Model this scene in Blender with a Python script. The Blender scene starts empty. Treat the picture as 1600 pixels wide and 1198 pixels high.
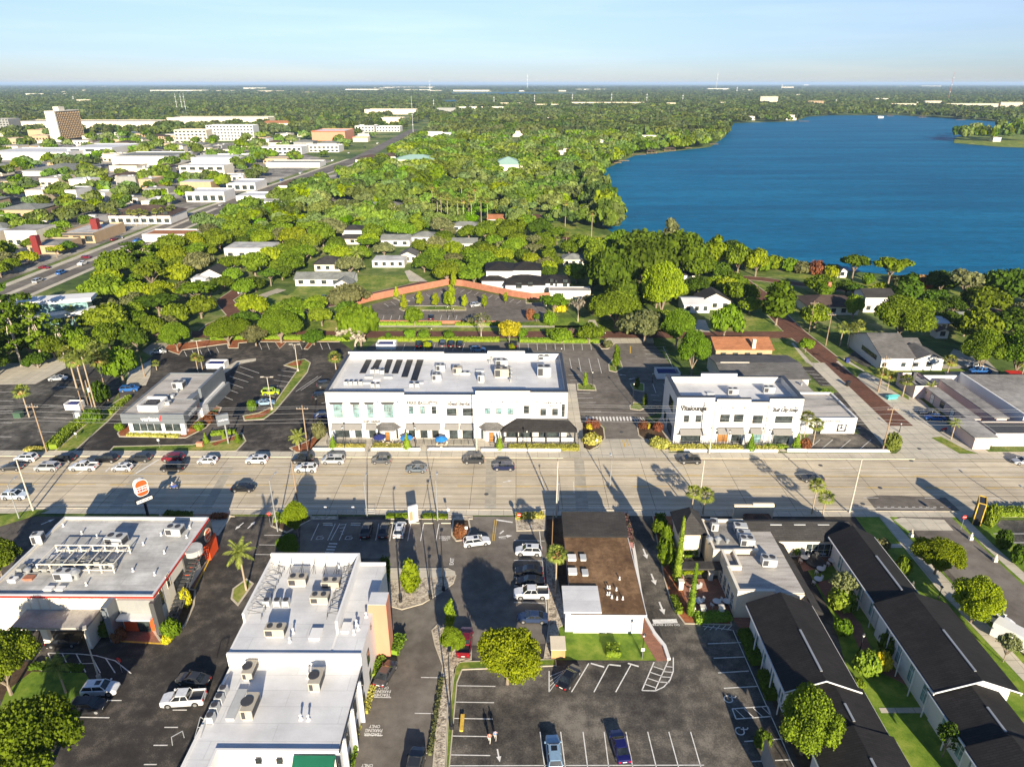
HAZE=0.000045; EXPO=1.22
import bpy,bmesh,math,random
import numpy as np
from math import sin,cos,pi,radians,atan,hypot
from mathutils import Vector,Matrix
random.seed(7)
C=bpy.context.scene.collection
H=76.0; F=1067.0; PIT=radians(23.73); YAW=atan(8*cos(PIT)/F)
_cp,_sp,_cy,_sy=cos(PIT),sin(PIT),cos(YAW),sin(YAW)
def ray(u,v):
    a=(u-800)/F; b=(599-v)/F
    x,y,z=a,_cp+b*_sp,-_sp+b*_cp
    return x*_cy-y*_sy,x*_sy+y*_cy,z
def W(u,v,z=0.0):
    x,y,c=ray(u,v); t=(z-H)/c
    return x*t,y*t
def OnY(u,v,Y):
    x,y,c=ray(u,v); t=Y/y
    return x*t,H+c*t
def OnX(u,v,X):
    x,y,c=ray(u,v); t=X/x
    return y*t,H+c*t
def proj(x,y,z):
    X=x*_cy+y*_sy; Y=-x*_sy+y*_cy; Z=z-H
    d=Y*_cp-Z*_sp; b=(Y*_sp+Z*_cp)/d
    return 800+F*X/d,599-F*b
def newmat(name):
    m=bpy.data.materials.new(name); m.use_nodes=True
    nt=m.node_tree; b=nt.nodes['Principled BSDF']
    return m,nt,b
def N(nt,t,**k):
    n=nt.nodes.new(t)
    for a,v in k.items(): setattr(n,a,v)
    return n
def noise(nt,src,scale,detail=4,rough=0.6,vec=None):
    n=N(nt,'ShaderNodeTexNoise'); n.inputs['Scale'].default_value=scale
    n.inputs['Detail'].default_value=detail; n.inputs['Roughness'].default_value=rough
    if vec:
        mp=N(nt,'ShaderNodeMapping'); mp.inputs['Scale'].default_value=vec
        nt.links.new(src,mp.inputs['Vector']); src=mp.outputs['Vector']
    nt.links.new(src,n.inputs['Vector'])
    return n.outputs['Fac']
def ramp(nt,fac,stops):
    r=N(nt,'ShaderNodeValToRGB'); e=r.color_ramp.elements
    while len(e) < len(stops): e.new(0.5)
    for i,(p,c) in enumerate(stops):
        e[i].position=p; e[i].color=(c[0],c[1],c[2],1) if not isinstance(c,(int,float)) else (c,c,c,1)
    nt.links.new(fac,r.inputs['Fac']); return r.outputs['Color']
def mixc(nt,fac,a,b,mode='MIX'):
    m=N(nt,'ShaderNodeMix'); m.data_type='RGBA'; m.blend_type=mode
    for s,v in ((m.inputs[0],fac),(m.inputs[6],a),(m.inputs[7],b)):
        if isinstance(v,(int,float)): s.default_value=v
        elif isinstance(v,tuple): s.default_value=(*v,1)
        else: nt.links.new(v,s)
    return m.outputs[2]
def pos(nt): return N(nt,'ShaderNodeNewGeometry').outputs['Position']
def mul(c,k): return tuple(min(1,x*k) for x in c)
def plain(name,col,rough=0.7,amt=0.18,scale=0.6,metal=0.0,streak=False,spec=0.3,bump=0.0,fine=6.0):
    m,nt,b=newmat(name); p=pos(nt)
    f1=noise(nt,p,scale,5,0.65,(1,1,0.25) if streak else None)
    f2=noise(nt,p,fine,3,0.6)
    c=ramp(nt,f1,[(0.3,mul(col,1-amt)),(0.62,mul(col,1+amt*0.5))])
    c=mixc(nt,0.5,c,ramp(nt,f2,[(0.3,1-amt*0.8),(0.7,1.0)]),'MULTIPLY')
    nt.links.new(c,b.inputs['Base Color'])
    b.inputs['Roughness'].default_value=rough; b.inputs['Metallic'].default_value=metal
    b.inputs['Specular IOR Level'].default_value=spec
    if bump:
        bp=N(nt,'ShaderNodeBump'); bp.inputs['Strength'].default_value=bump; bp.inputs['Distance'].default_value=0.1
        nt.links.new(f2,bp.inputs['Height']); nt.links.new(bp.outputs[0],b.inputs['Normal'])
    return m
def blotchy(name,stops,s1=0.08,s2=0.9,s3=9.0,rough=0.85,spec=0.2,stretch=None,bump=0.0):
    """ground stuff: three noises added and ramped"""
    m,nt,b=newmat(name); p=pos(nt)
    a=noise(nt,p,s1,5,0.6,stretch); c=noise(nt,p,s2,4,0.6,stretch); d=noise(nt,p,s3,2,0.5)
    mm=N(nt,'ShaderNodeMath',operation='MULTIPLY_ADD'); nt.links.new(c,mm.inputs[0]); mm.inputs[1].default_value=0.6; nt.links.new(a,mm.inputs[2])
    m2=N(nt,'ShaderNodeMath',operation='MULTIPLY_ADD'); nt.links.new(d,m2.inputs[0]); m2.inputs[1].default_value=0.35; nt.links.new(mm.outputs[0],m2.inputs[2])
    m3=N(nt,'ShaderNodeMath',operation='DIVIDE'); nt.links.new(m2.outputs[0],m3.inputs[0]); m3.inputs[1].default_value=1.95
    nt.links.new(ramp(nt,m3.outputs[0],stops),b.inputs['Base Color'])
    b.inputs['Roughness'].default_value=rough; b.inputs['Specular IOR Level'].default_value=spec
    if bump:
        bp=N(nt,'ShaderNodeBump'); bp.inputs['Strength'].default_value=bump; bp.inputs['Distance'].default_value=0.15
        nt.links.new(d,bp.inputs['Height']); nt.links.new(bp.outputs[0],b.inputs['Normal'])
    return m
def bricked(name,c1,c2,mortar,w,h,ms,rough=0.85,off=0.5,stain=0.25,s1=0.12,axes=None,lanes=0,st=1.1):
    """slabs or bricks with joints, plus stains"""
    m,nt,b=newmat(name); p=pos(nt); src=p
    if axes:
        s=N(nt,'ShaderNodeSeparateXYZ'); nt.links.new(p,s.inputs[0]); k=N(nt,'ShaderNodeCombineXYZ')
        for i,a in enumerate(axes): nt.links.new(s.outputs[a],k.inputs[i])
        src=k.outputs[0]
    br=N(nt,'ShaderNodeTexBrick'); br.offset=off
    nt.links.new(src,br.inputs['Vector'])
    br.inputs['Color1'].default_value=(*c1,1); br.inputs['Color2'].default_value=(*c2,1); br.inputs['Mortar'].default_value=(*mortar,1)
    br.inputs['Scale'].default_value=1; br.inputs['Mortar Size'].default_value=ms; br.inputs['Mortar Smooth'].default_value=0.1
    br.inputs['Brick Width'].default_value=w; br.inputs['Row Height'].default_value=h
    f=noise(nt,p,s1,5,0.65); g=noise(nt,p,st,4,0.65,(0.25,1,1)); k=noise(nt,p,7,3,0.6)
    c=mixc(nt,1.0,br.outputs['Color'],ramp(nt,f,[(0.35,1-stain),(0.65,1.0)]),'MULTIPLY')
    c=mixc(nt,1.0,c,ramp(nt,g,[(0.3,1-stain*0.6),(0.6,1.0)]),'MULTIPLY')
    c=mixc(nt,1.0,c,ramp(nt,k,[(0.3,0.9),(0.7,1.0)]),'MULTIPLY')
    if lanes: c=mixc(nt,1.0,c,ramp(nt,noise(nt,p,1.0,3,0.7,(0.008,0.75,1)),[(0.42,(1-lanes,1-lanes,1-lanes*.95)),(0.56,1.0)]),'MULTIPLY')
    nt.links.new(c,b.inputs['Base Color']); b.inputs['Roughness'].default_value=rough; b.inputs['Specular IOR Level'].default_value=0.2
    return m
def leafmat(name,dark,light,trans=0.25,sc=0.35,hv=0):
    m,nt,b=newmat(name)
    nt.nodes.remove(b)
    g=N(nt,'ShaderNodeNewGeometry'); oi=N(nt,'ShaderNodeObjectInfo')
    f=noise(nt,g.outputs['Position'],sc,3,0.6)
    a=N(nt,'ShaderNodeMath',operation='ADD'); nt.links.new(f,a.inputs[0]); nt.links.new(g.outputs['Random Per Island'],a.inputs[1])
    a2=N(nt,'ShaderNodeMath',operation='MULTIPLY'); nt.links.new(a.outputs[0],a2.inputs[0]); a2.inputs[1].default_value=0.62
    c=ramp(nt,a2.outputs[0],[(0.15,dark),(0.8,light)])
    hs=N(nt,'ShaderNodeHueSaturation'); nt.links.new(c,hs.inputs['Color'])
    mr=N(nt,'ShaderNodeMapRange'); nt.links.new(oi.outputs['Random'],mr.inputs[0]); mr.inputs[3].default_value=0.72; mr.inputs[4].default_value=1.25
    nt.links.new(mr.outputs[0],hs.inputs['Value'])
    mh=N(nt,'ShaderNodeMapRange'); mh.inputs[3].default_value=0.482; mh.inputs[4].default_value=0.512
    w=N(nt,'ShaderNodeTexWhiteNoise',noise_dimensions='1D'); nt.links.new(oi.outputs['Random'],w.inputs['W']); nt.links.new(w.outputs['Value'],mh.inputs[0])
    nt.links.new(mh.outputs[0],hs.inputs['Hue'])
    if hv:
        q=N(nt,'ShaderNodeTexVoronoi'); q.inputs['Scale'].default_value=hv; nt.links.new(g.outputs['Position'],q.inputs['Vector'])
        sp=N(nt,'ShaderNodeSeparateColor'); nt.links.new(q.outputs['Color'],sp.inputs[0])
        for i,(k,lo,hi) in enumerate((('Hue',.470,.525),('Value',.5,1.3),('Saturation',.72,1.1))):
            r=N(nt,'ShaderNodeMapRange'); r.inputs[3].default_value=lo; r.inputs[4].default_value=hi; nt.links.new(sp.outputs[i],r.inputs[0]); nt.links.new(r.outputs[0],hs.inputs[k])
    d=N(nt,'ShaderNodeBsdfDiffuse'); t=N(nt,'ShaderNodeBsdfTranslucent'); x=N(nt,'ShaderNodeMixShader')
    x.inputs[0].default_value=trans
    nt.links.new(hs.outputs[0],d.inputs[0]); nt.links.new(hs.outputs[0],t.inputs[0])
    nt.links.new(d.outputs[0],x.inputs[1]); nt.links.new(t.outputs[0],x.inputs[2])
    nt.links.new(x.outputs[0],nt.nodes['Material Output'].inputs[0])
    return m
M={}
M['ground'] =blotchy('ground',[(0.40,(0.04,0.07,0.015)),(0.5,(0.10,0.15,0.025)),(0.58,(0.26,0.25,0.10))],0.02,0.2,3)
M['road'] =bricked('road_concrete',(0.68,0.585,0.43),(0.61,0.525,0.39),(0.19,0.16,0.12),9.1,3.45,0.05,off=0.0,stain=0.22,s1=0.09,lanes=.24)
M['conc'] =bricked('concrete_paving',(0.62,0.56,0.45),(0.57,0.52,0.42),(0.3,0.27,0.22),2.4,2.4,0.04,off=0.0,stain=0.22)
M['patch'] =plain('patched_concrete',(0.38,0.34,0.265),0.85,0.2)
M['kerb'] =plain('kerb_concrete',(0.5,0.44,0.34),0.85,0.2)
M['asph'] =blotchy('asphalt_old',[(0.42,(0.035,0.033,0.03)),(0.5,(0.07,0.066,0.059)),(0.57,(0.15,0.138,0.12))],0.07,0.5,8)
M['asphd'] =blotchy('asphalt_dark',[(0.42,(0.030,0.027,0.025)),(0.5,(0.052,0.046,0.041)),(0.57,(0.12,0.105,0.088))],0.06,0.5,8)
M['asphw'] =blotchy('asphalt_weathered',[(0.40,(0.036,0.032,0.029)),(0.5,(0.088,0.079,0.067)),(0.60,(0.20,0.178,0.147))],0.09,0.55,5)
M['asphg'] =blotchy('asphalt_grey',[(0.41,(0.10,0.087,0.073)),(0.5,(0.15,0.132,0.112)),(0.59,(0.20,0.18,0.153))],0.06,0.5,12)
M['brick'] =bricked('brick_paving',(0.25,0.10,0.06),(0.16,0.075,0.05),(0.12,0.08,0.06),0.9,0.35,0.04,stain=0.35)
M['brickwalk'] =bricked('brick_walk',(0.42,0.19,0.12),(0.33,0.15,0.1),(0.22,0.14,0.1),0.6,0.3,0.03,stain=0.25)
M['grass'] =blotchy('grass',[(0.40,(0.06,0.11,0.015)),(0.5,(0.15,0.21,0.025)),(0.6,(0.34,0.31,0.09))],0.12,0.8,14,bump=0.4)
M['lawn'] =blotchy('lawn',[(0.40,(0.06,0.12,0.012)),(0.5,(0.14,0.22,0.02)),(0.6,(0.26,0.31,0.05))],0.12,0.8,14,bump=0.4)
M['mulch'] =blotchy('mulch',[(0.4,(0.14,0.045,0.02)),(0.55,(0.34,0.12,0.05)),(0.65,(0.42,0.2,0.1))],0.3,2,12,bump=0.3)
M['soil'] =blotchy('soil',[(0.4,(0.05,0.03,0.018)),(0.6,(0.12,0.08,0.045))],0.3,2,12)
M['stones'] =blotchy('stones',[(0.4,(0.16,0.13,0.10)),(0.5,(0.42,0.36,0.28)),(0.6,(0.6,0.53,0.42))],1.2,2.5,5,bump=0.8)
M['paint'] =plain('road_paint',(0.72,0.70,0.66),0.7,0.22,1.5)
M['ypaint'] =plain('yellow_paint',(0.62,0.40,0.06),0.7,0.25,1.5)
M['bpaint'] =plain('blue_paint',(0.03,0.2,0.55),0.6,0.2,1.5)
M['white'] =plain('white_stucco',(0.60,0.585,0.56),0.75,0.05,0.5,streak=True)
M['whiter'] =plain('white_trim',(0.68,0.67,0.65),0.6,0.04)
M['cream'] =plain('cream_wall',(0.66,0.57,0.43),0.8,0.07,0.5,streak=True)
M['cream2'] =plain('pale_cream_wall',(0.70,0.64,0.53),0.8,0.07,0.5,streak=True)
M['tan'] =plain('tan_wall',(0.42,0.30,0.18),0.8,0.1,0.5,streak=True)
M['pink'] =plain('pink_wall',(0.60,0.47,0.44),0.8,0.08,0.5,streak=True)
M['orange'] =plain('orange_stucco',(0.52,0.23,0.14),0.8,0.06,0.5,streak=True)
M['redwall'] =plain('brick_wall_red',(0.36,0.15,0.09),0.8,0.2,0.8)
M['red'] =plain('red_paint',(0.55,0.03,0.02),0.5,0.1)
M['maroon'] =plain('maroon_panel',(0.17,0.022,0.02),0.6,0.1)
M['redor'] =plain('red_orange_paint',(0.75,0.09,0.02),0.5,0.1)
M['grey'] =plain('grey_panel',(0.135,0.15,0.165),0.5,0.08,0.6,spec=0.5)
M['dgrey'] =plain('dark_grey_panel',(0.07,0.07,0.07),0.6,0.1)
M['mgrey'] =plain('mid_grey_panel',(0.26,0.26,0.245),0.7,0.12,streak=True)
M['cap'] =plain('black_coping',(0.035,0.038,0.045),0.45,0.1,spec=0.5)
M['roofw'] =bricked('white_roof',(0.70,0.70,0.70),(0.675,0.675,0.68),(0.54,0.54,0.54),14,2.4,0.035,rough=.55,stain=.2,s1=.16,st=.5)
M['roofb'] =bricked('dirty_white_roof',(0.64,0.63,0.60),(0.61,0.60,0.57),(0.46,0.45,0.43),12,2.0,0.035,rough=.7,stain=.42,s1=.2,st=.7)
M['roofg'] =blotchy('grey_flat_roof',[(0.36,(0.14,0.13,0.12)),(0.5,(0.27,0.255,0.235)),(0.62,(0.38,0.36,0.33))],0.09,0.7,5,rough=0.8)
M['roofgl'] =blotchy('pale_weathered_roof',[(0.36,(0.22,0.20,0.18)),(0.5,(0.40,0.375,0.34)),(0.62,(0.52,0.49,0.45))],0.2,1.0,5,rough=0.8,stretch=(0.3,2,1))
M['roofbr'] =blotchy('brown_gravel_roof',[(0.34,(0.055,0.03,0.018)),(0.5,(0.15,0.088,0.045)),(0.62,(0.28,0.17,0.09))],0.14,1.2,9,rough=0.9)
M['pebble'] =blotchy('dark_flat_roof',[(0.4,(0.03,0.028,0.027)),(0.6,(0.07,0.065,0.06))],0.2,1.2,9,rough=0.9)
def shingle(name,c): return bricked(name,mul(c,1.15),mul(c,0.85),mul(c,0.6),1.0,0.3,0.03,stain=0.3,s1=0.25)
M['shb'] =shingle('black_shingle',(0.028,0.026,0.026))
M['shd'] =shingle('charcoal_shingle',(0.055,0.052,0.05))
M['shg'] =shingle('grey_shingle',(0.17,0.163,0.155))
M['shl'] =shingle('light_grey_shingle',(0.26,0.27,0.25))
M['shbr'] =shingle('brown_shingle',(0.11,0.075,0.06))
M['sho'] =shingle('orange_tile',(0.45,0.19,0.09))
M['shgr'] =plain('pale_green_metal',(0.28,0.42,0.36),0.5,0.1)
M['black'] =plain('black_metal',(0.02,0.02,0.022),0.45,0.1,spec=0.5)
M['steel'] =plain('galvanised_steel',(0.42,0.43,0.43),0.4,0.12,metal=0.5)
M['unit'] =plain('beige_unit',(0.40,0.36,0.29),0.6,0.1)
M['unitg'] =plain('grey_unit',(0.42,0.43,0.43),0.55,0.12)
M['unitd'] =plain('dark_grille',(0.05,0.05,0.055),0.6,0.1)
M['pole'] =plain('pole_concrete',(0.45,0.41,0.34),0.8,0.1)
M['wood'] =plain('pole_wood',(0.28,0.20,0.13),0.85,0.15)
M['woodl'] =plain('pale_wood',(0.45,0.26,0.11),0.8,0.15)
M['canvas'] =plain('canvas_awning',(0.22,0.21,0.195),0.85,0.05)
M['blue'] =plain('blue_fabric',(0.02,0.20,0.55),0.7,0.08)
M['navy'] =plain('navy_fabric',(0.02,0.03,0.14),0.7,0.08)
M['greenf'] =plain('green_awning',(0.01,0.16,0.09),0.7,0.08)
M['greenb'] =plain('green_box',(0.05,0.10,0.06),0.6,0.1)
M['teal'] =plain('teal_plastic',(0.10,0.42,0.42),0.5,0.08)
M['door'] =plain('timber_door',(0.30,0.14,0.04),0.5,0.15)
M['tube'] =plain('rubber',(0.018,0.018,0.018),0.8,0.1)
M['rim'] =plain('alloy',(0.5,0.5,0.5),0.3,0.1,metal=0.7)
M['skin'] =plain('skin',(0.5,0.3,0.2),0.6,0.05)
M['bark'] =plain('bark',(0.24,0.19,0.14),0.9,0.25,2.0)
M['barkp'] =plain('palm_bark',(0.34,0.27,0.19),0.9,0.2,2.0)
M['barkg'] =plain('pale_bark',(0.42,0.36,0.29),0.9,0.2,2.0)
def glassy(name,col,rough=0.08,spec=0.6):
    m,nt,b=newmat(name); p=pos(nt)
    nt.links.new(ramp(nt,noise(nt,p,0.9,3,0.6),[(0.35,mul(col,0.5)),(0.65,mul(col,1.6))]),b.inputs['Base Color'])
    b.inputs['Roughness'].default_value=rough; b.inputs['Specular IOR Level'].default_value=spec
    return m
M['glass'] =glassy('window_glass',(0.035,0.045,0.045))
M['glassg'] =glassy('greenish_glass',(0.16,0.27,0.27),0.15)
M['glassb'] =glassy('car_glass',(0.012,0.015,0.018),0.05,0.7)
M['solar'] =glassy('solar_panel',(0.010,0.012,0.018),0.5,0.15)
M['lampl'] =plain('lamp_lens',(0.7,0.7,0.65),0.2,0.05)
M['taill'] =plain('tail_lens',(0.4,0.01,0.01),0.2,0.05)
M['wire'] =plain('wire',(0.30,0.30,0.30),0.5,0.1)
M['leafo'] =leafmat('oak_leaves',(0.038,0.07,0.006),(0.155,0.22,0.017))
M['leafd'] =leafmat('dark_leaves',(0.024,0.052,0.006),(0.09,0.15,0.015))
M['leafy'] =leafmat('bright_leaves',(0.10,0.15,0.006),(0.25,0.31,0.016))
M['leafm'] =leafmat('fresh_leaves',(0.055,0.105,0.007),(0.16,0.25,0.018))
M['leafg'] =leafmat('grey_green_leaves',(0.05,0.065,0.025),(0.19,0.20,0.08))
M['leafp'] =leafmat('palm_leaves',(0.05,0.075,0.012),(0.26,0.30,0.06))
M['leafye'] =leafmat('yellow_leaves',(0.25,0.24,0.01),(0.60,0.52,0.03))
M['leafr'] =leafmat('russet_leaves',(0.07,0.025,0.015),(0.26,0.11,0.05))
M['moss'] =leafmat('moss_twigs',(0.13,0.11,0.08),(0.36,0.31,0.24),0.1)
M['dead'] =leafmat('dead_fronds',(0.20,0.13,0.05),(0.45,0.30,0.12),0.1)
M['flower'] =leafmat('pink_flowers',(0.05,0.10,0.03),(0.26,0.14,0.13),0.2)
M['hedge'] =leafmat('hedge_leaves',(0.04,0.09,0.008),(0.20,0.29,0.03),0.15,1.0)
M['hedgey'] =leafmat('golden_hedge',(0.12,0.13,0.02),(0.42,0.40,0.09),0.15,1.0)
M['woods'] =leafmat('woodland_leaves',(0.022,0.05,0.006),(0.165,0.25,0.022),0.2,0.07,.055)
M['farwoods'] =leafmat('far_woodland_leaves',(0.010,0.028,0.007),(0.11,0.15,0.026),0.2,0.02,.03)
M['yard'] =blotchy('paved_yards',[(0.40,(0.09,0.085,0.075)),(0.5,(0.24,0.22,0.19)),(0.58,(0.42,0.39,0.33))],0.02,0.08,0.6)
_paint={}
def carpaint(col):
    k=tuple(col)
    if k not in _paint:
        m,nt,b=newmat('car_paint'); b.inputs['Base Color'].default_value=(*col,1)
        p=pos(nt)
        nt.links.new(ramp(nt,noise(nt,p,2.5,3),[(0.3,mul(col,0.85)),(0.7,mul(col,1.05))]),b.inputs['Base Color'])
        b.inputs['Roughness'].default_value=0.3; b.inputs['Metallic'].default_value=0.25
        b.inputs['Coat Weight'].default_value=0.6; b.inputs['Coat Roughness'].default_value=0.06
        _paint[k] =m
    return _paint[k]
# water
m,nt,b=newmat('lake_water'); p=pos(nt)
f=noise(nt,p,0.012,5,0.7,(0.35,2.2,1)); g=noise(nt,p,0.18,4,0.7,(0.6,1.4,1))
c=ramp(nt,f,[(0.38,(0.0,0.09,0.195)),(0.5,(0.0,0.115,0.238)),(0.62,(0.003,0.15,0.29))])
c=mixc(nt,1.0,c,ramp(nt,g,[(0.35,0.72),(0.65,1.12)]),'MULTIPLY')
nt.links.new(c,b.inputs['Base Color']); b.inputs['Roughness'].default_value=0.5; b.inputs['Specular IOR Level'].default_value=0.08
bp=N(nt,'ShaderNodeBump'); bp.inputs['Strength'].default_value=0.9; bp.inputs['Distance'].default_value=0.7
nt.links.new(noise(nt,p,0.35,4,0.65,(0.7,1.6,1)),bp.inputs['Height']); nt.links.new(bp.outputs[0],b.inputs['Normal'])
M['water'] =m
class MB:
    def __init__(s): s.v=[]; s.f=[]; s.m=[]; s.smooth=False
    def add(s,vs,fs,mi=0):
        o=len(s.v); s.v += [tuple(p) for p in vs]; s.f += [tuple(i+o for i in f) for f in fs]; s.m += [mi]*len(fs); return s
    def box(s,x0,x1,y0,y1,z0,z1,mi=0,t=0.0,rz=0,c=None):
        """t: taper towards the top"""
        vs=[(x0,y0,z0),(x1,y0,z0),(x1,y1,z0),(x0,y1,z0),(x0+t,y0+t,z1),(x1-t,y0+t,z1),(x1-t,y1-t,z1),(x0+t,y1-t,z1)]
        if rz:
            cx,cyy=c if c else ((x0+x1)/2,(y0+y1)/2)
            vs=[(cx+(x-cx)*cos(rz)-(y-cyy)*sin(rz),cyy+(x-cx)*sin(rz)+(y-cyy)*cos(rz),z) for x,y,z in vs]
        return s.add(vs,[(0,3,2,1),(4,5,6,7),(0,1,5,4),(1,2,6,5),(2,3,7,6),(3,0,4,7)],mi)
    def prism(s,pts,z0,z1,mi=0,mtop=None,bottom=False):
        a=sum(pts[i][0]*pts[(i+1) % len(pts)][1]-pts[(i+1) % len(pts)][0]*pts[i][1] for i in range(len(pts)))
        if a < 0: pts=pts[::-1]
        n=len(pts); o=len(s.v)
        s.v += [(x,y,z0) for x,y in pts]+[(x,y,z1) for x,y in pts]
        for i in range(n): j=(i+1) % n; s.f.append((o+i,o+j,o+n+j,o+n+i)); s.m.append(mi)
        s.f.append(tuple(range(o+n,o+2*n))); s.m.append(mi if mtop is None else mtop)
        if bottom: s.f.append(tuple(range(o+n-1,o-1,-1))); s.m.append(mi)
        return s
    def cyl(s,p0,p1,r0,r1=None,n=8,mi=0,cap=True):
        r1=r0 if r1 is None else r1
        p0=Vector(p0); p1=Vector(p1); d=(p1-p0).normalized()
        a=d.orthogonal().normalized(); b=d.cross(a); o=len(s.v)
        for p,r in ((p0,r0),(p1,r1)):
            for i in range(n):
                t=2*pi*i/n; q=p+a*(r*cos(t))+b*(r*sin(t)); s.v.append(tuple(q))
        for i in range(n): j=(i+1) % n; s.f.append((o+i,o+j,o+n+j,o+n+i)); s.m.append(mi)
        if cap:
            s.f.append(tuple(range(o+n-1,o-1,-1))); s.m.append(mi); s.f.append(tuple(range(o+n,o+2*n))); s.m.append(mi)
        return s
    def path(s,pts,r,n=6,mi=0):
        for a,b in zip(pts,pts[1:]): s.cyl(a,b,r,r,n,mi)
        return s
    def strip(s,pts,w,z0,z1,mi=0,closed=False):
        """rectangular bar along a ground path, mitred"""
        n=len(pts); P=[Vector((p[0],p[1])) for p in pts]; L=[]; R=[]
        for i in range(n):
            a=P[i-1] if (i > 0 or closed) else None; c=P[(i+1) % n] if (i < n-1 or closed) else None
            d1=(P[i]-a).normalized() if a is not None else (c-P[i]).normalized()
            d2=(c-P[i]).normalized() if c is not None else d1
            t=(d1+d2); t=t.normalized() if t.length > 1e-4 else d1
            nn=Vector((-t.y,t.x)); k=1/max(0.5,abs(nn.dot(Vector((-d1.y,d1.x)))))
            L.append(P[i]+nn*w/2*k); R.append(P[i]-nn*w/2*k)
        o=len(s.v)
        for i in range(n): s.v += [(L[i].x,L[i].y,z0),(R[i].x,R[i].y,z0),(L[i].x,L[i].y,z1),(R[i].x,R[i].y,z1)]
        for i in range(n if closed else n-1):
            a=o+4*i; b=o+4*((i+1) % n)
            for f in ((a+3,b+3,b+2,a+2),(a+2,b+2,b,a),(a+1,b+1,b+3,a+3)): s.f.append(f); s.m.append(mi)
        if not closed:
            a=o; b=o+4*(n-1); s.f.append((a,a+1,a+3,a+2)); s.m.append(mi); s.f.append((b+2,b+3,b+1,b)); s.m.append(mi)
        return s
    def mesh(s,name,mats):
        me=bpy.data.meshes.new(name); me.from_pydata(s.v,[],s.f)
        for m in (mats if isinstance(mats,(list,tuple)) else [mats]): me.materials.append(M[m] if isinstance(m,str) else m)
        if any(s.m): me.polygons.foreach_set('material_index',s.m)
        if s.smooth: me.polygons.foreach_set('use_smooth',[True]*len(me.polygons))
        me.update(); return me
    def build(s,name,mats,parent=None,loc=None,rz=0):
        o=bpy.data.objects.new(name,s.mesh(name,mats)); C.objects.link(o)
        if parent: o.parent=parent
        if loc: o.location=loc
        if rz: o.rotation_euler=(0,0,rz)
        return o
def textmesh(txt,width,sx=1.0,ext=.03,bold=0,shear=0,lead=.9):
    cu=bpy.data.curves.new('lettering','FONT'); cu.body=txt; cu.size=1; cu.align_x='CENTER'; cu.align_y='CENTER'; cu.extrude=0; cu.offset=bold; cu.shear=shear; cu.space_line=lead; cu.resolution_u=3
    o=bpy.data.objects.new('lettering',cu); me=bpy.data.meshes.new_from_object(o); bpy.data.objects.remove(o)
    n=len(me.vertices); co=np.empty(n*3); me.vertices.foreach_get('co',co); co=co.reshape(-1,3)
    lo=co.min(0); hi=co.max(0); k=width/(hi[0]-lo[0]); co -= (lo+hi)/2; co[:,0] *= k; co[:,1] *= k/sx; co[:,2] =0
    me.vertices.foreach_set('co',co.ravel()); me.update(); me.materials.clear(); return me
def tag(o,label=None,cat=None,group=None,kind=None):
    if label: o['label'] =label
    if cat: o['category'] =cat
    if group: o['group'] =group
    if kind: o['kind'] =kind
    return o
def empty(name,loc,label,cat,group=None,rz=0):
    o=bpy.data.objects.new(name,None); C.objects.link(o); o.location=loc; o.rotation_euler=(0,0,rz); o.empty_display_size=0.3
    return tag(o,label,cat,group)
def mobj(name,me,parent=None):
    o=bpy.data.objects.new(name,me); C.objects.link(o)
    if parent: o.parent=parent
    return o
def copy_tree(r,loc,rz=0.0,label=None,sc=None):
    c=r.copy(); C.objects.link(c); c.location=loc; c.rotation_euler=(0,0,rz)
    if sc: c.scale=sc
    if label: c['label'] =label
    for ch in r.children:
        d=ch.copy(); C.objects.link(d); d.parent=c
        for g in ch.children: e=g.copy(); C.objects.link(e); e.parent=d
    return c
def struct(mb,name,mats):
    return tag(mb.build(name,mats),kind='structure')
def sheet(name,px,z,mat,world=False):
    pts=px if world else [W(*p) for p in px]
    a=sum(pts[i][0]*pts[(i+1) % len(pts)][1]-pts[(i+1) % len(pts)][0]*pts[i][1] for i in range(len(pts)))
    if a < 0: pts=pts[::-1]
    mb=MB().add([(x,y,z) for x,y in pts],[tuple(range(len(pts)))])
    return struct(mb,name,mat)
def kerbed(name,px,mat,h=0.13,w=0.3,world=False,kmat='kerb'):
    """raised island or bed: kerb all round, surface just under it"""
    pts=px if world else [W(*p) for p in px]
    struct(MB().prism(pts,-0.05,h-0.03),name,mat)
    struct(MB().strip(pts,w,-0.05,h,closed=True),'kerb',kmat)
EXC=[]
def exc(x0,x1,y0,y1,m=1.0,front=0): EXC.append((min(x0,x1)-m,max(x0,x1)+m,min(y0,y1)-m-front,max(y0,y1)+m))
def excb(x0,x1,y0,y1): exc(x0,x1,y0,y1,1.0,0 if y0 < 175 else 15 if y0 < 470 else .075*y0)
# ================================================================ GROUND, ROADS, WATER
g=[-70000,-20000,-6000,-2500,-1200,-600,-300,-150,0,150,300,600,1200,2500,6000,20000,70000]
gy=[-600,-100,0,50,100,150,200,300,450,700,1200,2500,6000,20000,70000]
mb=MB(); mb.v=[(x,y,0) for y in gy for x in g]; nx=len(g)
for j in range(len(gy)-1):
    for i in range(nx-1): mb.f.append((j*nx+i,j*nx+i+1,(j+1)*nx+i+1,(j+1)*nx+i)); mb.m.append(0)
struct(mb,'ground','ground')
LAKE=[(962,366),(938,352),(955,330),(930,300),(938,268),(990,244),(1050,237),(1110,230),(1133,214),(1140,193),(1205,191),(1240,190),(1262,183),(1300,180.5),(1400,180.5),(1480,185),(1560,191),(1640,190),(1900,190),(2400,330),(1900,445),(1600,441),(1500,437),(1440,438),(1400,430),(1330,424),(1240,410),(1150,402),(1060,392),(990,380)]
sheet('water',LAKE,0.12,'water')
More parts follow.
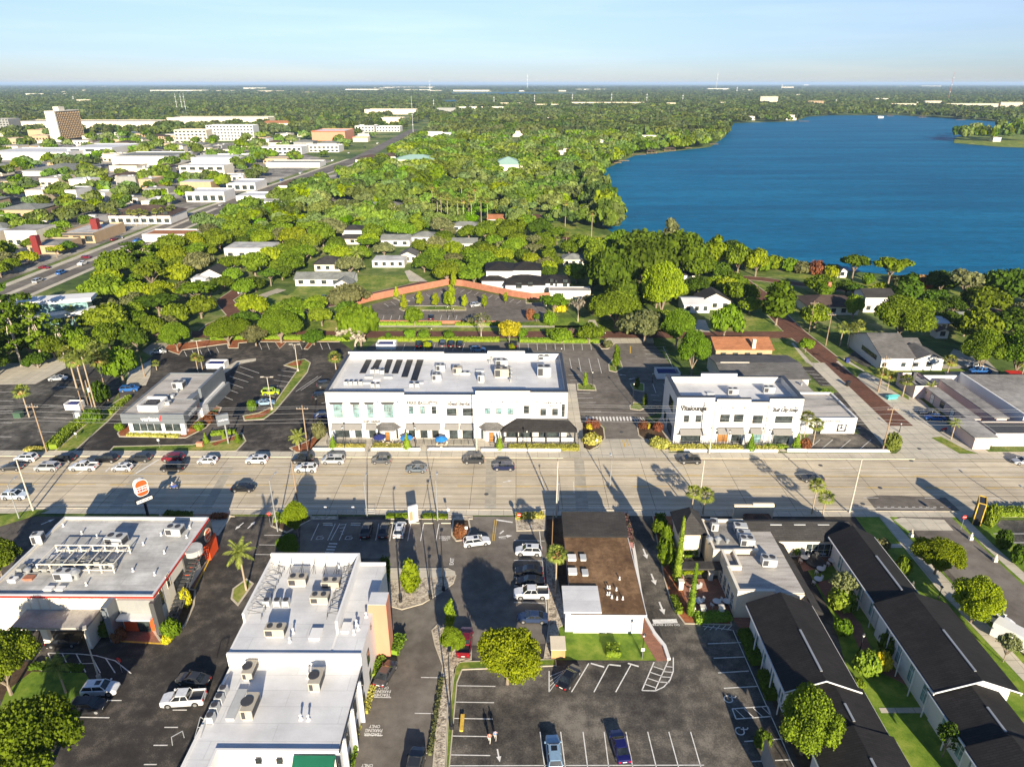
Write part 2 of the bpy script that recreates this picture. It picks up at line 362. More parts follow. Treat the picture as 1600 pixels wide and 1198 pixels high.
sheet('water',[(700,150),(704,145.5),(800,144.5),(902,146),(905,148.5),(860,149.5)],0.2,'water')
sheet('water',[(688,164),(690,158),(712,156.5),(716,161),(706,166)],0.2,'water')
sheet('land',[(1490,224),(1492,216),(1530,207),(1560,199),(1700,199),(1700,236),(1560,230)],0.4,'grass')
sheet('reeds_bed',[(1395,447),(1400,437),(1500,437),(1530,441),(1530,449),(1450,450)],0.2,'grass')
# main road
yT,yB=W(800,715)[1],W(800,797)[1]
XR=330
sheet('main_road',[(-XR,yB),(XR,yB),(XR,yT),(-XR,yT)],0.03,'road',True)
sheet('sidewalk',[(-XR,W(800,805.5)[1]),(XR,W(800,805.5)[1]),(XR,yB),(-XR,yB)],0.10,'conc',True)
sheet('sidewalk',[(-XR,yT),(XR,yT),(XR,W(800,706.5)[1]),(-XR,W(800,706.5)[1])],0.09,'conc',True)
struct(MB().box(-XR,10.4,yT-.15,yT,0,.17).box(36,88,yT-.15,yT,0,.17).box(-XR,XR,yB,yB+.15,0,.17),'kerb','kerb')
def patch(px,mat='patch',name='road_patch',z=0.036): return sheet(name,px,z,mat)
for q in ([(897,716),(912,716),(920,800),(900,800)],[(165,800),(185,800),(240,717),(228,717)],[(313,795),(330,795),(365,731),(352,731)],[(757,795),(775,795),(776,717),(760,717)]):
    patch(q)
patch([(1353,777),(1375,773.5),(1477,777),(1500,798),(1370,798)],'asphg')
def side(s,u0,u1,v): return W(u0,v)[1]
mk=MB(); my=MB()
ln=lambda a,b,w=0.13,z=0.048,t=None: (t or mk).add([(*q,z) for q in _q(W(*a),W(*b),w)],[(0,1,2,3)])
def _q(a,b,w):
    d=Vector((b[0]-a[0],b[1]-a[1])).normalized()*w/2; n=(-d.y,d.x)
    q=[(a[0]-n[0],a[1]-n[1]),(b[0]-n[0],b[1]-n[1]),(b[0]+n[0],b[1]+n[1]),(a[0]+n[0],a[1]+n[1])]
    ar=sum(q[i][0]*q[(i+1) % 4][1]-q[(i+1) % 4][0]*q[i][1] for i in range(4))
    return q if ar > 0 else q[::-1]
for v,per,on,w in ((729.5,12.2,3,.12),(775.5,12.2,3,.12)):
    y=W(800,v)[1]; x=-150
    while x < 150: mk.add([(x,y-w/2,.048),(x+on,y-w/2,.048),(x+on,y+w/2,.048),(x,y+w/2,.048)],[(0,1,2,3)]); x += per
for v in (742.5,759):
    y=W(800,v)[1]
    for x in range(-180,180,12):
        a=x; b=x+12 if v == 742.5 else x+9
        my.add([(a,y-.07,.048),(b,y-.07,.048),(b,y+.07,.048),(a,y+.07,.048)],[(0,1,2,3)])
    y -= .35 if v == 759 else -.35
    for x in range(-180,180,12): my.add([(x,y-.06,.048),(x+3,y-.06,.048),(x+3,y+.06,.048),(x,y+.06,.048)],[(0,1,2,3)])
y=W(800,792)[1]; mk.add([(-180,y-.07,.048),(82,y-.07,.048),(82,y+.07,.048),(-180,y+.07,.048)],[(0,1,2,3)])
for u in range(1370,1490,11): ln((u,792),(u+5,792),.14,.05)
ln((120,741),(163,717),.35); ln((210,741),(248,718),.35); ln((165,737),(172,730),.3)
ln((845,745),(852,770),.12); ln((896,752),(897,770),.12)
sheet('parking_lot',[(-300,706),(-300,585),(60,596),(100,573),(170,565),(192,604),(160,650),(95,706)],.02,'asph')
sheet('driveway',[(-300,575),(40,567),(100,556),(103,575),(55,600),(-300,606)],.03,'conc')
sheet('parking_lot',[(112,707),(187,627),(185,612),(205,588),(232,560),(257,545),(300,537),(400,533),(530,533),(552,548),(512,610),(519,707)],.024,'asphd')
sheet('driveway',[(197,606),(200,582),(236,562),(235,586),(228,602)],.034,'conc')
sheet('driveway',[(222,548),(238,536),(262,536),(256,546),(236,556)],.034,'patch')
kerbed('grass_verge',[(86,705),(118,678),(152,648),(190,622),(206,618),(170,657),(116,705)],'grass')
kerbed('flower_bed',[(184,677),(187,682),(290,684),(322,668),(340,649),(346,637),(330,633),(312,640),(289,664),(197,664)],'mulch')
sheet('grass_strip',[(300,676),(320,666),(338,646),(343,639),(331,640),(310,658)],.125,'grass')
sheet('grass_strip',[(200,680.5),(280,682.5),(280,679),(200,677)],.125,'grass')
sheet('walkway',[(312,622),(331,603),(352,583),(375,569),(400,564),(400,560),(370,564),(342,580),(325,596)],.09,'conc')
kerbed('grass_verge',[(172,705),(178,698),(215,697),(300,695),(345,688),(378,677),(384,689),(369,705)],'grass')
sheet('mulch_bed',[(330,694),(345,687),(366,681),(376,680),(378,686),(350,690),(336,697)],.115,'mulch')
kerbed('parking_island',[(444,571),(460,564),(476,561),(485,567),(480,582),(455,612),(430,642),(412,655),(382,657),(380,650),(405,645),(425,636),(450,600),(466,577)],'grass')
sheet('mulch_bed',[(382,655),(383,651),(406,646),(424,637),(420,646),(410,652)],.115,'mulch')
sheet('mulch_bed',[(448,570),(462,565),(474,563),(470,571),(455,572)],.115,'mulch')
kerbed('mulch_bed',[(257,546),(262,539),(345,529),(400,526.5),(530,528),(530,534),(400,534),(373,536),(372,544),(357,544),(355,537),(285,547),(280,554)],'mulch')
kerbed('mulch_bed',[(430,534.5),(437,545),(447,535)],'mulch',w=.2); kerbed('mulch_bed',[(475,545.5),(483,535),(491,535),(481,546)],'mulch',w=.2)
kerbed('mulch_bed',[(453,700),(463,707),(485,705),(511,677),(503,674),(480,690)],'mulch')
for a,b in (((465,582),(440,579)),((458,589),(434,586)),((451,597),(428,594)),((445,604),(421,602)),((438,612),(414,609)),((431,620),(407,617)),
             ((375,573),(405,583)),((367,580),(396,590)),((359,588),(388,597)),((351,596),(380,606)),((344,604),(372,614)),((336,614),(364,625))): ln(a,b)
for u in (405,417,456,468,500,512): ln((u,536),(u+4,546))
for u in (288,300,312,325,338): ln((u,549-(u-288)*.12),(u+4,557-(u-288)*.12))
ln((502,588),(470,610),.12); ln((497,588),(462,612),.12)
for v in (614,622,630,642,655,668): ln((478+(706-v)*.32,v),(505+(706-v)*.1,v-2))
sheet('blue_marking',[(341,612),(348,606),(352,607),(346,613)],.05,'bpaint')
for v in (600,612,626,642,660,682): ln((-30,v),(18+(682-v)*.05,v+.5)); ln((95+(690-v)*.35,v-6),(55+(690-v)*.45,v-8))
sheet('parking_lot',[(556,555),(590,533),(945,535),(962,529),(1014,529),(1052,575),(1042,640),(1003,655),(995,664),(998,679),(1011,686.5),(945,686.5),(946,668),(930,656),(906,662),(885,600)],.022,'asphg')
sheet('driveway_apron',[(944,686),(1012,686),(1026,699),(1052,710),(1052,716),(905,716),(905,711),(935,700)],.11,'conc')
sheet('driveway_apron',[(940,537),(950,528),(1020,528),(1022,536)],.05,'conc')
sheet('plaza',[(480,708),(508,672),(515,684),(885,684),(885,600),(899,600),(914,700),(920,708)],.1,'conc')
for a in (811,825,839,853,867,881,895,909,923): ln((a,537),(a+1,547))
ln((800,536.7),(935,537.2),.2)
for a in (615,633,651,666,680,697,711,726): ln((a,537),(a-4,548))
for a in ((890,560,893,576),(904,560,908,581),(920,560,925,582),(934,560,940,583)): ln(a[:2],a[2:])
for v in (586,594,614,622,629,643): ln((888+(v-586)*.3,v),(905+(v-586)*.6,v))
for a in ((1004,542,1040,542),(1006,547,1043,548),(1008,553,1047,554),(1010,560,1050,561),(1020,600,1025,614),(1037,600,1041,614),(1017,617,1030,618),(1020,625,1033,626)): ln(a[:2],a[2:])
ln((1036,542),(1052,575),.15)
for k in range(14): ln((916+k*5.3,651),(917.5+k*5.3,657.5),.42)
for k in range(5): ln((988+k*4,652),(993+k*4,658),.2)
ln((973,688),(977,699),.3,.125,my); ln((979,687),(982,697),.2,.125,my); ln((985,541),(985,552),.35,.05,my)
kerbed('parking_island',[(951,570),(952,579),(962,581.5),(973,575),(969,564),(957,562)],'grass')
kerbed('parking_island',[(902,600),(903,609),(931,610),(929,602),(915,598)],'grass')
kerbed('parking_island',[(984,634),(985,639),(1000,641),(1013,636),(1005,630),(990,629)],'grass')
kerbed('parking_island',[(985,600),(990,609),(1006,612),(1006,600),(995,597)],'grass')
kerbed('parking_island',[(935,539),(945,532),(960,537),(950,545),(940,545)],'soil')
kerbed('planting_bed',[(909,661),(930,657),(943,669),(945,685),(935,697),(921,704),(911,700)],'soil')
kerbed('planting_bed',[(995,662),(1015,657),(1026,660),(1052,700),(1036,704),(1011,690),(998,680)],'soil')
sheet('plaza',[(1026,660),(1042,640),(1060,600),(1252,680),(1252,706),(1040,706)],.095,'conc')
sheet('grass_verge',[(330,533),(345,500),(1060,500),(1060,529),(700,533)],.02,'grass')
sheet('brick_street',[(300,517),(1232,518),(1262,530),(1250,528.5),(300,528)],.05,'brick')
sheet('sidewalk',[(590,508),(915,509),(915,512),(590,511)],.05,'conc')
sheet('parking_lot',[(560,500),(572,478),(640,460),(705,446),(812,468),(850,470),(855,500),(800,505)],.03,'asphg')
for k in range(9): ln((600+k*11,474-k*2.4),(607+k*11,479-k*2.4))
for k in range(10): ln((715+k*11,450+k*2.2),(708+k*11,455+k*2.2))
for k in range(5): ln((664+k*12,479),(661+k*12,487))
for a in (600,612,625,690,702,714): ln((a,493),(a-2,500))
kerbed('parking_island',[(624,483),(632,478),(712,478),(728,481),(728,485),(650,485),(630,486)],'grass')
ln((648,478.5),(712,478.5),.4,.12)
kerbed('parking_island',[(615,466),(622,464),(640,470),(632,472)],'grass')
kerbed('parking_island',[(822,466),(846,466),(846,474),(822,474)],'grass')
def road(px,w,mat,name='street',z=.04,kerb=True):
    pts=[W(*p) for p in px]
    struct(MB().strip(pts,w,-.05,z),name,mat)
    if kerb: struct(MB().strip(pts,w+.7,-.05,z-.012),'gutter','kerb')
    for (x0,y0),(x1,y1) in zip(pts,pts[1:]):
        n=max(1,int(hypot(x1-x0,y1-y0)/6))
        for i in range(n+1):
            x=x0+(x1-x0)*i/n; y=y0+(y1-y0)*i/n; exc(x,x,y,y,w/2+.8)
road([(320,523),(338,507),(370,492),(410,486),(480,480),(530,473),(570,464),(615,454),(670,441)],6.5,'brick')
road([(370,492),(350,470),(372,455),(400,444)],6,'brick',z=.036)
road([(1000,375),(1080,398),(1130,420),(1160,440),(1190,462),(1213,490),(1240,517),(1262,535),(1300,566)],7,'brick')
road([(1150,433),(1190,436),(1225,441),(1290,449),(1370,458),(1430,468),(1480,476),(1600,492)],6,'brick',z=.036)
road([(838,335),(850,352),(865,367),(905,377),(960,384),(1000,375)],5,'brick',z=.036)
road([(400,472),(412,462),(440,452)],4,'patch'); 
sheet('driveway',[(913,518),(920,500),(930,500),(938,518)],.06,'conc'); sheet('driveway',[(998,518),(1003,505),(1012,505),(1022,518)],.06,'conc')
sheet('driveway',[(1085,518),(1090,500),(1102,500),(1110,519)],.06,'conc'); sheet('driveway',[(640,440),(632,424),(640,422),(668,440)],.06,'conc')
sheet('lawn',[(866,517),(868,496),(912,498),(915,517)],.05,'lawn'); sheet('lawn',[(938,517),(933,500),(1000,500),(1000,517)],.05,'grass')
sheet('lawn',[(480,476),(440,470),(470,445),(560,430),(650,430),(660,438),(560,460)],.03,'grass')
sheet('lawn',[(400,490),(402,466),(430,458),(475,468),(490,478),(440,482)],.034,'grass')
sheet('lawn',[(1115,517),(1140,500),(1200,495),(1210,510),(1225,517)],.04,'grass')
sheet('lawn',[(1170,440),(1280,455),(1262,470),(1275,510),(1232,505),(1200,465)],.025,'grass')
sheet('lawn',[(1200,430),(1300,440),(1500,465),(1600,480),(1600,470),(1500,452),(1300,428)],.024,'grass')
sheet('lawn',[(1200,560),(1200,535),(1232,533),(1262,565)],.04,'grass'); sheet('walkway',[(1236,536),(1240,536),(1268,567),(1260,567)],.05,'conc')
sheet('lawn',[(790,345),(850,340),(960,372),(945,378),(870,372)],.026,'grass'); sheet('lawn',[(965,242),(990,238),(988,244),(968,248)],.3,'lawn')
sheet('brick_street',[(1250,528.5),(1275,537),(1305,565),(1340,591),(1427,665.5),(1390,665.5),(1340,617),(1287,567),(1240,528)],.06,'brick')
sheet('pavement',[(1340,640),(1430,660),(1470,693),(1520,714),(1520,717),(1385,717),(1395,712),(1408,702),(1404,680),(1300,580)],.052,'conc')
sheet('sidewalk',[(1262,567),(1288,567),(1340,617),(1391,666),(1404,680),(1407,698),(1385,703),(1310,613),(1270,573)],.07,'conc')
sheet('pavement',[(1306,565),(1320,560),(1360,585),(1440,625),(1500,680),(1545,706),(1700,706),(1700,717),(1500,717),(1427,666),(1341,592)],.046,'conc')
sheet('parking_lot',[(1252,573),(1270,573),(1301,603),(1282,603)],.03,'asphd'); sheet('parking_lot',[(1298,613),(1314,613),(1387,704),(1262,704),(1250,694),(1268,676),(1345,678)],.028,'asphw')
for k in range(5): ln((1257+k*7,579+k*5.6),(1273+k*7,580+k*5.6))
for u in (1262,1282,1310,1342): ln((u,703),(u+19,687))
ln((1264,699),(1276,703)); ln((1334,668.5),(1345,669))
sheet('grass_strip',[(1306,560),(1312,560),(1352,582),(1345,583),(1338,590)],.06,'grass'); sheet('grass_strip',[(1322,557),(1360,580),(1370,585),(1335,567)],.06,'grass')
sheet('grass_strip',[(1350,582),(1520,580),(1520,576),(1352,577)],.06,'grass'); sheet('grass_strip',[(1380,600),(1398,612),(1420,625),(1420,620),(1395,603)],.06,'grass')
sheet('grass_strip',[(1455,684),(1470,682),(1510,703),(1530,709),(1500,709)],.06,'grass')
sheet('parking_lot',[(1470,573),(1490,545),(1540,560),(1560,580),(1560,592),(1480,588)],.03,'patch')
sheet('parking_lot',[(1320,562),(1345,540),(1362,545),(1360,575)],.03,'asph')
sheet('parking_lot',[(-300,807),(1560,806),(1900,1500),(-500,1500)],.018,'asphd')
sheet('driveway_apron',[(330,806),(362,806),(342,836),(320,836)],.03,'conc')
sheet('parking_lot',[(470,811),(735,812),(740,807),(812,807),(850,812),(858,905),(868,1005),(735,1008),(702,1010),(694,1500),(500,1500),(598,900),(601,872),(468,872)],.026,'asphg')
sheet('parking_lot',[(708,1046),(868,1040),(1026,1032),(1044,1024),(1028,975),(1008,930),(985,830),(985,806),(1020,806),(1060,950),(1165,968),(1230,1090),(1330,1500),(692,1500)],.026,'asphw')
sheet('grass_verge',[(-300,806),(0,806),(55,796.5),(78,797),(50,808),(0,823),(-300,830)],.12,'grass')
kerbed('hedge_bed',[(428,806),(486,806),(486,812),(470,820),(448,832),(425,822)],'soil'); kerbed('hedge_bed',[(250,806),(300,806),(365,807),(350,803),(250,803)],'mulch')
sheet('lawn',[(50,1049),(133,1051),(140,1062),(128,1095),(60,1150),(-20,1155),(10,1080)],.06,'lawn')
kerbed('mulch_bed',[(362,935),(365,920),(385,905),(395,912),(372,945)],'grass'); sheet('soil_bed',[(-100,1150),(60,1060),(70,1040),(-100,1000)],.04,'soil')
kerbed('planting_bed',[(238,982),(258,952),(282,918),(305,922),(303,945),(290,975),(262,1004),(250,1000)],'soil')
sheet('brick_paving',[(184,1000),(195,980),(250,984),(258,1005)],.06,'brickwalk'); ln((184,1001.5),(258,1006),.3,.07,my)
sheet('brick_paving',[(298,918),(303,905),(332,858),(331,866),(305,918)],.06,'brickwalk'); ln((304,920),(332,864),.3,.07,my)
kerbed('stone_bed',[(608,908),(700,899),(712,899),(708,911),(690,925),(660,943),(628,952),(611,947)],'stones',w=.2); sheet('walkway',[(606,888),(700,888),(711,893),(712,900),(700,901),(607,908)],.15,'conc')
kerbed('stone_bed',[(675,985),(684,976),(694,982),(705,996),(736,1010),(736,1030),(714,1036),(707,1060),(699,1110),(693,1260),(672,1260),(684,1110),(692,1040),(680,1008)],'stones',w=.2)
kerbed('grass_strip',[(711,1044),(718,1034),(868,1030),(869,1040),(722,1046),(714,1066),(702,1198),(701,1260),(694,1260),(700,1130)],'grass',w=.15)
kerbed('stone_bed',[(853,870),(864,868),(884,975),(873,980),(868,1030),(850,1030),(858,975)],'stones',w=.15)
kerbed('stone_bed',[(603,806),(738,806.5),(738,811),(603,811)],'stones',w=.15); kerbed('planting_bed',[(708,812),(732,812),(735,828),(728,843),(713,845),(706,836)],'soil',w=.3)
kerbed('stone_bed',[(806,808),(852,806),(852,828),(808,829)],'stones'); kerbed('stone_bed',[(487,807),(528,807),(528,811),(485,812)],'stones',w=.15)
for u in (498,524): ln((u,818),(u-12,844))
ln((531,818),(517,844)); ln((541,818),(530,844)); 
for k in range(4): ln((529+k*1.5,822+k*5-2),(541-k*1.5,819+k*5),.13)
for k in range(4): ln((514-k*2,849+k*4.7),(527-k*2,849.5+k*4.7),.3)
for u,v in ((566,844),(590,844),(612,845),(640,845),(660,845),(684,845)): ln((u-3+5,818),(u-3,v))
for u in (505,548): ln((u,820),(u+15,820.5),.25)
for k,(a,b,v) in enumerate(((413,452,836),(405,440,851),(398,445,866))): ln((a,v),(b,v+.5))
ln((773,812),(769,845),.12,.05,my); ln((776,812),(772,845),.12,.05,my); ln((775,812),(801,816),.4)
for v in (845,876,903,916,942): ln((803,v-1),(851,v))
ln((843,830),(850,900),.12); ln((850,900),(856,975),.12)
for v,a,b in ((1058,658,687),(1114,648,677),(1089,584,611),(1148,569,598),(1176,640,668)): ln((a,v),(b,v+.5))
for k,v in enumerate((1071,1096.5,1122,1149.5,1179)): ln((715-k*2.5,v),(774-k*2,v+1))
# angled bays by the lawn
for a in ((858,1048,858,1081),(920,1036,893,1081),(951,1038,928,1081),(986,1038,962,1081)): ln(a[:2],a[2:],.15)
for a in ((923,1036,944,1042),(952,1038,970,1040),(981,1036,998,1041)): ln(a[:2],a[2:],.25)
for k in range(4): ln((858+k*0,1081-k*8),(876+k*2,1056-k*3),.1)
P0=[(1022,1034),(1003,1078.5),(1024,1079),(1037,1073),(1047,1062),(1052,1048),(1052,1027)]
for a,b in zip(P0,P0[1:]): ln(a,b,.16)
ln((1044,1032),(1024,1077),.15)
for k in range(4): ln((1021-k*5,1041+k*9),(1039-k*5,1047+k*9),.14); ln((1041-k*4,1041+k*8),(1052-k*2,1042+k*8),.14)
for u0,u1 in ((844,852),(876,884),(911,919),(944,952),(978,990),(1012,1027),(1045,1062),(1079,1097)): ln((u0,1143),(u1,1205),.13)
ln((700,1196),(1100,1195),.13)
for a,b in (((1098,978),(1143,984)),((1106,1005.5),(1158,1003.5)),((1115,1028),(1163,1026)),((1122,1051),(1170,1048)),((1131,1075),(1183,1072)),((1163,1158),(1223,1154)),((1174,1189.5),(1236,1186.5))): ln(a,b,.15)
for a,b in zip([(1144,1107),(1150,1123),(1205,1119)],[(1150,1123),(1205,1119),(1200,1104)]): ln(a,b,.16)
ln((1144,1107),(1200,1103),.16)
for k in range(4): ln((1148+k*14,1107-k),(1164+k*14,1122-k),.12)
for k in range(5): ln((1100+k*9,984),(1107+k*9,977),.12)
ln((1145,984),(1240,1198),.12)
for u,v in ((1138,1092),(1156,1142)):
    x,yy=W(u,v); n=14
    for i in range(n-3):
        a=i*2*pi/n+1.2; b=(i+1)*2*pi/n+1.2; A=(x+.55*cos(a),yy+.55*sin(a)); B=(x+.55*cos(b),yy+.55*sin(b)); mk.add([(*q,.05) for q in _q(A,B,.16)],[(0,1,2,3)])
    for A,B in (((x+.2,yy+.3),(x+1.0,yy+.25)),((x+1.0,yy+.25),(x+1.2,yy+.55)),((x+.5,yy-.1),(x+.6,yy+.6))): mk.add([(*q,.05) for q in _q(A,B,.16)],[(0,1,2,3)])
for u,v in ((500,840),(545,840)):
    x,yy=W(u,v)
    for A,B in (((x-.6,yy-.5),(x+.5,yy-.5)),((x-.6,yy-.5),(x-.5,yy+.4)),((x-.5,yy+.4),(x+.4,yy+.6)),((x,yy),(x+.7,yy+.05)),((x+.7,yy+.05),(x+.5,yy-.5))): mk.add([(*q,.05) for q in _q(A,B,.12)],[(0,1,2,3)])
ln((65,1038),(150,1036),.1); 
pa=[(75,1020),(118,1021),(150,1024),(180,1032),(205,1052)]
for a,b in zip(pa,pa[1:]): ln(a,b,.14)
for a in ((75,1020,82,1036),(97,1020,111,1050),(119,1021,134,1050),(142,1023,157,1051),(165,1028,180,1051),(60,1036,65,1048)): ln(a[:2],a[2:],.14)
for a in ((170,1094,190,1094),(110,1120,171,1121),(257,1136,278,1136),(240,1164,262,1164),(225,1194,245,1194),(270,1109,292,1109)): ln(a[:2],a[2:],.15)
def arrow(u,v,ang,s=1.0):
    x,yy=W(u,v); c_,s_=cos(ang),sin(ang)
    pts=[(-1.3,-.13),(.2,-.13),(.2,-.45),(1.3,0),(.2,.45),(.2,.13),(-1.3,.13)]
    mk.add([(x+(p*c_-q*s_)*s,yy+(p*s_+q*c_)*s,.052) for p,q in pts],[(0,1,2,3,4,5,6)])
arrow(1008,865,-pi/2+.08,1.1); arrow(1021,905,-pi/2+.08,1.1); arrow(1034,950,-pi/2+.08,1.1); arrow(374,822,-1.9,.9); arrow(393,820,1.3,.9)
arrow(75,815,0.9,.9); arrow(779,1180,-pi/2+.2,.7); arrow(790,838,.2,1.0); ln((781,834),(787,829),.3,.052); arrow(793,752,.4,.8); arrow(1045,584,3.0,1) ; arrow(972,586,2.9,.8); arrow(987,592,3.5,.8)
ln((1020,971),(1058,970),.9,.052)
# sidewalks, lawns and path south east
sheet('brick_walk',[(975,845),(987,845),(996,900),(1004,950),(1018,985),(1044,1024),(1043,1032),(1026,1033),(992,977)],.06,'brickwalk')
struct(MB().strip([W(*p) for p in ((985,830),(992,870),(1000,925),(1008,965),(1022,990),(1038,1010),(1045,1031))],.5,0,.35),'kerb','whiter')
sheet('lawn',[(868,977),(992,977),(1025,1032),(868,1031)],.07,'lawn')
sheet('soil_bed',[(852,812),(884,808),(884,978),(868,975)],.05,'soil')
kerbed('mulch_bed',[(1020,806),(1050,806),(1062,880),(1078,940),(1098,962),(1140,968),(1143,976),(1070,974),(1052,950),(1038,905)],'mulch',w=.2)
sheet('terrace',[(1062,905),(1140,905),(1142,962),(1078,962)],.16,'brickwalk')
sheet('terrace',[(1143,965),(1180,965),(1190,985),(1158,985)],.08,'brickwalk')
sheet('soil_bed',[(1160,985),(1190,985),(1300,1198),(1250,1198)],.05,'soil')
sheet('lawn',[(1220,815),(1310,815),(1420,1000),(1520,1198),(1560,1260),(1380,1260),(1300,960)],.05,'lawn')
sheet('terrace',[(1228,833),(1300,833),(1322,880),(1255,893)],.07,'brickwalk')
sheet('walkway',[(1275,910),(1300,950),(1330,985),(1345,1020),(1375,1050),(1425,1075),(1430,1066),(1395,1045),(1362,1015),(1345,975),(1320,945),(1296,905)],.07,'brickwalk')
sheet('walkway',[(1373,1106),(1455,1105),(1458,1114),(1377,1114)],.08,'conc')
sheet('lawn',[(1335,806),(1400,806),(1480,900),(1700,1130),(1700,1300),(1600,1300),(1450,960)],.05,'lawn')
sheet('sidewalk',[(1372,806),(1388,806),(1480,905),(1700,1150),(1700,1172),(1460,915)],.08,'conc')
sheet('sidewalk',[(1380,850),(1408,850),(1410,856),(1385,856)],.085,'conc')
sheet('side_street',[(1404,804),(1482,804),(1530,850),(1700,1010),(1760,1180),(1590,1010),(1480,890)],.06,'asphg')
sheet('driveway_apron',[(1396,812),(1408,809),(1475,812),(1490,829),(1418,829)],.07,'conc')
sheet('lawn',[(1482,804),(1545,804),(1700,930),(1700,1010),(1530,850)],.06,'lawn'); sheet('sidewalk',[(1490,804),(1503,803),(1550,850),(1700,985),(1700,1000),(1540,856)],.085,'conc')
sheet('parking_lot',[(1550,813),(1760,813),(1760,960),(1640,890),(1583,846)],.07,'asph')
for v in (834,848,862): ln((1552+(v-834)*1.6,v),(1620+(v-834),v),.13,.085)
struct(mk,'road_markings','paint'); struct(my,'yellow_markings','ypaint')
def gtext(txt,u,v,width,rz=0,z=.055,mat='paint',sx=1.0):
    x,yy=W(u,v); me=textmesh(txt,width,sx,bold=.02); me.materials.append(M[mat]); o=mobj('ground_lettering',me); o.location=(x,yy,z); o.rotation_euler=(0,0,rz); tag(o,kind='structure')
for u_,v_ in ((598,1080),(584,1141),(572,1203)): gtext('TEACHER\nPARKING\nONLY',u_,v_,2.3,pi,sx=.8)
gtext('TEACHER\nPARKING\nONLY',695,841,2.1,sx=.9); gtext('DO NOT ENTER',1040,976,4.2,pi); gtext('ONLY',785,841,1.2,pi); gtext('EXIT',706,877,1.9,pi/2)
# ================================================================ BUILDINGS
LM=[]
def root(name,x,y,label,cat='building',group=None,lm=None):
    r=empty(name,(x,y,0),label,cat,group)
    if lm: LM.append((x,y,lm))
    return r
def part(mb,name,mats,r,label=None):
    o=mb.build(name,mats,r)
    o.location=(-r.location.x,-r.location.y,-r.location.z)
    if label: o['label'] =label
    return o
def sub(mb,name,mats,p): return mb.build(name,mats,p)
def window(r,face,at,a0,a1,z0,z1,nx=2,ny=2,frame='black',glass='glass',fw=.09,name='window',proud=.06):
    """face 'y': on the plane Y=at looking at -Y, a is x;  face 'x+': plane X=at looking to +X; 'x-' looking to -X"""
    mb=MB(); mp=MB(); mb_f=mb
    def bx(p0,p1,q0,q1,d0,d1,mi):
        mb=(mb_f,mp)[mi]; mi=0
        if face == 'y': mb.box(p0,p1,at-d1,at-d0,q0,q1,mi)
        elif face == 'x+': mb.box(at+d0,at+d1,p0,p1,q0,q1,mi)
        else: mb.box(at-d1,at-d0,p0,p1,q0,q1,mi)
    bx(a0,a1,z0,z1,-.02,proud*.45,1)
    bx(a0-fw,a0,z0-fw,z1+fw,-.02,proud,0); bx(a1,a1+fw,z0-fw,z1+fw,-.02,proud,0)
    bx(a0,a1,z0-fw,z0,-.02,proud,0); bx(a0,a1,z1,z1+fw,-.02,proud,0)
    for i in range(1,nx): x=a0+(a1-a0)*i/nx; bx(x-.03,x+.03,z0,z1,proud*.45,proud*.9,0)
    for i in range(1,ny): z=z0+(z1-z0)*i/ny; bx(a0,a1,z-.03,z+.03,proud*.45,proud*.88,0)
    o=part(mb,name,frame,r); mp.build('pane',glass,o); return o
def pw(r,Y,u0,v0,u1,v1,**k):
    """window from its picture corners on the wall plane Y"""
    x0,z1=OnY(u0,v0,Y); x1,z0=OnY(u1,v1,Y)
    return window(r,'y',Y,min(x0,x1),max(x0,x1),max(.05,z0),z1,**k)
def flat(r,x0,x1,y0,y1,h,wall='white',roof='roofw',cap='cap',par=.6,t=.35,z0=0,ex=True):
    if ex: excb(x0,x1,y0,y1)
    mb=MB().box(x0,x1,y0,y1,z0,h-par)
    if par: mb.box(x0,x1,y0,y0+t,h-par,h).box(x0,x1,y1-t,y1,h-par,h).box(x0,x0+t,y0+t,y1-t,h-par,h).box(x1-t,x1,y0+t,y1-t,h-par,h)
    part(mb,'wall',wall,r)
    part(MB().box(x0+t*(par > 0),x1-t*(par > 0),y0+t*(par > 0),y1-t*(par > 0),h-par+.004,h-par+.05),'roof',roof,r)
    if par and cap:
        e=.05; c=MB(); s=h+.003; w_=t+e
        c.box(x0-e,x1+e,y0-e,y0+t+e,s,s+.09).box(x0-e,x1+e,y1-t-e,y1+e,s,s+.09).box(x0-e,x0+t+e,y0+t+e,y1-t-e,s,s+.09).box(x1-t-e,x1+e,y0+t+e,y1-t-e,s,s+.09)
        part(c,'coping',cap,r)
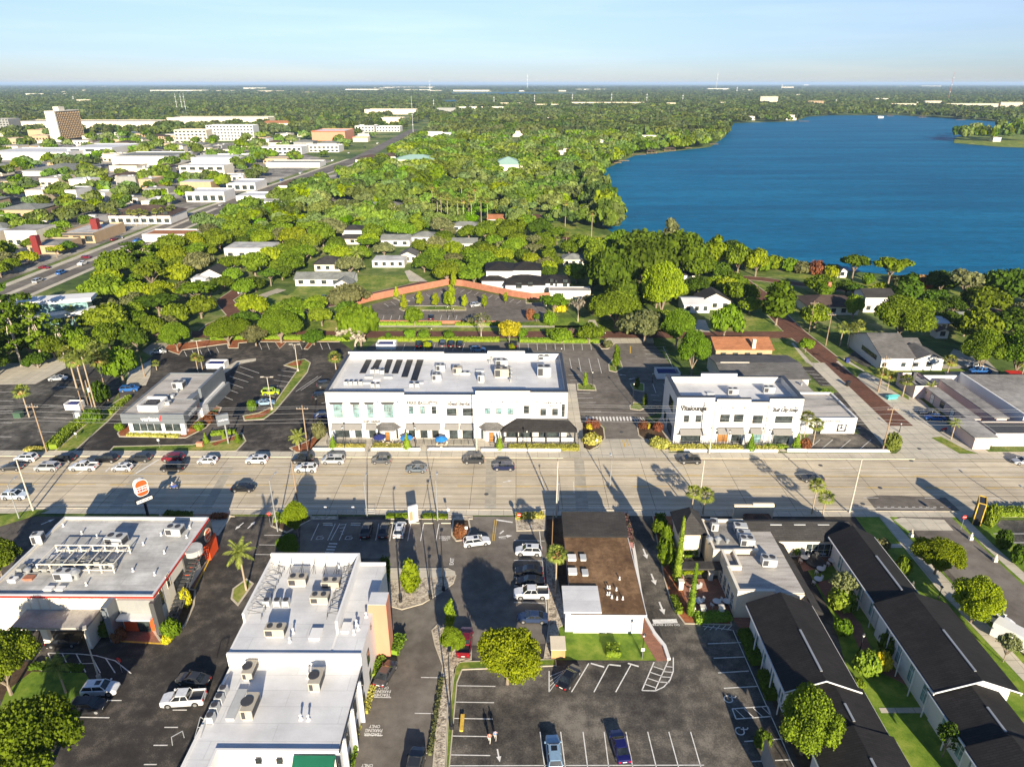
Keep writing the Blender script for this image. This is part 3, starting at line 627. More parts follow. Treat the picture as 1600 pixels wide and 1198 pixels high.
def gable(r,x0,x1,y0,y1,hw,hr,ax='y',wall='white',roof='shb',oh=.5,th=.18,ex=True,z0=0):
    if ex: excb(x0,x1,y0,y1)
    mb=MB(); rf=MB(); k=(hr-hw)/((x1-x0)/2 if ax == 'y' else (y1-y0)/2)
    if ax == 'y':
        m=(x0+x1)/2
        mb.add([(x0,y0,z0),(x1,y0,z0),(x1,y1,z0),(x0,y1,z0),(x0,y0,hw),(x1,y0,hw),(x1,y1,hw),(x0,y1,hw),(m,y0,hr),(m,y1,hr)],
               [(0,1,5,8,4),(2,3,7,9,6),(1,2,6,5),(3,0,4,7)])
        for s,xe in ((-1,x0-oh),(1,x1+oh)):
            ze=hw-k*oh
            v=[(xe,y0-oh,ze+.02),(m,y0-oh,hr+.02),(m,y1+oh,hr+.02),(xe,y1+oh,ze+.02)]
            v += [(a,b,c+th) for a,b,c in v]
            rf.add(v,[(0,1,2,3),(7,6,5,4),(0,4,5,1),(1,5,6,2),(2,6,7,3),(3,7,4,0)] if s > 0 else [(3,2,1,0),(4,5,6,7),(1,5,4,0),(2,6,5,1),(3,7,6,2),(0,4,7,3)])
    else:
        m=(y0+y1)/2
        mb.add([(x0,y0,z0),(x1,y0,z0),(x1,y1,z0),(x0,y1,z0),(x0,y0,hw),(x1,y0,hw),(x1,y1,hw),(x0,y1,hw),(x0,m,hr),(x1,m,hr)],
               [(0,1,5,4),(2,3,7,6),(1,2,6,9,5),(3,0,4,8,7)])
        for s,ye in ((-1,y0-oh),(1,y1+oh)):
            ze=hw-k*oh
            v=[(x0-oh,ye,ze+.02),(x1+oh,ye,ze+.02),(x1+oh,m,hr+.02),(x0-oh,m,hr+.02)]
            v += [(a,b,c+th) for a,b,c in v]
            rf.add(v,[(3,2,1,0),(4,5,6,7),(1,5,4,0),(2,6,5,1),(3,7,6,2),(0,4,7,3)] if s < 0 else [(0,1,2,3),(7,6,5,4),(0,4,5,1),(1,5,6,2),(2,6,7,3),(3,7,4,0)])
    part(mb,'wall',wall,r); return part(rf,'roof',roof,r)
def hip(r,x0,x1,y0,y1,hw,hr,wall='white',roof='shb',oh=.6,ex=True,z0=0,name='roof'):
    if ex: excb(x0,x1,y0,y1)
    if wall: part(MB().box(x0,x1,y0,y1,z0,hw),'wall',wall,r)
    a0,a1,b0,b1=x0-oh,x1+oh,y0-oh,y1+oh; w=a1-a0; d=b1-b0; e=hw-.1
    if w > d: p,q=(a0+d/2,(b0+b1)/2,hr),(a1-d/2,(b0+b1)/2,hr)
    else: p,q=((a0+a1)/2,b0+w/2,hr),((a0+a1)/2,b1-w/2,hr)
    vs=[(a0,b0,e),(a1,b0,e),(a1,b1,e),(a0,b1,e),(a0,b0,e+.18),(a1,b0,e+.18),(a1,b1,e+.18),(a0,b1,e+.18),p,q]
    fs=[(0,3,2,1),(0,1,5,4),(1,2,6,5),(2,3,7,6),(3,0,4,7)]
    if w > d: fs += [(4,5,9,8),(5,6,9),(6,7,8,9),(7,4,8)]
    else: fs += [(4,5,8),(5,6,9,8),(6,7,9),(7,4,8,9)]
    return part(MB().add(vs,fs),name,roof,r)
def letters(r,txt,x,y,z,width,mat='black',face='y',bold=.0,name='lettering',sx=1.0,shear=0):
    me=textmesh(txt,width,sx,bold=bold,shear=shear); me.materials.append(M[mat]); o=mobj(name,me,r)
    o.location=(x-r.location.x,y-r.location.y,z-r.location.z); o.rotation_euler=(pi/2,0,{'y': 0,'x+': pi/2,'x-': -pi/2}[face]); return o
def awning(r,Y,u0,v0,u1,v1,out=1.2,mat='canvas'):
    x0,z1=OnY(u0,v0,Y); x1,_=OnY(u1,v0,Y); z0=z1-1.15
    mb=MB().add([(x0,Y-.02,z1),(x1,Y-.02,z1),(x1,Y-out,z0+.3),(x0,Y-out,z0+.3),(x1,Y-out,z0),(x0,Y-out,z0),(x0,Y-.02,z0+.25),(x1,Y-.02,z0+.25)],
                  [(0,3,2,1),(3,5,4,2),(0,6,5,3),(1,2,4,7),(6,7,4,5)])
    mb.box(x0-.03,x1+.03,Y-.12,Y-.01,z1,z1+.1,1)
    return part(mb,'awning',[mat,'black'],r)
def lampdots(r,Y,pts):
    for u,v in pts: x,z=OnY(u,v,Y); part(MB().cyl((x,Y,z),(x,Y-.35,z+.15),.03,n=5).cyl((x,Y-.3,z+.12),(x,Y-.42,z-.02),.09,.16,8),'wall_lamp','black',r)
def at_roof(u,v,z): return W(u,v,z)
def rooftop(kind,u,v,z,label,s=1.0,rz=0,w=2.0,d=1.3,h=1.2,mat='unit'):
    x,y=W(u,v,z)
    if kind == 'unit':
        r=empty('rooftop_air_unit',(x,y,z),label,'air unit','air conditioning units on the flat roofs',rz)
        w *= s; d *= s; h *= s
        MB().box(-w/2,w/2,-d/2,d/2,.25,h).box(-w/2,w/2,-d/2,d/2,h+.002,h+.07).build('casing',mat,r)
        MB().box(-w/2+.15,w/2-.15,-d/2+.12,d/2-.12,0,.25).build('base_frame','unitg',r)
        MB().box(-w/2+.12,-w*.1,-d/2-.03,-d/2+.02,.4,h-.15).box(w/2-.02,w/2+.03,-d/2+.15,d/2-.15,.4,h-.2).build('grille','unitd',r)
        f=MB()
        for k in ([-.27,.22] if w > 2.2 else [-.2]): f.cyl((k*w,0,h+.07),(k*w,0,h+.17),d*.27,n=14)
        f.build('fan','unitd',r)
    elif kind == 'condenser':
        r=empty('condenser_unit',(x,y,z),label,'air unit','small condenser units on the flat roofs',rz)
        k=.8*s; MB().box(-k/2,k/2,-k/2,k/2,.15,.15+k*.95).box(-k/2,-k/2+.08,-k/2,k/2,0,.15).box(k/2-.08,k/2,-k/2,k/2,0,.15).build('casing','unitg' if mat == 'unit' else mat,r)
        MB().cyl((0,0,.15+k*.95),(0,0,.24+k*.95),k*.42,n=14).build('fan','unitd',r)
    elif kind == 'hood':
        r=empty('exhaust_hood',(x,y,z),label,'vent','roof vents and hoods',rz)
        MB().cyl((0,0,0),(0,0,.7*s),.28*s,n=12).build('duct','steel',r)
        MB().cyl((0,0,.7*s),(0,0,.85*s),.5*s,.5*s,14).cyl((0,0,.85*s),(0,0,1.1*s),.5*s,.15*s,14).build('cowl','steel',r)
    elif kind == 'pipe':
        m=MB().cyl((0,0,0),(0,0,.5*s),.09*s,n=8).cyl((0,0,0),(0,0,.08),.22*s,n=8).cyl((0,0,.5*s),(0,0,.62*s),.14*s,.12*s,8)
        r=m.build('vent_pipe','whiter'); r.location=(x,y,z); tag(r,label,'vent pipe','vent pipes on the flat roofs')
    elif kind == 'hatch':
        m=MB().box(-w/2,w/2,-d/2,d/2,0,.3).box(-w/2-.06,w/2+.06,-d/2-.06,d/2+.06,.3,.4)
        r=m.build('roof_hatch',mat); r.location=(x,y,z); r.rotation_euler=(0,0,rz); tag(r,label,'roof hatch','hatches and skylights')
    return r
def solar(poly,z,label,i):
    P=[W(*p,z+.05) for p in poly]
    m=MB().prism(P,z+.06,z+.18); o=m.build('solar_panel','solar'); tag(o,label,'solar panel','row of dark solar panels on the long white building')
    return o
YA=W(700,685)[1]; xa=W(515.5,685)[0]; xb=W(884.5,685)[0]
hA=OnY(570,612.5,YA)[1]; hB=OnY(690,616.5,YA)[1]; hC=OnY(800,610.5,YA)[1]; dk=hB-.8
yb=W(700,551,dk+1.6)[1]
x1=OnY(631,613,YA)[0]; x2=OnY(743,613,YA)[0]; x3=OnY(829,613,YA)[0]
R=root('shop_building',(xa+xb)/2,YA,'long white two storey shop building with a row of dark solar panels on its roof',lm='the long white shop building')
exc(xa-2,xb+3,YA-14,yb)
mb=MB().box(xa,xb,YA,yb,0,dk-.25)
for a,b,h,o in ((xa,x1,hA,0),(x1,x2,hB,0),(x2,x3,hC,0),(x3,xb,hC-.15,.35)):
    mb.box(a,b,YA-o,YA+.5,dk-.25,h)
    if o: mb.box(a,b,YA-o,YA,0,dk-.25)
mb.box(xa,xa+.5,YA+.5,yb-.5,dk-.25,hA).box(xb-.5,xb,YA+.5,yb-.5,dk-.25,hC-.15)
bk=[(xa,OnY(762,555,yb)[0],dk+1.75),(OnY(762,555,yb)[0],OnY(820,555,yb)[0],dk+2.3),(OnY(820,555,yb)[0],xb,dk+1.6)]
xm=OnY(694,552,yb)[0]; bk=[(xa,xm,dk+2.0),(xm,bk[0][1],dk+1.6)]+bk[1:]
for a,b,h in bk: mb.box(a,b,yb-.5,yb,dk-.25,h)
part(mb,'wall','white',R)
part(MB().box(xa+.5,xb-.5,YA+.5,yb-.5,dk-.2,dk),'roof','roofw',R)
cb=MB()
for a,b,h,o in ((xa,x1,hA,0),(x1,x2,hB,0),(x2,x3,hC,0),(x3,xb,hC-.15,.35)): cb.box(a-.06,b+.06 if b < xb else b+.1,YA-.1-o,YA+.6,h+.003,h+.13)
cb.box(xa-.1,xa+.6,YA+.6,yb-.6,hA+.003,hA+.13).box(xb-.6,xb+.1,YA+.6,yb-.6,hC-.147,hC-.02)
for a,b,h in bk: cb.box(a,b,yb-.6,yb+.1,h+.003,h+.1)
part(cb,'coping','cap',R)
for u0,u1 in ((520.5,536),(551,562),(573.5,584),(599.5,615)): pw(R,YA,u0,632,u1,651.5,nx=4 if u1-u0 > 13 else 3,ny=5,glass='glassg',frame='mgrey')
lb=MB()
for u0,u1 in ((515,535.5),(547,562),(569.5,584),(595.5,615.5)):
    a,z=OnY(u0,628,YA); b,_=OnY(u1,628,YA); lb.box(a,b,YA-.45,YA,z-.22,z).box(a+.1,b-.1,YA-.3,YA,z-.5,z-.22)
part(lb,'window_canopy','dgrey',R)
for u0,v0,u1,v1,k in ((639,635.5,645.5,645.5,'glassg'),(657,635.5,663.5,645.5,'glassg'),(675,635.5,681.5,645.5,'glass'),(698.5,638.5,713,648.5,'glass'),(723.5,638.5,738.5,648.5,'glass'),
                          (758.5,638.5,765.5,646,'glassg'),(776,638.5,783,646,'glassg'),(793.5,638.5,801,646.5,'glassg'),(819,634.5,826,645,'glass')):
    pw(R,YA,u0,v0,u1,v1,nx=2,ny=2,glass=k)
for u0,v0,u1,v1 in ((845,639,852.5,648),(863.5,639,871,648)): pw(R,YA-.35,u0,v0,u1,v1)
pw(R,YA-.35,878.5,632,881.5,650.5,nx=1,ny=3,name='blade_sign')
for u0,v0,u1,v1,n in ((524,671.5,546.5,682.5,5),(555,671.5,565.5,682.5,3),(577,671.5,587.5,683,3),(639,670.5,648.5,683,2),(657,670.5,668,683,3),(675.5,670.5,685.5,683,2),(702.5,670.5,715,684,3),(723,670.5,740,684,4)):
    pw(R,YA,u0,v0,u1,v1,nx=n,ny=2,name='shop_window')
for u0,u1 in ((518.5,565.5),(572,588.5),(634.5,688),(695.5,717),(719.5,741)): awning(R,YA,u0,661.5,u1,669)
for uc in (608.5,768.5):
    x,_=OnY(uc,690,YA); w=2.6
    part(MB().prism([(x-w,YA),(x-w+1.3,YA-1.5),(x+w-1.3,YA-1.5),(x+w,YA)],0,OnY(uc,665,YA)[1]-.6),'entrance_bay','white',R)
    z=OnY(uc,664,YA)[1]-.5
    part(MB().add([(x-w-.5,YA,z),(x-w+1,YA-2.1,z),(x+w-1,YA-2.1,z),(x+w+.5,YA,z),(x-1.5,YA,z+1.2),(x+1.5,YA,z+1.2)],[(0,1,4),(1,2,5,4),(2,3,5),(0,3,2,1)]),'entrance_canopy','shg',R)
    window(R,'y',YA-1.5,x-.45,x+.45,.1,2.4,1,2,glass='door',name='door'); window(R,'y',YA-.75,x-2.25,x-1.85,.5,2.6,1,2); window(R,'y',YA-.75,x+1.85,x+2.25,.5,2.6,1,2)
lampdots(R,YA,[(541,627.5),(590,627.5),(622,627.5),(641,626.5),(656,626.5),(673,626.5),(704,626.5),(717,626.5),(730,626.5),(748.5,626.5),(768.5,626.5),(785.5,627),(808,627),(519,672),(550,672),(569,672),(652,672),(671,672),(718.5,672)])
lampdots(R,YA-.35,[(839,628),(857,628),(875.5,628.5)])
for t_,u,v,s_,sx in (('H I L L   G R A Y   S E V E N',566,624,5.6,.9),('PARIS BAGUETTE',659.5,629.5,7.0,.9),('ideal dental',717.5,630.5,5.1,1),('just salad',580.5,658.5,3.9,1)):
    x,z=OnY(u,v,YA); letters(R,t_,x,YA-.06,z,s_,sx=sx,bold=.03)
for t_,u,v,s_,sx in (('S U P E R I C A',858.5,629.6,3.7,.9),('T E X   M E X',858.5,633.6,2.5,.9)):
    x,z=OnY(u,v,YA-.35); letters(R,t_,x,YA-.41,z,s_,sx=sx,bold=.03)
# covered dining porch
px0,px1=W(783,691)[0],W(901,691)[0]; py0=W(800,692)[1]; zt=OnY(850,654,YA-.4)[1]
part(MB().add([(px0,py0,3.0),(px1,py0,3.0),(px1,YA-.36,3.0),(px1-2.2,YA-.36,zt),(px0+3.6,YA-.36,zt),(px0,YA-.36,3.0)],[(0,1,3,4),(0,4,5),(1,2,3),(0,5,2,1)]),'porch_roof','shb',R)
pb=MB(); n=5
for i in range(n+1): x=px0+.5+(px1-px0-1)*i/n; pb.box(x-.16,x+.16,py0+.1,py0+.42,0,2.99)
pb.box(px0,px1,py0+.02,py0+.35,2.75,3.0); part(pb,'porch_post','black',R)
part(MB().box(px0+.9,px1-.7,py0+.5,py0+.9,0,1.05),'porch_wall','white',R)
for u0,u1 in ((792,808),(812,829),(842,872)): x0,_=OnY(u0,680,YA-.35); x1_,_=OnY(u1,680,YA-.35); window(R,'y',YA-.35,x0,x1_,.3,2.9,3,2,name='shop_window')
# solar panels
sp_=[((561.5,583),(571.5,583),(581,562.5),(572,562.5)),((580,577),(590,577),(597,562.5),(588,562.5)),((598,583),(607,583),(614,562),(605,562)),((612,583.5),(622,583.5),(629.5,562.5),(620,562.5)),((627,589),(637,589),(645.5,562.5),(636,562.5)),((641.5,594.5),(652,594.5),(662,562.5),(652,562.5))]
wd_=['first','second','third','fourth','fifth','sixth and longest']
for i,q in enumerate(sp_): solar(q,dk,'%s dark solar panel from the left end of the long white roof' % wd_[i],i)
for i,(u,v) in enumerate(((582.5,583),(590,583),(597.5,584))): rooftop('condenser',u,v,dk+.4,'%s of three grey condensers on a stand in front of the solar panels' % ('leftmost','middle one','rightmost')[i],1.25)
for i,u in enumerate((541,548.5,556,564)): rooftop('condenser',u,601,dk,'%s of four small condensers in a row by the front left roof corner' % ('leftmost','second','third','rightmost')[i],1.05)
for i,u in enumerate((583,591)): rooftop('condenser',u,604.5,dk,'%s of a pair of small condensers left of the roof middle' % ('left one','right one')[i],1.05)
for i,u in enumerate((643.5,652.5)): rooftop('condenser',u,604.5,dk,'%s of a pair of condensers in front of the longest solar panel' % ('left one','right one')[i],1.15)
for a in ((589.5,594,'small white roof hatch between two flat skylights'),): rooftop('hatch',a[0],a[1],dk,a[2],w=1.6,d=1.4,mat='whiter')
for u,v,l in ((577,590,'flat grey skylight left of the white roof hatch'),(607,590,'flat grey skylight right of the white roof hatch'),(573,598.5,'flat grey skylight beside the four condensers'),(655,598.5,'flat grey skylight behind the condenser pair'),(750,580,'flat skylight in the middle of the long roof')): rooftop('hatch',u,v,dk,l,w=2.0,d=.9,mat='unitg')
for u,v,w_,d_,h_,l in ((689,579,2.3,1.5,1.6,'dark topped cooling unit at the back middle of the long roof'),(683,594,2.3,1.5,1.6,'dark topped cooling unit in front of the other middle unit'),(715,583,2.2,1.8,1.7,'beige cooling unit in the roof centre'),(727,585,2.6,1.2,.6,'long low white duct box beside the centre unit'),
                           (752,596,1.6,1.6,1.8,'narrow cooling unit standing in front of the duct'),(784,571,3.0,1.6,1.6,'wide unit behind the tall back parapet notch'),(784,588,3.4,2.2,2.2,'largest cooling unit with twin fans and brown coil'),(850,562,2.9,1.8,1.2,'twin fan unit by the back right roof corner'),(850,586,3.3,2.6,2.4,'tall pale unit with twin fans near the right roof end')):
    rooftop('unit',u,v,dk,l,1,0,w_,d_,h_,'unit' if 'brown' in l or 'beige' in l else 'unitg')
for i,(u,v) in enumerate(((798,578),(799,584),(799,590),(798,596),(768,562),(765,567),(677,585))): rooftop('hood',u,v,dk,('uppermost steel cowl','second steel cowl','third steel cowl','lowest steel cowl')[i]+' of the row right of the largest unit' if i < 4 else ('steel vent cowl by the roof ladder','steel vent cowl in front of the ladder','round steel vent beside the dark topped units')[i-4],.9)
YV=W(1150,691.5)[1]; xa,xb=W(1051,691.5)[0],W(1244,693)[0]; dv=OnY(1150,628.5,YV)[1]-.7
yb=W(1150,590,dv+1)[1]
R=root('corner_shop_building',(xa+xb)/2,YV,'smaller white two storey shop building with grey awnings and dark script signs',lm='the smaller white shop building')
s1=OnY(1117,622,YV)[0]; s2=OnY(1174,622,YV)[0]; s3=OnY(1203,622,YV)[0]
exc(xa-3,xb+3,YV-12,yb+1)
mb=MB().box(xa,xb,YV,yb,0,dv-.25)
sec=[(xa,s1,OnY(1085,620,YV)[1],.3),(s1,OnY(1121,622,YV)[0],OnY(1085,627.5,YV)[1],0),(OnY(1121,622,YV)[0],s2,OnY(1150,623,YV)[1],.15),(s2,s3,OnY(1190,628,YV)[1],0),(s3,xb,OnY(1230,622,YV)[1],.3)]
for a,b,h,o in sec:
    mb.box(a,b,YV-o,YV+.5,dv-.25,h)
    if o: mb.box(a,b,YV-o,YV,0,dv-.25)
mb.box(xa,xa+.5,YV+.5,yb-.5,dv-.25,sec[0][2]).box(xb-.5,xb,YV+.5,yb-.5,dv-.25,sec[4][2])
bk=[(xa,OnY(1094,592,yb)[0],dv+1.4),(OnY(1094,592,yb)[0],OnY(1150,592,yb)[0],dv+2.3),(OnY(1150,592,yb)[0],xb,dv+1.4)]
for a,b,h in bk: mb.box(a,b,yb-.5,yb,dv-.25,h)
part(mb,'wall','white',R); part(MB().box(xa+.5,xb-.5,YV+.5,yb-.5,dv-.2,dv),'roof','roofw',R)
cb=MB()
for a,b,h,o in sec: cb.box(a-.06,b+.06,YV-.1-o,YV+.6,h+.003,h+.12)
cb.box(xa-.1,xa+.9,YV+.6,yb-.6,sec[0][2]+.003,sec[0][2]+.12).box(xb-.9,xb+.1,YV+.6,yb-.6,sec[4][2]+.003,sec[4][2]+.12)
for a,b,h in bk: cb.box(a,b,yb-.6,yb+.1,h+.003,h+.1)
part(cb,'coping','cap',R)
for u0,v0,u1,v1 in ((1069.5,649.5,1075.5,658.5),(1088,649.5,1094.5,658.5)): pw(R,YV-.3,u0,v0,u1,v1)
for u0,v0,u1,v1 in ((1126.5,648,1138.5,658.5),(1148,648,1160,658.5)): pw(R,YV-.15,u0,v0,u1,v1,nx=3,ny=3)
pw(R,YV,1177.5,649.5,1190,660.5,nx=3,ny=3); pw(R,YV-.3,1212.5,650.5,1236.5,660,nx=6,ny=3)
pw(R,YV-.3,1064.5,679.5,1092,690.5,nx=4,ny=2,name='shop_window'); pw(R,YV-.15,1122,677,1135.5,690,nx=2,ny=2,glass='door',name='door'); pw(R,YV-.15,1144,677,1156,690.5,nx=2,ny=2,name='shop_window')
pw(R,YV,1175.5,678,1187,691,nx=2,ny=3,glass='glassg',name='shop_window'); pw(R,YV-.3,1209.5,678.5,1231,692,nx=4,ny=2,name='shop_window')
awning(R,YV-.3,1062,669.5,1098,676); awning(R,YV-.15,1121,668,1162,675); awning(R,YV,1172,668,1190,674); awning(R,YV-.3,1207.5,669.5,1237,676)
lampdots(R,YV-.3,[(1067,633),(1084,633),(1101,633),(1209,637),(1226,635),(1243,636)]); lampdots(R,YV-.15,[(1127,636),(1145,636),(1163,636)])
lampdots(R,YV-.3,[(1058,677),(1101,678)])
x,z=OnY(1083.5,638.5,YV-.3); letters(R,'Vitalounge',x,YV-.36,z,6.0,bold=.05,sx=.85); x,z=OnY(1227,641,YV-.3); letters(R,'Bull City Soap',x,YV-.36,z,5.8,bold=.045,shear=.4,sx=.85)
window(R,'x-',xa,YV+3,YV+7,6.3,9,3,2); window(R,'x-',xa,YV+8.5,YV+10.5,1.0,3.0,2,2); window(R,'x-',xa,YV+2,YV+6.5,.4,3.1,3,2,name='shop_window')
rooftop('unit',1144,616,dv,'grey roof unit in the middle of the smaller white building',1,0,2.4,1.4,1.5,'unitg'); rooftop('unit',1200,613,dv,'grey roof unit with a dark end near the right parapet',1,0,2.6,1.5,1.5,'unitg'); rooftop('hatch',1110,615.5,dv,'low roof hatch behind the front left parapet',w=1.6,d=.8,mat='unitg')
h=4.6; Y0=W(1300,677.5)[1]; x0,x1=W(1262,677)[0]-3,W(1334,677)[0]; hF=OnY(1300,653.5,Y0)[1]; Ym=W(1300,613,hF)[1]
R=root('low_corner_shop',(x0+x1)/2,Y0,'low white shop with pale flat roof and a mural beside its corner lot',lm='the low white corner shop')
flat(R,x0,x1,Y0,Ym,hF,'white','roofgl','whiter',.45,.3); Yk=W(1250,588,hF)[1]
mb=MB().box(x0-6,x1-4,Ym+.01,Yk,0,hF-.3); part(mb,'wall','white',R); part(MB().box(x0-5.9,x1-4.1,Ym+.05,Yk-.1,hF-.295,hF-.2),'roof','roofgl',R); exc(x0-6,x1,Ym,Yk)
xx,z=OnY(1300,658,Y0); letters(R,'MODERN NAILS',xx,Y0-.05,z,4.8,bold=.02,sx=1.1)
a,z1=OnY(1309,662.5,Y0); b,z0=OnY(1321,674,Y0); mu=MB().box(a,b,Y0-.04,Y0-.005,z0,z1); 
for i,(p,q,r_,s_) in enumerate(((.15,.6,.4,.85),(.55,.55,.85,.9),(.2,.15,.8,.4),(.1,.45,.3,.55),(.6,.42,.9,.5))): mu.box(a+(b-a)*p,a+(b-a)*r_,Y0-.05,Y0-.035,z0+(z1-z0)*q,z0+(z1-z0)*s_,1)
part(mu,'mural_panel',['black','whiter'],R); pw(R,Y0,1273,664,1281,677,nx=2,ny=1,name='door')
rooftop('hood',1252,602,hF-.2,'small white vent on the pale roof behind the corner shop',.8)
h=5.7; X0,Y0=W(187,647,h); X1=W(286,647.5,h)[0]; Y1=W(267,582,h)[1]
R=root('phone_shop',(X0+X1)/2,Y0,'single storey grey metal clad phone shop with large front windows',lm='the grey phone shop')
exc(X0,X1+6,Y0,Y1)
X2=W(336,578,h+.8)[0]; ya=W(312,622.7,h)[1]; yc=W(298,609,h+.8)[1]
mb=MB().box(X0+.8,X1-.8,Y0+1.0,Y1-.3,0,3.3).box(X1-.8,X1-.3,ya+1,Y1-.5,0,3.3); part(mb,'wall','whiter',R)
part(MB().box(X0,X1,Y0,ya,3.3,h-.4).box(X0,X1-1.5,ya,Y1,3.3,h-.4).box(X0,X1,Y0,Y0+.3,h-.4,h).box(X0,X0+.3,Y0+.3,Y1-.3,h-.4,h).box(X0,X1-1.5,Y1-.3,Y1,h-.4,h).box(X1-.3,X1,Y0+.3,ya,h-.4,h)
     .box(X1-3.2,X1-1.5,ya,yc,h-.4,h),'fascia','grey',R)
part(MB().box(X1-1.6,X1-.9,yc,Y1+1.5,2.6,h+1.2).box(X1-1.5,X1+.2,yc,Y1+1,0,2.6),'side_fascia','grey',R)
part(MB().box(X0+.3,X1-3.2,Y0+.3,Y1-.3,h-.396,h-.34).box(X1-3.2,X1-.3,Y0+.3,ya,h-.396,h-.34),'roof','roofgl',R)
for a,b in ((.12,.575),(.63,.88)): window(R,'y',Y0+1.0,X0+(X1-X0)*a,X0+(X1-X0)*b,.8,3.0,4 if b < .6 else 2,1,name='shop_window',frame='whiter')
window(R,'x+',X1-.8,Y0+2,ya-1,.9,3.0,4,1,name='shop_window')
part(MB().box(X0+.6,X1-.6,Y0+.55,Y0+.98,0,.7),'window_plinth','whiter',R)
x,z=OnY(234,654.5,Y0); letters(R,'verizon',x,Y0-.06,z,4.3,'whiter',bold=.045)
ck=MB(); x,z=OnY(249.5,654,Y0); ck.add([(x-.35,Y0-.08,z),(x-.1,Y0-.08,z-.65),(x+.05,Y0-.08,z-.65),(x+.55,Y0-.08,z+.85),(x+.35,Y0-.08,z+.85),(x-.03,Y0-.08,z-.25),(x-.15,Y0-.08,z)],[(0,1,2,3,4,5,6)]); part(ck,'check_mark','red',R)
ym=(Y0+ya)/2; letters(R,'verizon',X1+.06,ym,4.5,4.6,'whiter','x+',bold=.045)
ck=MB(); y_=ym+2.7; ck.add([(X1+.08,y_-.35,4.5),(X1+.08,y_-.1,3.85),(X1+.08,y_+.05,3.85),(X1+.08,y_+.55,5.3),(X1+.08,y_+.35,5.3),(X1+.08,y_-.03,4.2)],[(0,1,2,3,4,5)]); part(ck,'check_mark','red',R)
q=root('roof_screen',*W(229,641,h),'white boxed roof screen enclosing equipment on the phone shop roof','roof screen'); a,b=W(216,643,h-.3); c,_=W(247.5,643,h-.3)
part(MB().box(a,c,b,b+.15,h-.3,h+1.3).box(a,a+.15,b+.15,b+5,h-.3,h+1.3).box(c-.15,c,b+.15,b+5,h-.3,h+1.3).box(a,c,b+5,b+5.15,h-.3,h+1.3),'screen_panel','whiter',q); part(MB().box(a+.6,c-.6,b+.7,b+2.2,h-.3,h+.9).box(a+.6,c-1.6,b+2.8,b+4.2,h-.3,h+.9),'equipment','unitd',q)
rooftop('unit',281,606,h-.3,'pale green grey cooling unit at the back of the phone shop roof',1,0,2.6,2.2,1.8,'unitg'); rooftop('unit',262,632,h-.3,'small unit beside the boxed roof screen',1,0,1.5,1.2,.9,'unitg'); rooftop('unit',268,621,h-.3,'low unit among the ducts of the phone shop roof',1,0,1.5,1.0,.7,'unitg'); rooftop('hood',277,613,h-.3,'round vent between the phone shop roof units',.8)
# rubbish enclosure behind the phone shop
def enclosure(u,v,w,d,label,blue=True,h=1.9,mat='whiter'):
    x,y=W(u,v); r=root('bin_enclosure',x,y,label,'bin enclosure','walled rubbish enclosures'); exc(x,x+w,y,y+d)
    part(MB().box(x,x+.2,y,y+d,0,h).box(x+w-.2,x+w,y,y+d,0,h).box(x+.2,x+w-.2,y+d-.2,y+d,0,h).box(x+.2,x+w-.2,y,y+.1,0,h-.2),'enclosure_wall',mat,r)
    if blue:
        q=root('rubbish_skip',x+w/2,y+d/2,'blue lidded skip in the %s' % blue,'skip','skips in enclosures')
        part(MB().box(x+.6,x+w-1,y+.8,y+d-.7,.15,1.5,t=.1),'skip_body','navy',q); part(MB().box(x+.55,x+w-.95,y+.75,y+d-.65,1.5,1.62),'skip_lid','navy',q)
enclosure(322,577,5.5,3.2,'white walled bin enclosure behind the phone shop','enclosure behind the phone shop'); enclosure(1026,592,6.5,4.2,'white walled bin enclosure beside the smaller white building','enclosure beside the smaller white building')
enclosure(102,641,3.8,2.5,'pale bin enclosure in the far left parking lot','pale far left lot enclosure',1.8); enclosure(588,546,6,3.5,'white walled bin enclosure behind the long building','enclosure behind the long building')
h=6.7; X1,Y0=W(239,931,h); Yk=W(320,808.5,h)[1]; X0=W(103,806,h)[0]
R=root('burger_restaurant',(X0+X1)/2,Y0,'cream two storey burger restaurant with white flat roof and red edge stripe',lm='the cream burger restaurant')
exc(X0,X1,Y0,Yk,2); flat(R,X0,X1,Y0,Yk,h,'cream2','roofb',None,.35,.25,ex=False)
part(MB().box(X0-.05,X1+.05,Y0-.06,Y0+.28,h+.002,h+.12).box(X1-.28,X1+.05,Y0+.28,Yk,h+.002,h+.12).box(X0-.05,X1-.28,Yk-.28,Yk+.05,h+.002,h+.12).box(X0-.05,X0+.28,Y0+.28,Yk-.28,h+.002,h+.12),'coping','roofw',R)
part(MB().box(X0-.04,X1+.07,Y0-.08,Y0-.003,h-.4,h+.0).box(X1+.003,X1+.08,Y0,Yk,h-.4,h),'red_stripe','red',R)
for u in (46,61,76,96,111,127,146,162): pw(R,Y0,u-2.6,935,u+3,950.5,nx=2,ny=3,frame='cream')
pw(R,Y0,176,937,180,949,nx=1,ny=3,frame='cream')
a,z1=OnY(183,934,Y0); window(R,'y',Y0,OnY(148,970,Y0)[0],OnY(178,970,Y0)[0],.6,3.0,5,1,name='shop_window')
part(MB().box(a,X1+.1,Y0-.3,Y0-.004,3.7,h-.5),'grey_panel','mgrey',R); part(MB().box(a-1.1,a-.2,Y0-2.4,Y0-.004,.1,6.6),'grey_fin','grey',R); part(MB().box(X1-.35,X1+.35,Y0-.9,Y0+.9,0,h-.6),'corner_fin','dgrey',R)
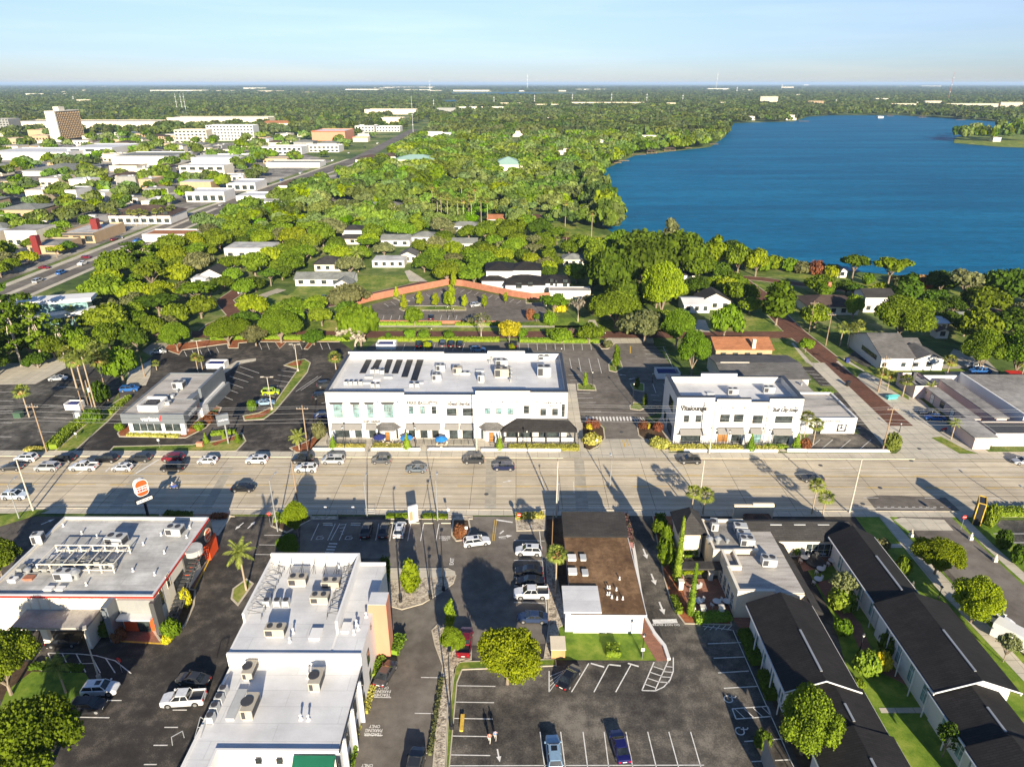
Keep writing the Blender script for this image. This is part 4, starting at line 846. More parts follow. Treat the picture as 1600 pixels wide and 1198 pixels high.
part(MB().box(a,X1-.4,Y0-1.6,Y0-.004,3.35,3.65),'entrance_canopy','whiter',R); part(MB().box(a,X1-.4,Y0-.1,Y0-.004,.05,3.3),'entrance_wall','redor',R); window(R,'y',Y0-.1,a+2.1,a+3.8,.1,2.6,2,1,name='door')
yq=OnX(321,812,X1)[0]; y5=OnX(300,870,X1)[0]
part(MB().box(X1+.003,X1+.25,y5-3,Yk,3.2,h-.4),'side_panel','dgrey',R); part(MB().box(X1+.003,X1+.5,Yk-3,Yk+.2,0,3.4).box(X1+.003,X1+.5,y5-3,Yk-3,2.9,3.5),'drive_through_frame','redor',R)
dd=MB().cyl((X1+.3,Yk-2.2,h-2.0),(X1+.42,Yk-2.2,h-2.0),1.25,n=24); part(dd,'round_sign','cream',R); dd=MB().box(X1+.42,X1+.46,Yk-3.15,Yk-1.3,h-2.35,h-1.75).box(X1+.42,X1+.46,Yk-2.95,Yk-1.5,h-1.5,h-1.1).box(X1+.42,X1+.46,Yk-2.95,Yk-1.5,h-2.95,h-2.6); part(dd,'sign_mark','redor',R)
for yy,z0,z1 in ((Y0+1.5,3.5,6.2),(Y0+4,4.8,7)): window(R,'x+',X1,yy,yy+.8,z0,z1,1,2,frame='cream')
window(R,'x+',X1,y5-6.5,y5-3.5,.8,4.5,3,2,name='shop_window'); window(R,'x+',X1,y5+2,Yk-3.4,.6,2.8,3,1,name='shop_window')
# drum canopy and stair on the side
yc_=OnX(279,905,X1)[0]; part(MB().cyl((X1+.8,yc_+4.5,5.6),(X1+.8,yc_+4.5,6.6),1.5,n=20),'round_canopy','roofb',R)
st=MB(); n=22
for i in range(n): y_=yc_+5-i*.62; z_=5.4-i*.25; st.box(X1+.15,X1+1.9,y_,y_+.6,z_-.1,z_)
st.path([(X1+1.95,yc_+5,6.4),(X1+1.95,yc_+5-n*.62,6.4-n*.25)],.05); st.path([(X1+1.95,yc_+5,5.4),(X1+1.95,yc_+5-n*.62,5.4-n*.25)],.08)
for i in range(0,n+1,3): st.cyl((X1+1.95,yc_+5-i*.62,5.4-i*.25),(X1+1.95,yc_+5-i*.62,6.4-i*.25),.04,n=5)
part(st,'outside_stair','dgrey',R)
# porte cochere
x0,y0=W(20,977,4.0); x1,y1=W(130,965,4.0); x0=W(38,957,4.0)[0]; ya_=W(130,972,4.0)[1]
part(MB().box(x0,x1+1.6,ya_-1.2,Y0-.01,3.75,4.1),'canopy_roof','roofg',R); part(MB().box(x1+1.2,x1+1.58,ya_-1.1,Y0-.02,0,3.74).box(x0+4,x0+5,ya_-1.0,ya_-.4,0,3.74),'canopy_wall','cream2',R)
# roof gear
rooftop('unit',62,848,h-.3,'tall brown topped exhaust unit on the back left of the burger roof',1,.2,1.6,1.4,1.8,'unitg')
Rf='beige' ; rooftop('unit',184,850,h-.3,'white cooling unit in the middle of the burger roof',1,-.1,3.0,1.8,1.7,'unitg'); rooftop('unit',275,834,h-.3,'white cooling unit near the right edge of the burger roof',1,-.05,2.6,1.7,1.5,'unitg')
rooftop('unit',104,904,h-.3,'long pale unit in front of the equipment frame',1,0,2.8,1.4,1.5,'unitg'); rooftop('hood',120,903,h-.3,'big round steel fan in front of the equipment frame',1.5); rooftop('unit',22,909,h-.3,'small white vent box at the front left of the burger roof',1,0,1.2,.9,.7,'whiter'); rooftop('hood',45,896,h-.3,'brown capped vent left of the frame',1.1)
rooftop('hatch',46,904,h-.3,'rust brown roof hatch',w=1.4,d=.9,mat='redwall'); rooftop('hatch',77,921,h-.3,'left one of two white hatches near the front edge',w=1.2,d=.8,mat='whiter'); rooftop('hatch',95,921,h-.3,'right one of two white hatches near the front edge',w=1.1,d=.8,mat='whiter')
x,y=W(130,880,h-.3); q=root('equipment_frame',x,y,'pale steel equipment frame crowded with compressors on the burger roof','equipment frame'); fb=MB(); eq=MB()
xa_,xb_=x-5.6,x+6.2; ya_,yb_=y-2.2,y+2.6
for yy in (ya_,yb_):
    for zz in (.45,1.5): fb.box(xa_,xb_,yy-.07,yy+.07,h-.3+zz,h-.16+zz)
for i in range(7):
    xx=xa_+(xb_-xa_)*i/6
    for yy in (ya_,yb_): fb.box(xx-.08,xx+.08,yy-.08,yy+.08,h-.3,h+1.3)
    fb.box(xx-.06,xx+.06,ya_,yb_,h+1.15,h+1.25)
random.seed(3)
for i in range(9):
    xx=xa_+.4+i*1.25; yy=ya_+.5+random.random()*1.5; eq.box(xx,xx+.95,yy,yy+1.0+random.random()*.6,h-.2,h+.35+random.random()*.6); eq.cyl((xx+.5,yy+.5,h+.9),(xx+.5,yy+.5,h+1.0),.35,n=10)
part(fb,'frame','cream2',q); part(eq,'compressor','mgrey',q)
x,y=W(72,890,h-.3); q=root('condenser_rack',x,y,'tangled low rack of condensers left of the equipment frame','equipment rack'); fb=MB()
for i in range(6): fb.box(x-4+i*1.3,x-3.2+i*1.3,y-.8,y+.4,h-.1,h+.5); fb.path([(x-4.2+i*1.3,y-1.2,h-.2),(x-4+i*1.3,y+.9,h+.2)],.05)
fb.path([(x-4.4,y-1.2,h),(x+4,y-1.2,h)],.06); fb.path([(x-4.4,y+1,h),(x+4,y+1,h)],.06); part(fb,'rack','mgrey',q)
for i,(u,v) in enumerate(((99,822),(128,834),(152,839),(208,892),(224,851),(242,898),(257,864),(292,840),(297,825),(252,836),(90,871),(135,914),(32,888),(69,839))): rooftop('pipe',u,v,h-.3,'small vent pipe standing on the white burger roof',1.0)
h1=9.5; h2=6.9
XL,YK=W(425,870.5,h1); XR2=W(601,876,h1)[0]; Yf=W(559,1014,h1)[1]; XR1=XR2
R=root('school_building',(XL+XR2)/2,Yf,'long white roofed school building with a terracotta stair tower',lm='the white roofed school'); exc(XL-2,XR2+3,-50,YK,2)
Xp=W(563,872,h1)[0]; hb=h1-1.0
mb=MB().box(XL,XR2,Yf,YK-.3,0,hb-.2)
mb.box(XL,Xp,YK-.35,YK,0,h1+.9).box(XL,XL+.3,Yf+6,YK-.35,hb-.2,h1+.3).box(Xp-.3,Xp,Yf+4,YK-.35,hb-.2,h1+.9)
mb.box(Xp,XR2,YK-.3,YK,hb-.2,hb+.2).box(XL,XR2,Yf,Yf+.3,hb-.2,hb+.1)
ZR=W(559,1028,h2)[0]; YE=W(341,1169,h2)[1]; XC=W(341,1169,h2)[0]; XCr=XR2
mb.box(XL+.4,XR2+.0,YE,Yf,0,h2-.25).box(XL+.4,XC,YE-40,YE,0,h2-.25).box(XL+.4,XL+.65,YE-40,Yf,h2-.25,h2+.05).box(XC-.3,XC,YE-40,YE-.3,h2-.25,h2+.1).box(XC-.3,XR2,YE-.3,YE,h2-.25,h2+.1)
part(mb,'wall','whiter',R)
part(MB().box(XL+.3,Xp-.3,Yf+.3,YK-.35,hb-.19,hb-.14).box(Xp,XR2,Yf+.3,YK-.3,hb-.19,hb-.14),'upper_roof','roofw',R); part(MB().box(XL+.65,XR2-.1,YE,Yf,h2-.245,h2-.2).box(XL+.65,XC-.3,YE-40,YE,h2-.245,h2-.2),'lower_roof','roofw',R)
part(MB().box(XR2+.0,XR2+.12,YE-.3,Yf-.4,h2-.25,h2+.0),'gutter','cap',R)
# terracotta tower
tx0=XR2-.6; ty1=W(581,925,h1+.3)[1]; ty0=W(581,945,h1+.3)[1]; tx1=W(608,925,h1+.3)[0]
part(MB().box(tx0,tx1,ty0,ty1,0,h1+.3),'stair_tower','orange',R); part(MB().box(tx0+.03,tx1-.03,ty0+.03,ty1-.03,h1+.303,h1+.36),'tower_roof','roofw',R)
for y_ in [ty0-3.5-4.1*i for i in range(7)]:
    window(R,'x+',XR2,y_-1.6,y_-.6,3.9,6.0,1,2); window(R,'x+',XR2,y_-1.4,y_-.7,1.0,2.4,1,2)
    if y_ < Yf-1: part(MB().box(XR2+.002,XR2+.45,y_+.9,y_+1.2,0,h2),'pilaster','whiter',R)
x,z=OnX(579,978,XR2); letters(R,'6',XR2+.05,x,z,.7,'black','x+')
for xx in (.35,.55): window(R,'y',YE-.3,XC+xx*12,XC+xx*12+.5,5.0,5.6,1,1)
part(MB().add([(XR2-5.2,YE-.32,h2-.6),(XR2-.4,YE-.32,h2-.6),(XR2-.4,YE-2.4,h2-2.2),(XR2-5.2,YE-2.4,h2-2.2)],[(0,3,2,1),(0,1,2,3)]),'green_awning','greenf',R)
z=hb-.15
for u,v,w_,d_,h_,l in ((467,912,2.6,1.5,1.4,'beige cooling unit at the back left of the upper school roof'),(518,917,2.6,1.3,1.3,'beige cooling unit at the back right of the upper school roof'),(501,940,2.5,1.4,1.3,'beige cooling unit in the middle of the upper school roof'),(432,991,2.6,1.4,1.4,'beige cooling unit by the front edge of the upper school roof')): rooftop('unit',u,v,z,l,1,0,w_,d_,h_)
for i,u in enumerate((418,434,448)): rooftop('condenser',u,945,z,'%s of three condensers on the upper school roof' % ('leftmost','middle one','rightmost')[i],1.15,mat='unit')
z=h2-.2
for u,v,w_,d_,h_,l in ((392,1053,1.3,2.3,1.3,'uppermost beige unit on the left of the lower school roof'),(393,1111,1.4,2.8,1.6,'large beige unit lower on the left of the lower school roof'),(496,1069,1.4,2.6,1.5,'lone beige unit on the right of the lower school roof')): rooftop('unit',u,v,z,l,1,0,w_,d_,h_)
for i,(u,v) in enumerate(((350,1083),(344,1096),(337,1110),(330,1126))): rooftop('condenser',u,v,z,'%s of four condensers in a diagonal row on the lower school roof' % ('topmost','second','third','lowest')[i],1.15,mat='unit')
rooftop('hatch',370,1102,z,'long flat grey skylight beside the diagonal condensers',w=1.0,d=4.2,mat='unitg'); rooftop('hatch',541,982,hb-.15,'white skylight box on the narrow strip of the upper school roof',w=1.0,d=1.6,mat='whiter'); rooftop('hatch',494,992,hb-.15,'white roof hatch near the front of the upper school roof',w=1.4,d=1.8,mat='whiter')
for u,v,zz in ((458,988,0),(453,1002,0),(557,975,0),(560,983,0),(553,990,0),(446,1028,1),(482,1058,1),(470,1123,1),(482,1124,1),(572,963,0),(530,890,0)): rooftop('pipe',u,v,hb-.15 if not zz else h2-.2,'small white vent pipe on the school roof',1.3)
x,y=W(296,1152,z); q=root('roof_rail',x,y,'blue grey pipe rail at the left of the lower school roof','rail'); part(MB().path([(x-1.5,y-1,z),(x-1.5,y-.8,z+1.1),(x-.6,y,z+1.1),(x-.6,y,z)],.05).path([(x+.6,y,z),(x+.6,y+2,z+1),(x+1.2,y+2.2,z)],.05).path([(x+1.3,y,z),(x+1.3,y+2,z+1)],.05).path([(x+.6,y+1,z+.5),(x+1.3,y+1,z+.5)],.05),'rail','steel',q)
for i,(u0,v0,u1,v1) in enumerate(((388,955,425,884),(535,993,560,884))):
    q=root('parapet_brace',*W(u0,v0,hb),('row of dark braces along the left parapet of the upper school roof','row of dark braces along the right parapet of the upper school roof')[i],'brace row'); br=MB(); X=XL+.35 if i == 0 else Xp-.35; s_=1 if i == 0 else -1
    ya_=Yf+7; n=8
    for k in range(n): yy=ya_+(YK-1.5-ya_)*k/(n-1); br.path([(X,yy,h1+.1),(X+s_*1.9,yy,hb+.55),(X+s_*1.9,yy,hb-.14)],.04,5); br.path([(X+s_*1.9,yy-.5,hb-.14),(X+s_*1.9,yy,hb+.55),(X,yy,hb+.4)],.03,5)
    part(br,'brace','dgrey',q)
q=root('parapet_brace',(XL+Xp)/2,YK-1,'row of dark braces along the back parapet of the upper school roof','brace row'); br=MB()
for k in range(7): xx=XL+1.5+(Xp-XL-3)*k/6; br.path([(xx,YK-.4,h1+.7),(xx,YK-2.4,hb-.14)],.045,5); br.path([(xx-.4,YK-2.4,hb-.14),(xx,YK-1.4,hb+.9),(xx+.4,YK-2.4,hb-.14)],.03,5)
part(br,'brace','dgrey',q)
h=3.9; X0,Yk=W(884,839,h); X1=W(976,839,h)[0]+.2; Y0=W(999,958,h)[1]
R=root('brown_roof_building',(X0+X1)/2,Y0,'low white building with a brown gravel flat roof beside a brick walk',lm='the brown roofed building'); exc(X0-1,X1+1,Y0,W(970,803,h)[1],1)
Ymm=Yk; part(MB().box(X0,X1,Y0,Ymm,0,h-.25),'wall','white',R); part(MB().box(X0-.3,X1+.3,Y0-.3,Ymm,h-.246,h-.06),'roof','roofbr',R)
part(MB().box(X0-.3,X1+.3,Y0-.45,Y0-.302,h-.3,h),'roof_edge','whiter',R); part(MB().box(X1+.303,X1+.4,Y0-.3,Ymm,h-.3,h),'side_edge','whiter',R)
Yb2=W(883,803,h+.6)[1]; Xr=W(970,805,h+.6)[0]; part(MB().box(X0,Xr+.2,Ymm+.01,Yb2,0,h+.2),'back_wall','white',R); part(MB().add([(X0-.4,Ymm-.02,h+.25),(Xr+.6,Ymm-.02,h+.25),(Xr+.6,Yb2,h+1.2),(X0-.4,Yb2,h+1.2),(X0-.4,Yb2,h+.2),(Xr+.6,Yb2,h+.2),(X0-.4,Ymm-.02,h-.05),(Xr+.6,Ymm-.02,h-.05)],[(0,1,2,3),(2,5,4,3),(0,3,4,6),(1,7,5,2),(0,6,7,1)]),'back_roof','shd',R)
xe,ye=W(877.5,914.5,h+.3); xf=W(933.5,913.5,h+.3)[0]; yg=W(890,955.5,h+.3)[1]; part(MB().box(xe,xf,yg,ye,h-.04,h+.3).box(xe+.3,X0+.5,yg+.3,ye,0,h-.05),'metal_roof','roofw',R)
window(R,'y',Y0,X0+.8,X0+1.9,1.0,2.8,1,4,glass='cream',frame='cream',name='shutter')
for i,(u,v) in enumerate(((893.5,872.5),(911,872.5),(894.5,894),(914,896))): rooftop('hatch',u,v,h-.06,'%s skylight on the brown gravel roof' % ('back left white','back right narrow','front left white','front right narrow')[i],w=1.3 if i % 2 == 0 else .9,d=1.3,mat='whiter' if i % 2 == 0 else 'unitg')
for u,v in ((949,919),(952.5,919),(949,929),(952.5,929),(963,922),(956,934),(964,936),(973,936),(968,905)): rooftop('pipe',u,v,h-.06,'little vent pipe on the brown gravel roof',.9)
h=5.2; R=root('courtyard_restaurant',*W(1150,964),'cream restaurant with grey flat roofs around a brick courtyard',lm='the cream courtyard restaurant')
ax0,ayk=W(1095,811,h); ax1=W(1160,811,h)[0]; ay0=W(1100,859,h)[1]; exc(ax0-8,ax1+30,W(1150,964)[1],ayk,0)
flat(R,ax0,ax1,ay0,ayk,h,'cream','roofg','cream2',.5,.3)
bx0=W(1161,820,4.6)[0]; bx1=W(1206,822,4.6)[0]+2; by0=W(1153.6,923,h)[1]; byk=ayk
XA_=W(1240,895,4.6)[0]; XB_=W(1259,899,4.6)[0]
flat(R,ax1-.5,XA_,W(1200,868,4.6)[1],byk-.2,4.6,'cream','roofgl',None,0); cx0=W(1138,888,h)[0]
yt=W(1200,868,4.6)[1]-.01; xg=W(1207,922,4.6)[0]; part(MB().box(cx0,XA_,by0,yt,0,4.5).box(cx0+.35,XA_,by0+.35,yt,4.5,4.6,1).box(cx0,xg,by0-.02,by0+.35,4.5,5.2).box(cx0-.02,cx0+.35,by0+.35,W(1138,884,h)[1],4.5,5.2),'front_block',['cream','roofgl'],R); part(MB().box(cx0-.08,xg+.08,by0-.1,by0+.4,5.203,5.32).box(cx0-.08,cx0+.4,by0+.4,W(1138,884,h)[1],5.203,5.32),'coping','cream2',R); exc(cx0,XA_,by0,yt)
part(MB().add([(XA_+.01,by0-3,4.62),(XB_,by0-3,3.6),(XB_,ayk-5,3.6),(XA_+.01,ayk-5,4.62),(XA_+.01,by0-3,3.3),(XB_,by0-3,3.3)],[(0,1,2,3),(0,4,5,1)]),'garden_eave','shd',R); part(MB().box(XA_+.02,XB_-1.6,by0-2.9,ayk-5.1,0,3.3),'garden_wall','cream2',R)
flat(R,W(1128,862,h)[0],W(1158,884,h)[0],W(1138,886,h)[1]+.01,ay0-.01,h+.1,'cream','roofg','cream2',.6,.3)
hx0,hyk=W(1049,803,5.2); hx1=W(1090,803,5.2)[0]; hy0=W(1061,834,5.2)[1]; hip(R,W(1061,834,5.2)[0]+.5,W(1103,834,5.2)[0]-.4,hy0+.5,hyk,5.2,8.0,'cream','shd',.7)
part(MB().box(W(1062,876,3.2)[0],W(1128,876,3.2)[0],W(1100,889,3.2)[1],W(1100,877,3.2)[1],3.0,3.3),'patio_canopy','pebble',R)
for i in range(4): window(R,'x-',cx0,by0+1.2+i*2.0,by0+2.3+i*2.0,.4,3.2,2,3,frame='whiter')
sx0=W(1146,812)[0]; sx1=W(1208,812)[0]; sY=W(1170,812)[1]+.5; part(MB().box(sx0,sx1,sY,sY+.5,0,OnY(1150,789.5,sY)[1]).box(sx0+3.5,sx1-.1,sY-.05,sY+.45,OnY(1150,789.5,sY)[1]-.4,OnY(1180,787,sY)[1]),'sign_wall','cream',R); hip(R,sx0+2.2,sx1-1,sY-3.0,sY-.02,.9,1.9,None,'shbr',.3,name='sign_wall_roof')
rx0=W(1200,808,4.6)[0]-5; rx1=W(1310,808,4.6)[0]; ryk=W(1250,808,4.6)[1]; ry0=W(1250,836,4.6)[1]
gable(R,rx0,rx1,ry0,ryk,3.9,5.4,'x','cream','shd',.5)
for i in range(3): xx=W(1236+i*18,836)[0]; window(R,'y',ry0,xx,xx+2.0,.3,2.8,2,2,frame='whiter')
for i in range(3): x,y=W(1211+i*37,820,5.0); part(MB().box(x-1,x+1,y-.4,y+.6,4.6,5.35),'skylight','unitg',R)
for u,v,w_,d_,h_,l in ((1115,826,1.2,2.0,1.6,'tall pale unit beside the hipped roof'),(1156,829,2.2,1.5,1.2,'backmost of three pale units in a column'),(1161,840,2.2,1.5,1.2,'middle one of three pale units in a column'),(1166,851,2.3,1.6,1.5,'front one of three pale units in a column'),(1200,882,2.3,1.6,1.5,'lone pale unit on the weathered courtyard roof')): rooftop('unit',u,v,4.65,l,1,-.1,w_,d_,h_,'unitg')
rooftop('hood',1108,848,4.75,'left one of two round steel cowls on the courtyard restaurant',1.2); rooftop('hood',1121,848,4.75,'right one of two round steel cowls on the courtyard restaurant',1.2); rooftop('hood',1136,848,4.7,'small cowl right of the two round steel cowls',.8)
def wing(lab,uv_l0,uv_l1,uv_r0,hw,hr,wall='whiter',lm=None,ends=True,wins=True):
    """left eave back point, left eave front point, right eave back point, at eave height"""
    xl,yk=W(*uv_l0,hw); _,y0=W(*uv_l1,hw); xr=W(*uv_r0,hw)[0]
    r=root('wing_building',(xl+xr)/2,y0,lab,'building','dark roofed wings around the courtyard garden',lm)
    gable(r,xl+.9,xr-.9,y0+.4,yk-.1,hw,hr,'y',wall,'shb',.8)
    part(MB().box(xl-.05,xl+.1,y0-.3,yk+.3,hw-.55,hw-.3),'gutter','whiter',r); part(MB().box(xr-.1,xr+.05,y0-.3,yk+.3,hw-.55,hw-.3),'gutter','whiter',r)
    part(MB().box((xl+xr)/2-.14,(xl+xr)/2+.14,y0+1.2,y0+(yk-y0)*.55,hr+.16,hr+.3),'ridge_vent','steel',r)
    k=(hr-hw)/((xr-xl)/2-.9); m=(xl+xr)/2; w_=(xr-xl)/2
    g_=MB(); yy=y0-.42
    for s in (-1,1): g_.add([(m,yy,hr+.1),(m+s*w_,yy,hw-.2),(m+s*w_,yy,hw-.02),(m,yy,hr+.26),(m,yy+.1,hr+.1),(m+s*w_,yy+.1,hw-.2),(m+s*w_,yy+.1,hw-.02),(m,yy+.1,hr+.26)],[(0,1,2,3),(7,6,5,4),(3,2,6,7),(0,4,5,1)])
    part(g_,'barge_board','whiter',r)
    if wins:
        n=max(2,int((yk-y0)/3.4))
        for i in range(n):
            yy=y0+1.5+i*(yk-y0-2)/n; window(r,'x-',xl+.9,yy,yy+1.3,1,hw-.9,2,2,frame='whiter',glass='glassg')
            part(MB().box(xl+.02,xl+.14,yy-.9,yy-.78,0,hw-.5),'gallery_post','whiter',r)
    return r
wing('dark gabled wing nearest the road on the east side of the garden',(1296,837.6),(1367.5,945),(1350,815),5.0,6.6,lm='the dark wing nearest the road')
wing('long dark gabled wing in the middle of the east row, white gable facing',(1367.5,946),(1452,1078),(1479,939),5.5,7.3,lm='the long middle dark wing')
wing('dark gabled wing third in the east row, below the long middle one',(1452,1079),(1512,1172),(1560,1076),5.0,6.4)
wing('dark gabled wing at the bottom right edge of the east row',(1512,1173),(1560,1245),(1612,1130),5.4,7.0,wins=False)
wing('dark gabled wing west of the garden with white gable and tree at its foot',(1167,945),(1221,1077),(1268,941),5.2,6.9,lm='the west dark wing')
wing('dark gabled wing directly below the west one, half hidden by the flowering tree',(1245,1081),(1275,1155),(1353,1081),4.8,6.2,wins=False)
wing('dark gabled wing in the bottom row west of the garden',(1263,1157),(1292,1260),(1398,1150),4.9,6.5)
R=root('flat_annexe',*W(1225,1198),'flat dark annexe roof at the bottom beside the flowering tree','building'); x0,y1=W(1195,1155,3.4); x1,y0=W(1245,1240,3.4); flat(R,x0,x1-1,y0,y1,3.4,'mgrey','pebble',None,0)
R=root('orange_roof_house',*W(1160,555),'low house with orange tiled roof and tan walls behind the smaller white building',lm='the orange roofed house'); x0,y0=W(1117,563); x1=W(1204,563)[0]; y1=y0+11
gable(R,x0,x1,y0,y1,3.6,5.4,'x','tan','sho',.5); x,y=W(1176,536,5); part(MB().box(x-.5,x+.5,y-1.5,y-.5,3.5,6.6),'chimney','cream',R)
for i in range(4): window(R,'y',y0,x0+1.5+i*3.6,x0+2.9+i*3.6,1,2.4,2,1)
R=root('grey_roof_hall',*W(1190,600),'low hall with wide grey sloping roof behind the smaller white building',lm='the grey roofed hall'); x0,y0=W(1132,592,3.8); x1=W(1262,590,3.8)[0]; y1=W(1200,556,3.8)[1]; gable(R,x0,x1,y0,y1,3.8,5.0,'x','cream2','shg',.4)
part(MB().box(x0+1,x0+9,y0+8.2,y0+8.5,3.8,5.3),'clerestory','cream2',R)
R=root('gabled_hall',*W(1400,580),'white hall with steep dark grey roof beside the brick street',lm='the white gabled hall'); x0,y0=W(1374,579); xl=W(1352,560)[0]; x1=W(1415,579)[0]; x1b=W(1468,577)[0]; ry=W(1380,521,7.6)[1]; y1=2*ry-y0; gable(R,x0,x1+1.5,y0,y1,4.0,7.6,'x','white','shg',.4)
gable(R,x1+1.9,x1b,y0+.2,y0+9,3.4,5.0,'y','white','shg',.4); gable(R,x1+1.9,x1b-1.5,y0+9.1,y1-4,3.4,5.2,'x','white','shg',.4)
for u in (1381.5,1411.5,1431.5,1451.5): pw(R,y0,u-2.3,567,u+2.3,572,nx=2,ny=1)
window(R,'x-',x0,y0+3,y0+12,2.2,3.4,5,1)
R=root('pink_motel',*W(1520,690),'low pale pink motel with long grey flat roofs at the right edge',lm='the pink motel')
x0,y0=W(1550,697); x1=W(1700,697)[0]; flat(R,x0,x1,y0,y0+6,3.3,'pink','dgrey','mgrey',.2,.2)
x0=W(1504,690)[0]; x1=W(1550,697)[0]; x1=W(1546,697)[0]-1; part(MB().box(x0,x1,y0-1.5,y0+7,0,3.0),'office_wall','pink',R); part(MB().box(x0-.8,x1+.8,y0-2.3,y0+7.6,3.2,3.45),'office_roof','roofg',R)
for i in range(4): window(R,'y',y0-1.5,x0+1.0+i*1.45,x0+2.2+i*1.45,1.1,2.7,1,1,frame='whiter',glass='whiter')
for i in range(3): window(R,'y',y0,x1+2+i*5,x1+3.8+i*5,1.2,2.6,2,1,frame='whiter',glass='whiter')
yk=W(1500,592,3.5)[1]; ym=y0+7.2; wa,wb,ma,mb_,ea=106.8,110.0,113.0,116.6,119.8
part(MB().box(wa+.6,wb-.1,ym,yk,0,3.2).box(wa,wb,ym,yk,3.2,3.4,1),'west_range',['pink','roofg'],R)
part(MB().box(ma+.6,mb_-.6,ym,yk,0,3.4).box(ma,mb_,ym,yk,3.4,3.62,1),'middle_range',['pink','roofg'],R); sheet('motel_court',[(wb,ym),(ea,ym),(ea,yk),(wb,yk)],.06,'pebble',True)
part(MB().box(ea,ea+42,ym,yk+2,0,4.0).box(ea+.3,ea+41.7,ym+.3,yk+1.7,4.0,4.1,1).box(ea,ea+.4,ym,yk+2,4.0,4.6).box(wb,ea+42,yk+2.01,yk+2.4,0,3.6),'east_range',['whiter','roofg'],R); exc(wa-1,wa+60,y0-3,yk+3)
for i in range(7): window(R,'x-',wa+.6,ym+1.5+i*4.4,ym+3+i*4.4,.2 if i % 2 else 1,2.5,1,2,glass='whiter' if i % 2 else 'glass',name='door' if i % 2 else 'window')
R=root('motel_laundry',*W(1430,620),'small pink block with dark tank on its roof at the back of the motel','building'); x0,y0=W(1426,622); flat(R,x0,x0+5.5,y0,y0+9,3.6,'pink','roofg','cap',.7,.2); part(MB().box(x0+1.2,x0+2,y0+4,y0+5,3,5.6),'chimney','dgrey',R)
R=root('waste_compactor',*W(1588,598),'green waste compactor with a red lid at the right edge','compactor'); x0,y0=W(1575,601); part(MB().box(x0,x0+4,y0,y0+2.6,.2,3.0),'casing','greenb',R); part(MB().box(x0-.1,x0+4.1,y0-.1,y0+2.7,3.0,3.15),'lid','red',R)
R=root('black_roof_mansion',*W(830,455),'large white house with several black hipped roofs behind the walled lot',lm='the black roofed mansion'); x,y=W(830,456)
bx_=[(753,790,452,3.6,5.6,9),(790,850,458,3.4,6.0,12),(845,889,455,3.4,5.4,11)]
for u0,u1,v,hw,hr,dp in bx_: x0,y0=W(u0,v); x1=W(u1,v)[0]; hip(R,x0,x1,y0,y0+dp,hw,hr,'white','shb',.6)
x0,y0=W(760,449); x1=W(800,449)[0]; hip(R,x0,x1,y0,y0+12,7.0,9.2,'white','shb',.6); x0,y0=W(800,445); x1=W(845,445)[0]; hip(R,x0,x1,y0,y0+10,6.2,8.6,'white','shb',.6)
for u0,v0,u1,v1,vb in ((763,422,769,429,449),(775,422,780,427,449),(806,442,815,450,458),(825,441,832,447,458),(860,436,864,446,455),(868,438,870,448,455),(880,437,886,448,455),(758,446,762,451,452)): Y=W(800,vb)[1]; pw(R,Y,u0,v0,u1,v1,nx=2,ny=2)
R=root('garage_block',*W(880,467),'long low pale garage block right of the walled lot','building'); x0,y0=W(858,467); x1=W(920,460)[0]; flat(R,x0,x1,y0,y0+6,3.1,'cream2','roofgl','whiter',.2,.2)
def house(lab,u0,u1,v,dp,hw,hr,kind='gx',wall='white',roof='shl',lm=None,name='house',wins=3,group='houses among the trees',cat='house'):
    x0,y0=W(u0,v); x1=W(u1,v)[0]; r=root(name,(x0+x1)/2,y0,lab,cat,group,lm)
    if kind == 'gx': gable(r,x0,x1,y0,y0+dp,hw,hr,'x',wall,roof,.5)
    elif kind == 'gy': gable(r,x0,x1,y0,y0+dp,hw,hr,'y',wall,roof,.5)
    elif kind == 'hip': hip(r,x0,x1,y0,y0+dp,hw,hr,wall,roof,.6)
    else: flat(r,x0,x1,y0,y0+dp,hw,wall,roof,None,0)
    for i in range(wins):
        w_=(x1-x0)/wins; a=x0+w_*(i+.3)
        for fl in range(max(1,int(hw/3.4))): window(r,'y',y0,a,a+w_*.4,1.0+fl*3.2,2.4+fl*3.2,2,1)
    return r
r=house('long low house with pale green grey roof and white gable on a round drive',462,552,447,9,3,4.6,'gx','white','shl','the pale green roofed house',wins=5)
x0,y0=W(527,452); x1=W(552,452)[0]; gable(r,x0,x1,y0-4,y0+2.5,3,4.8,'y','white','shl',.5,ex=True)
house('house with dark slate roof behind the pale green roofed one',492,533,424,9,3.2,6,'hip','cream2','shd','the dark slate house')
house('two storey white house with dark grey hipped roofs among oaks',536,566,377,10,6,7.8,'hip','white','shd','the two storey grey roofed house',wins=3); house('lower wing with dark hipped roof in front of the two storey house',530,572,382,6,3,4.8,'hip','cream2','shd')
house('low white flat roofed house beside palms',582,632,418,10,3.2,3.2,'flat','white','roofb','the low white flat roofed house',wins=4); house('white house with light grey gable roof left of the long oaks',596,640,385,10,3.4,5,'gx','white','shl')
house('grey roofed bungalow with garage beside the drive',625,650,410,9,3.1,4.8,'gy','cream2','shg'); house('house with light grey hipped roof below the oak canopy',644,682,380,10,3.3,5.2,'hip','white','shl')
house('pale roofed house half hidden under big oaks',700,745,390,9,3.2,4.8,'gx','white','shl'); house('small house with red brown tiled roof left of the park path',762,798,352,9,3.6,5.4,'gx','white','sho','the small red roofed house')
house('pale grey roofed house in the trees below the palms',706,748,362,8,3.2,5,'hip','white','shl'); house('grey roofed cottage among palms at the lake side',880,912,416,8,3.2,5,'hip','cream2','shl','the grey cottage',wins=3)
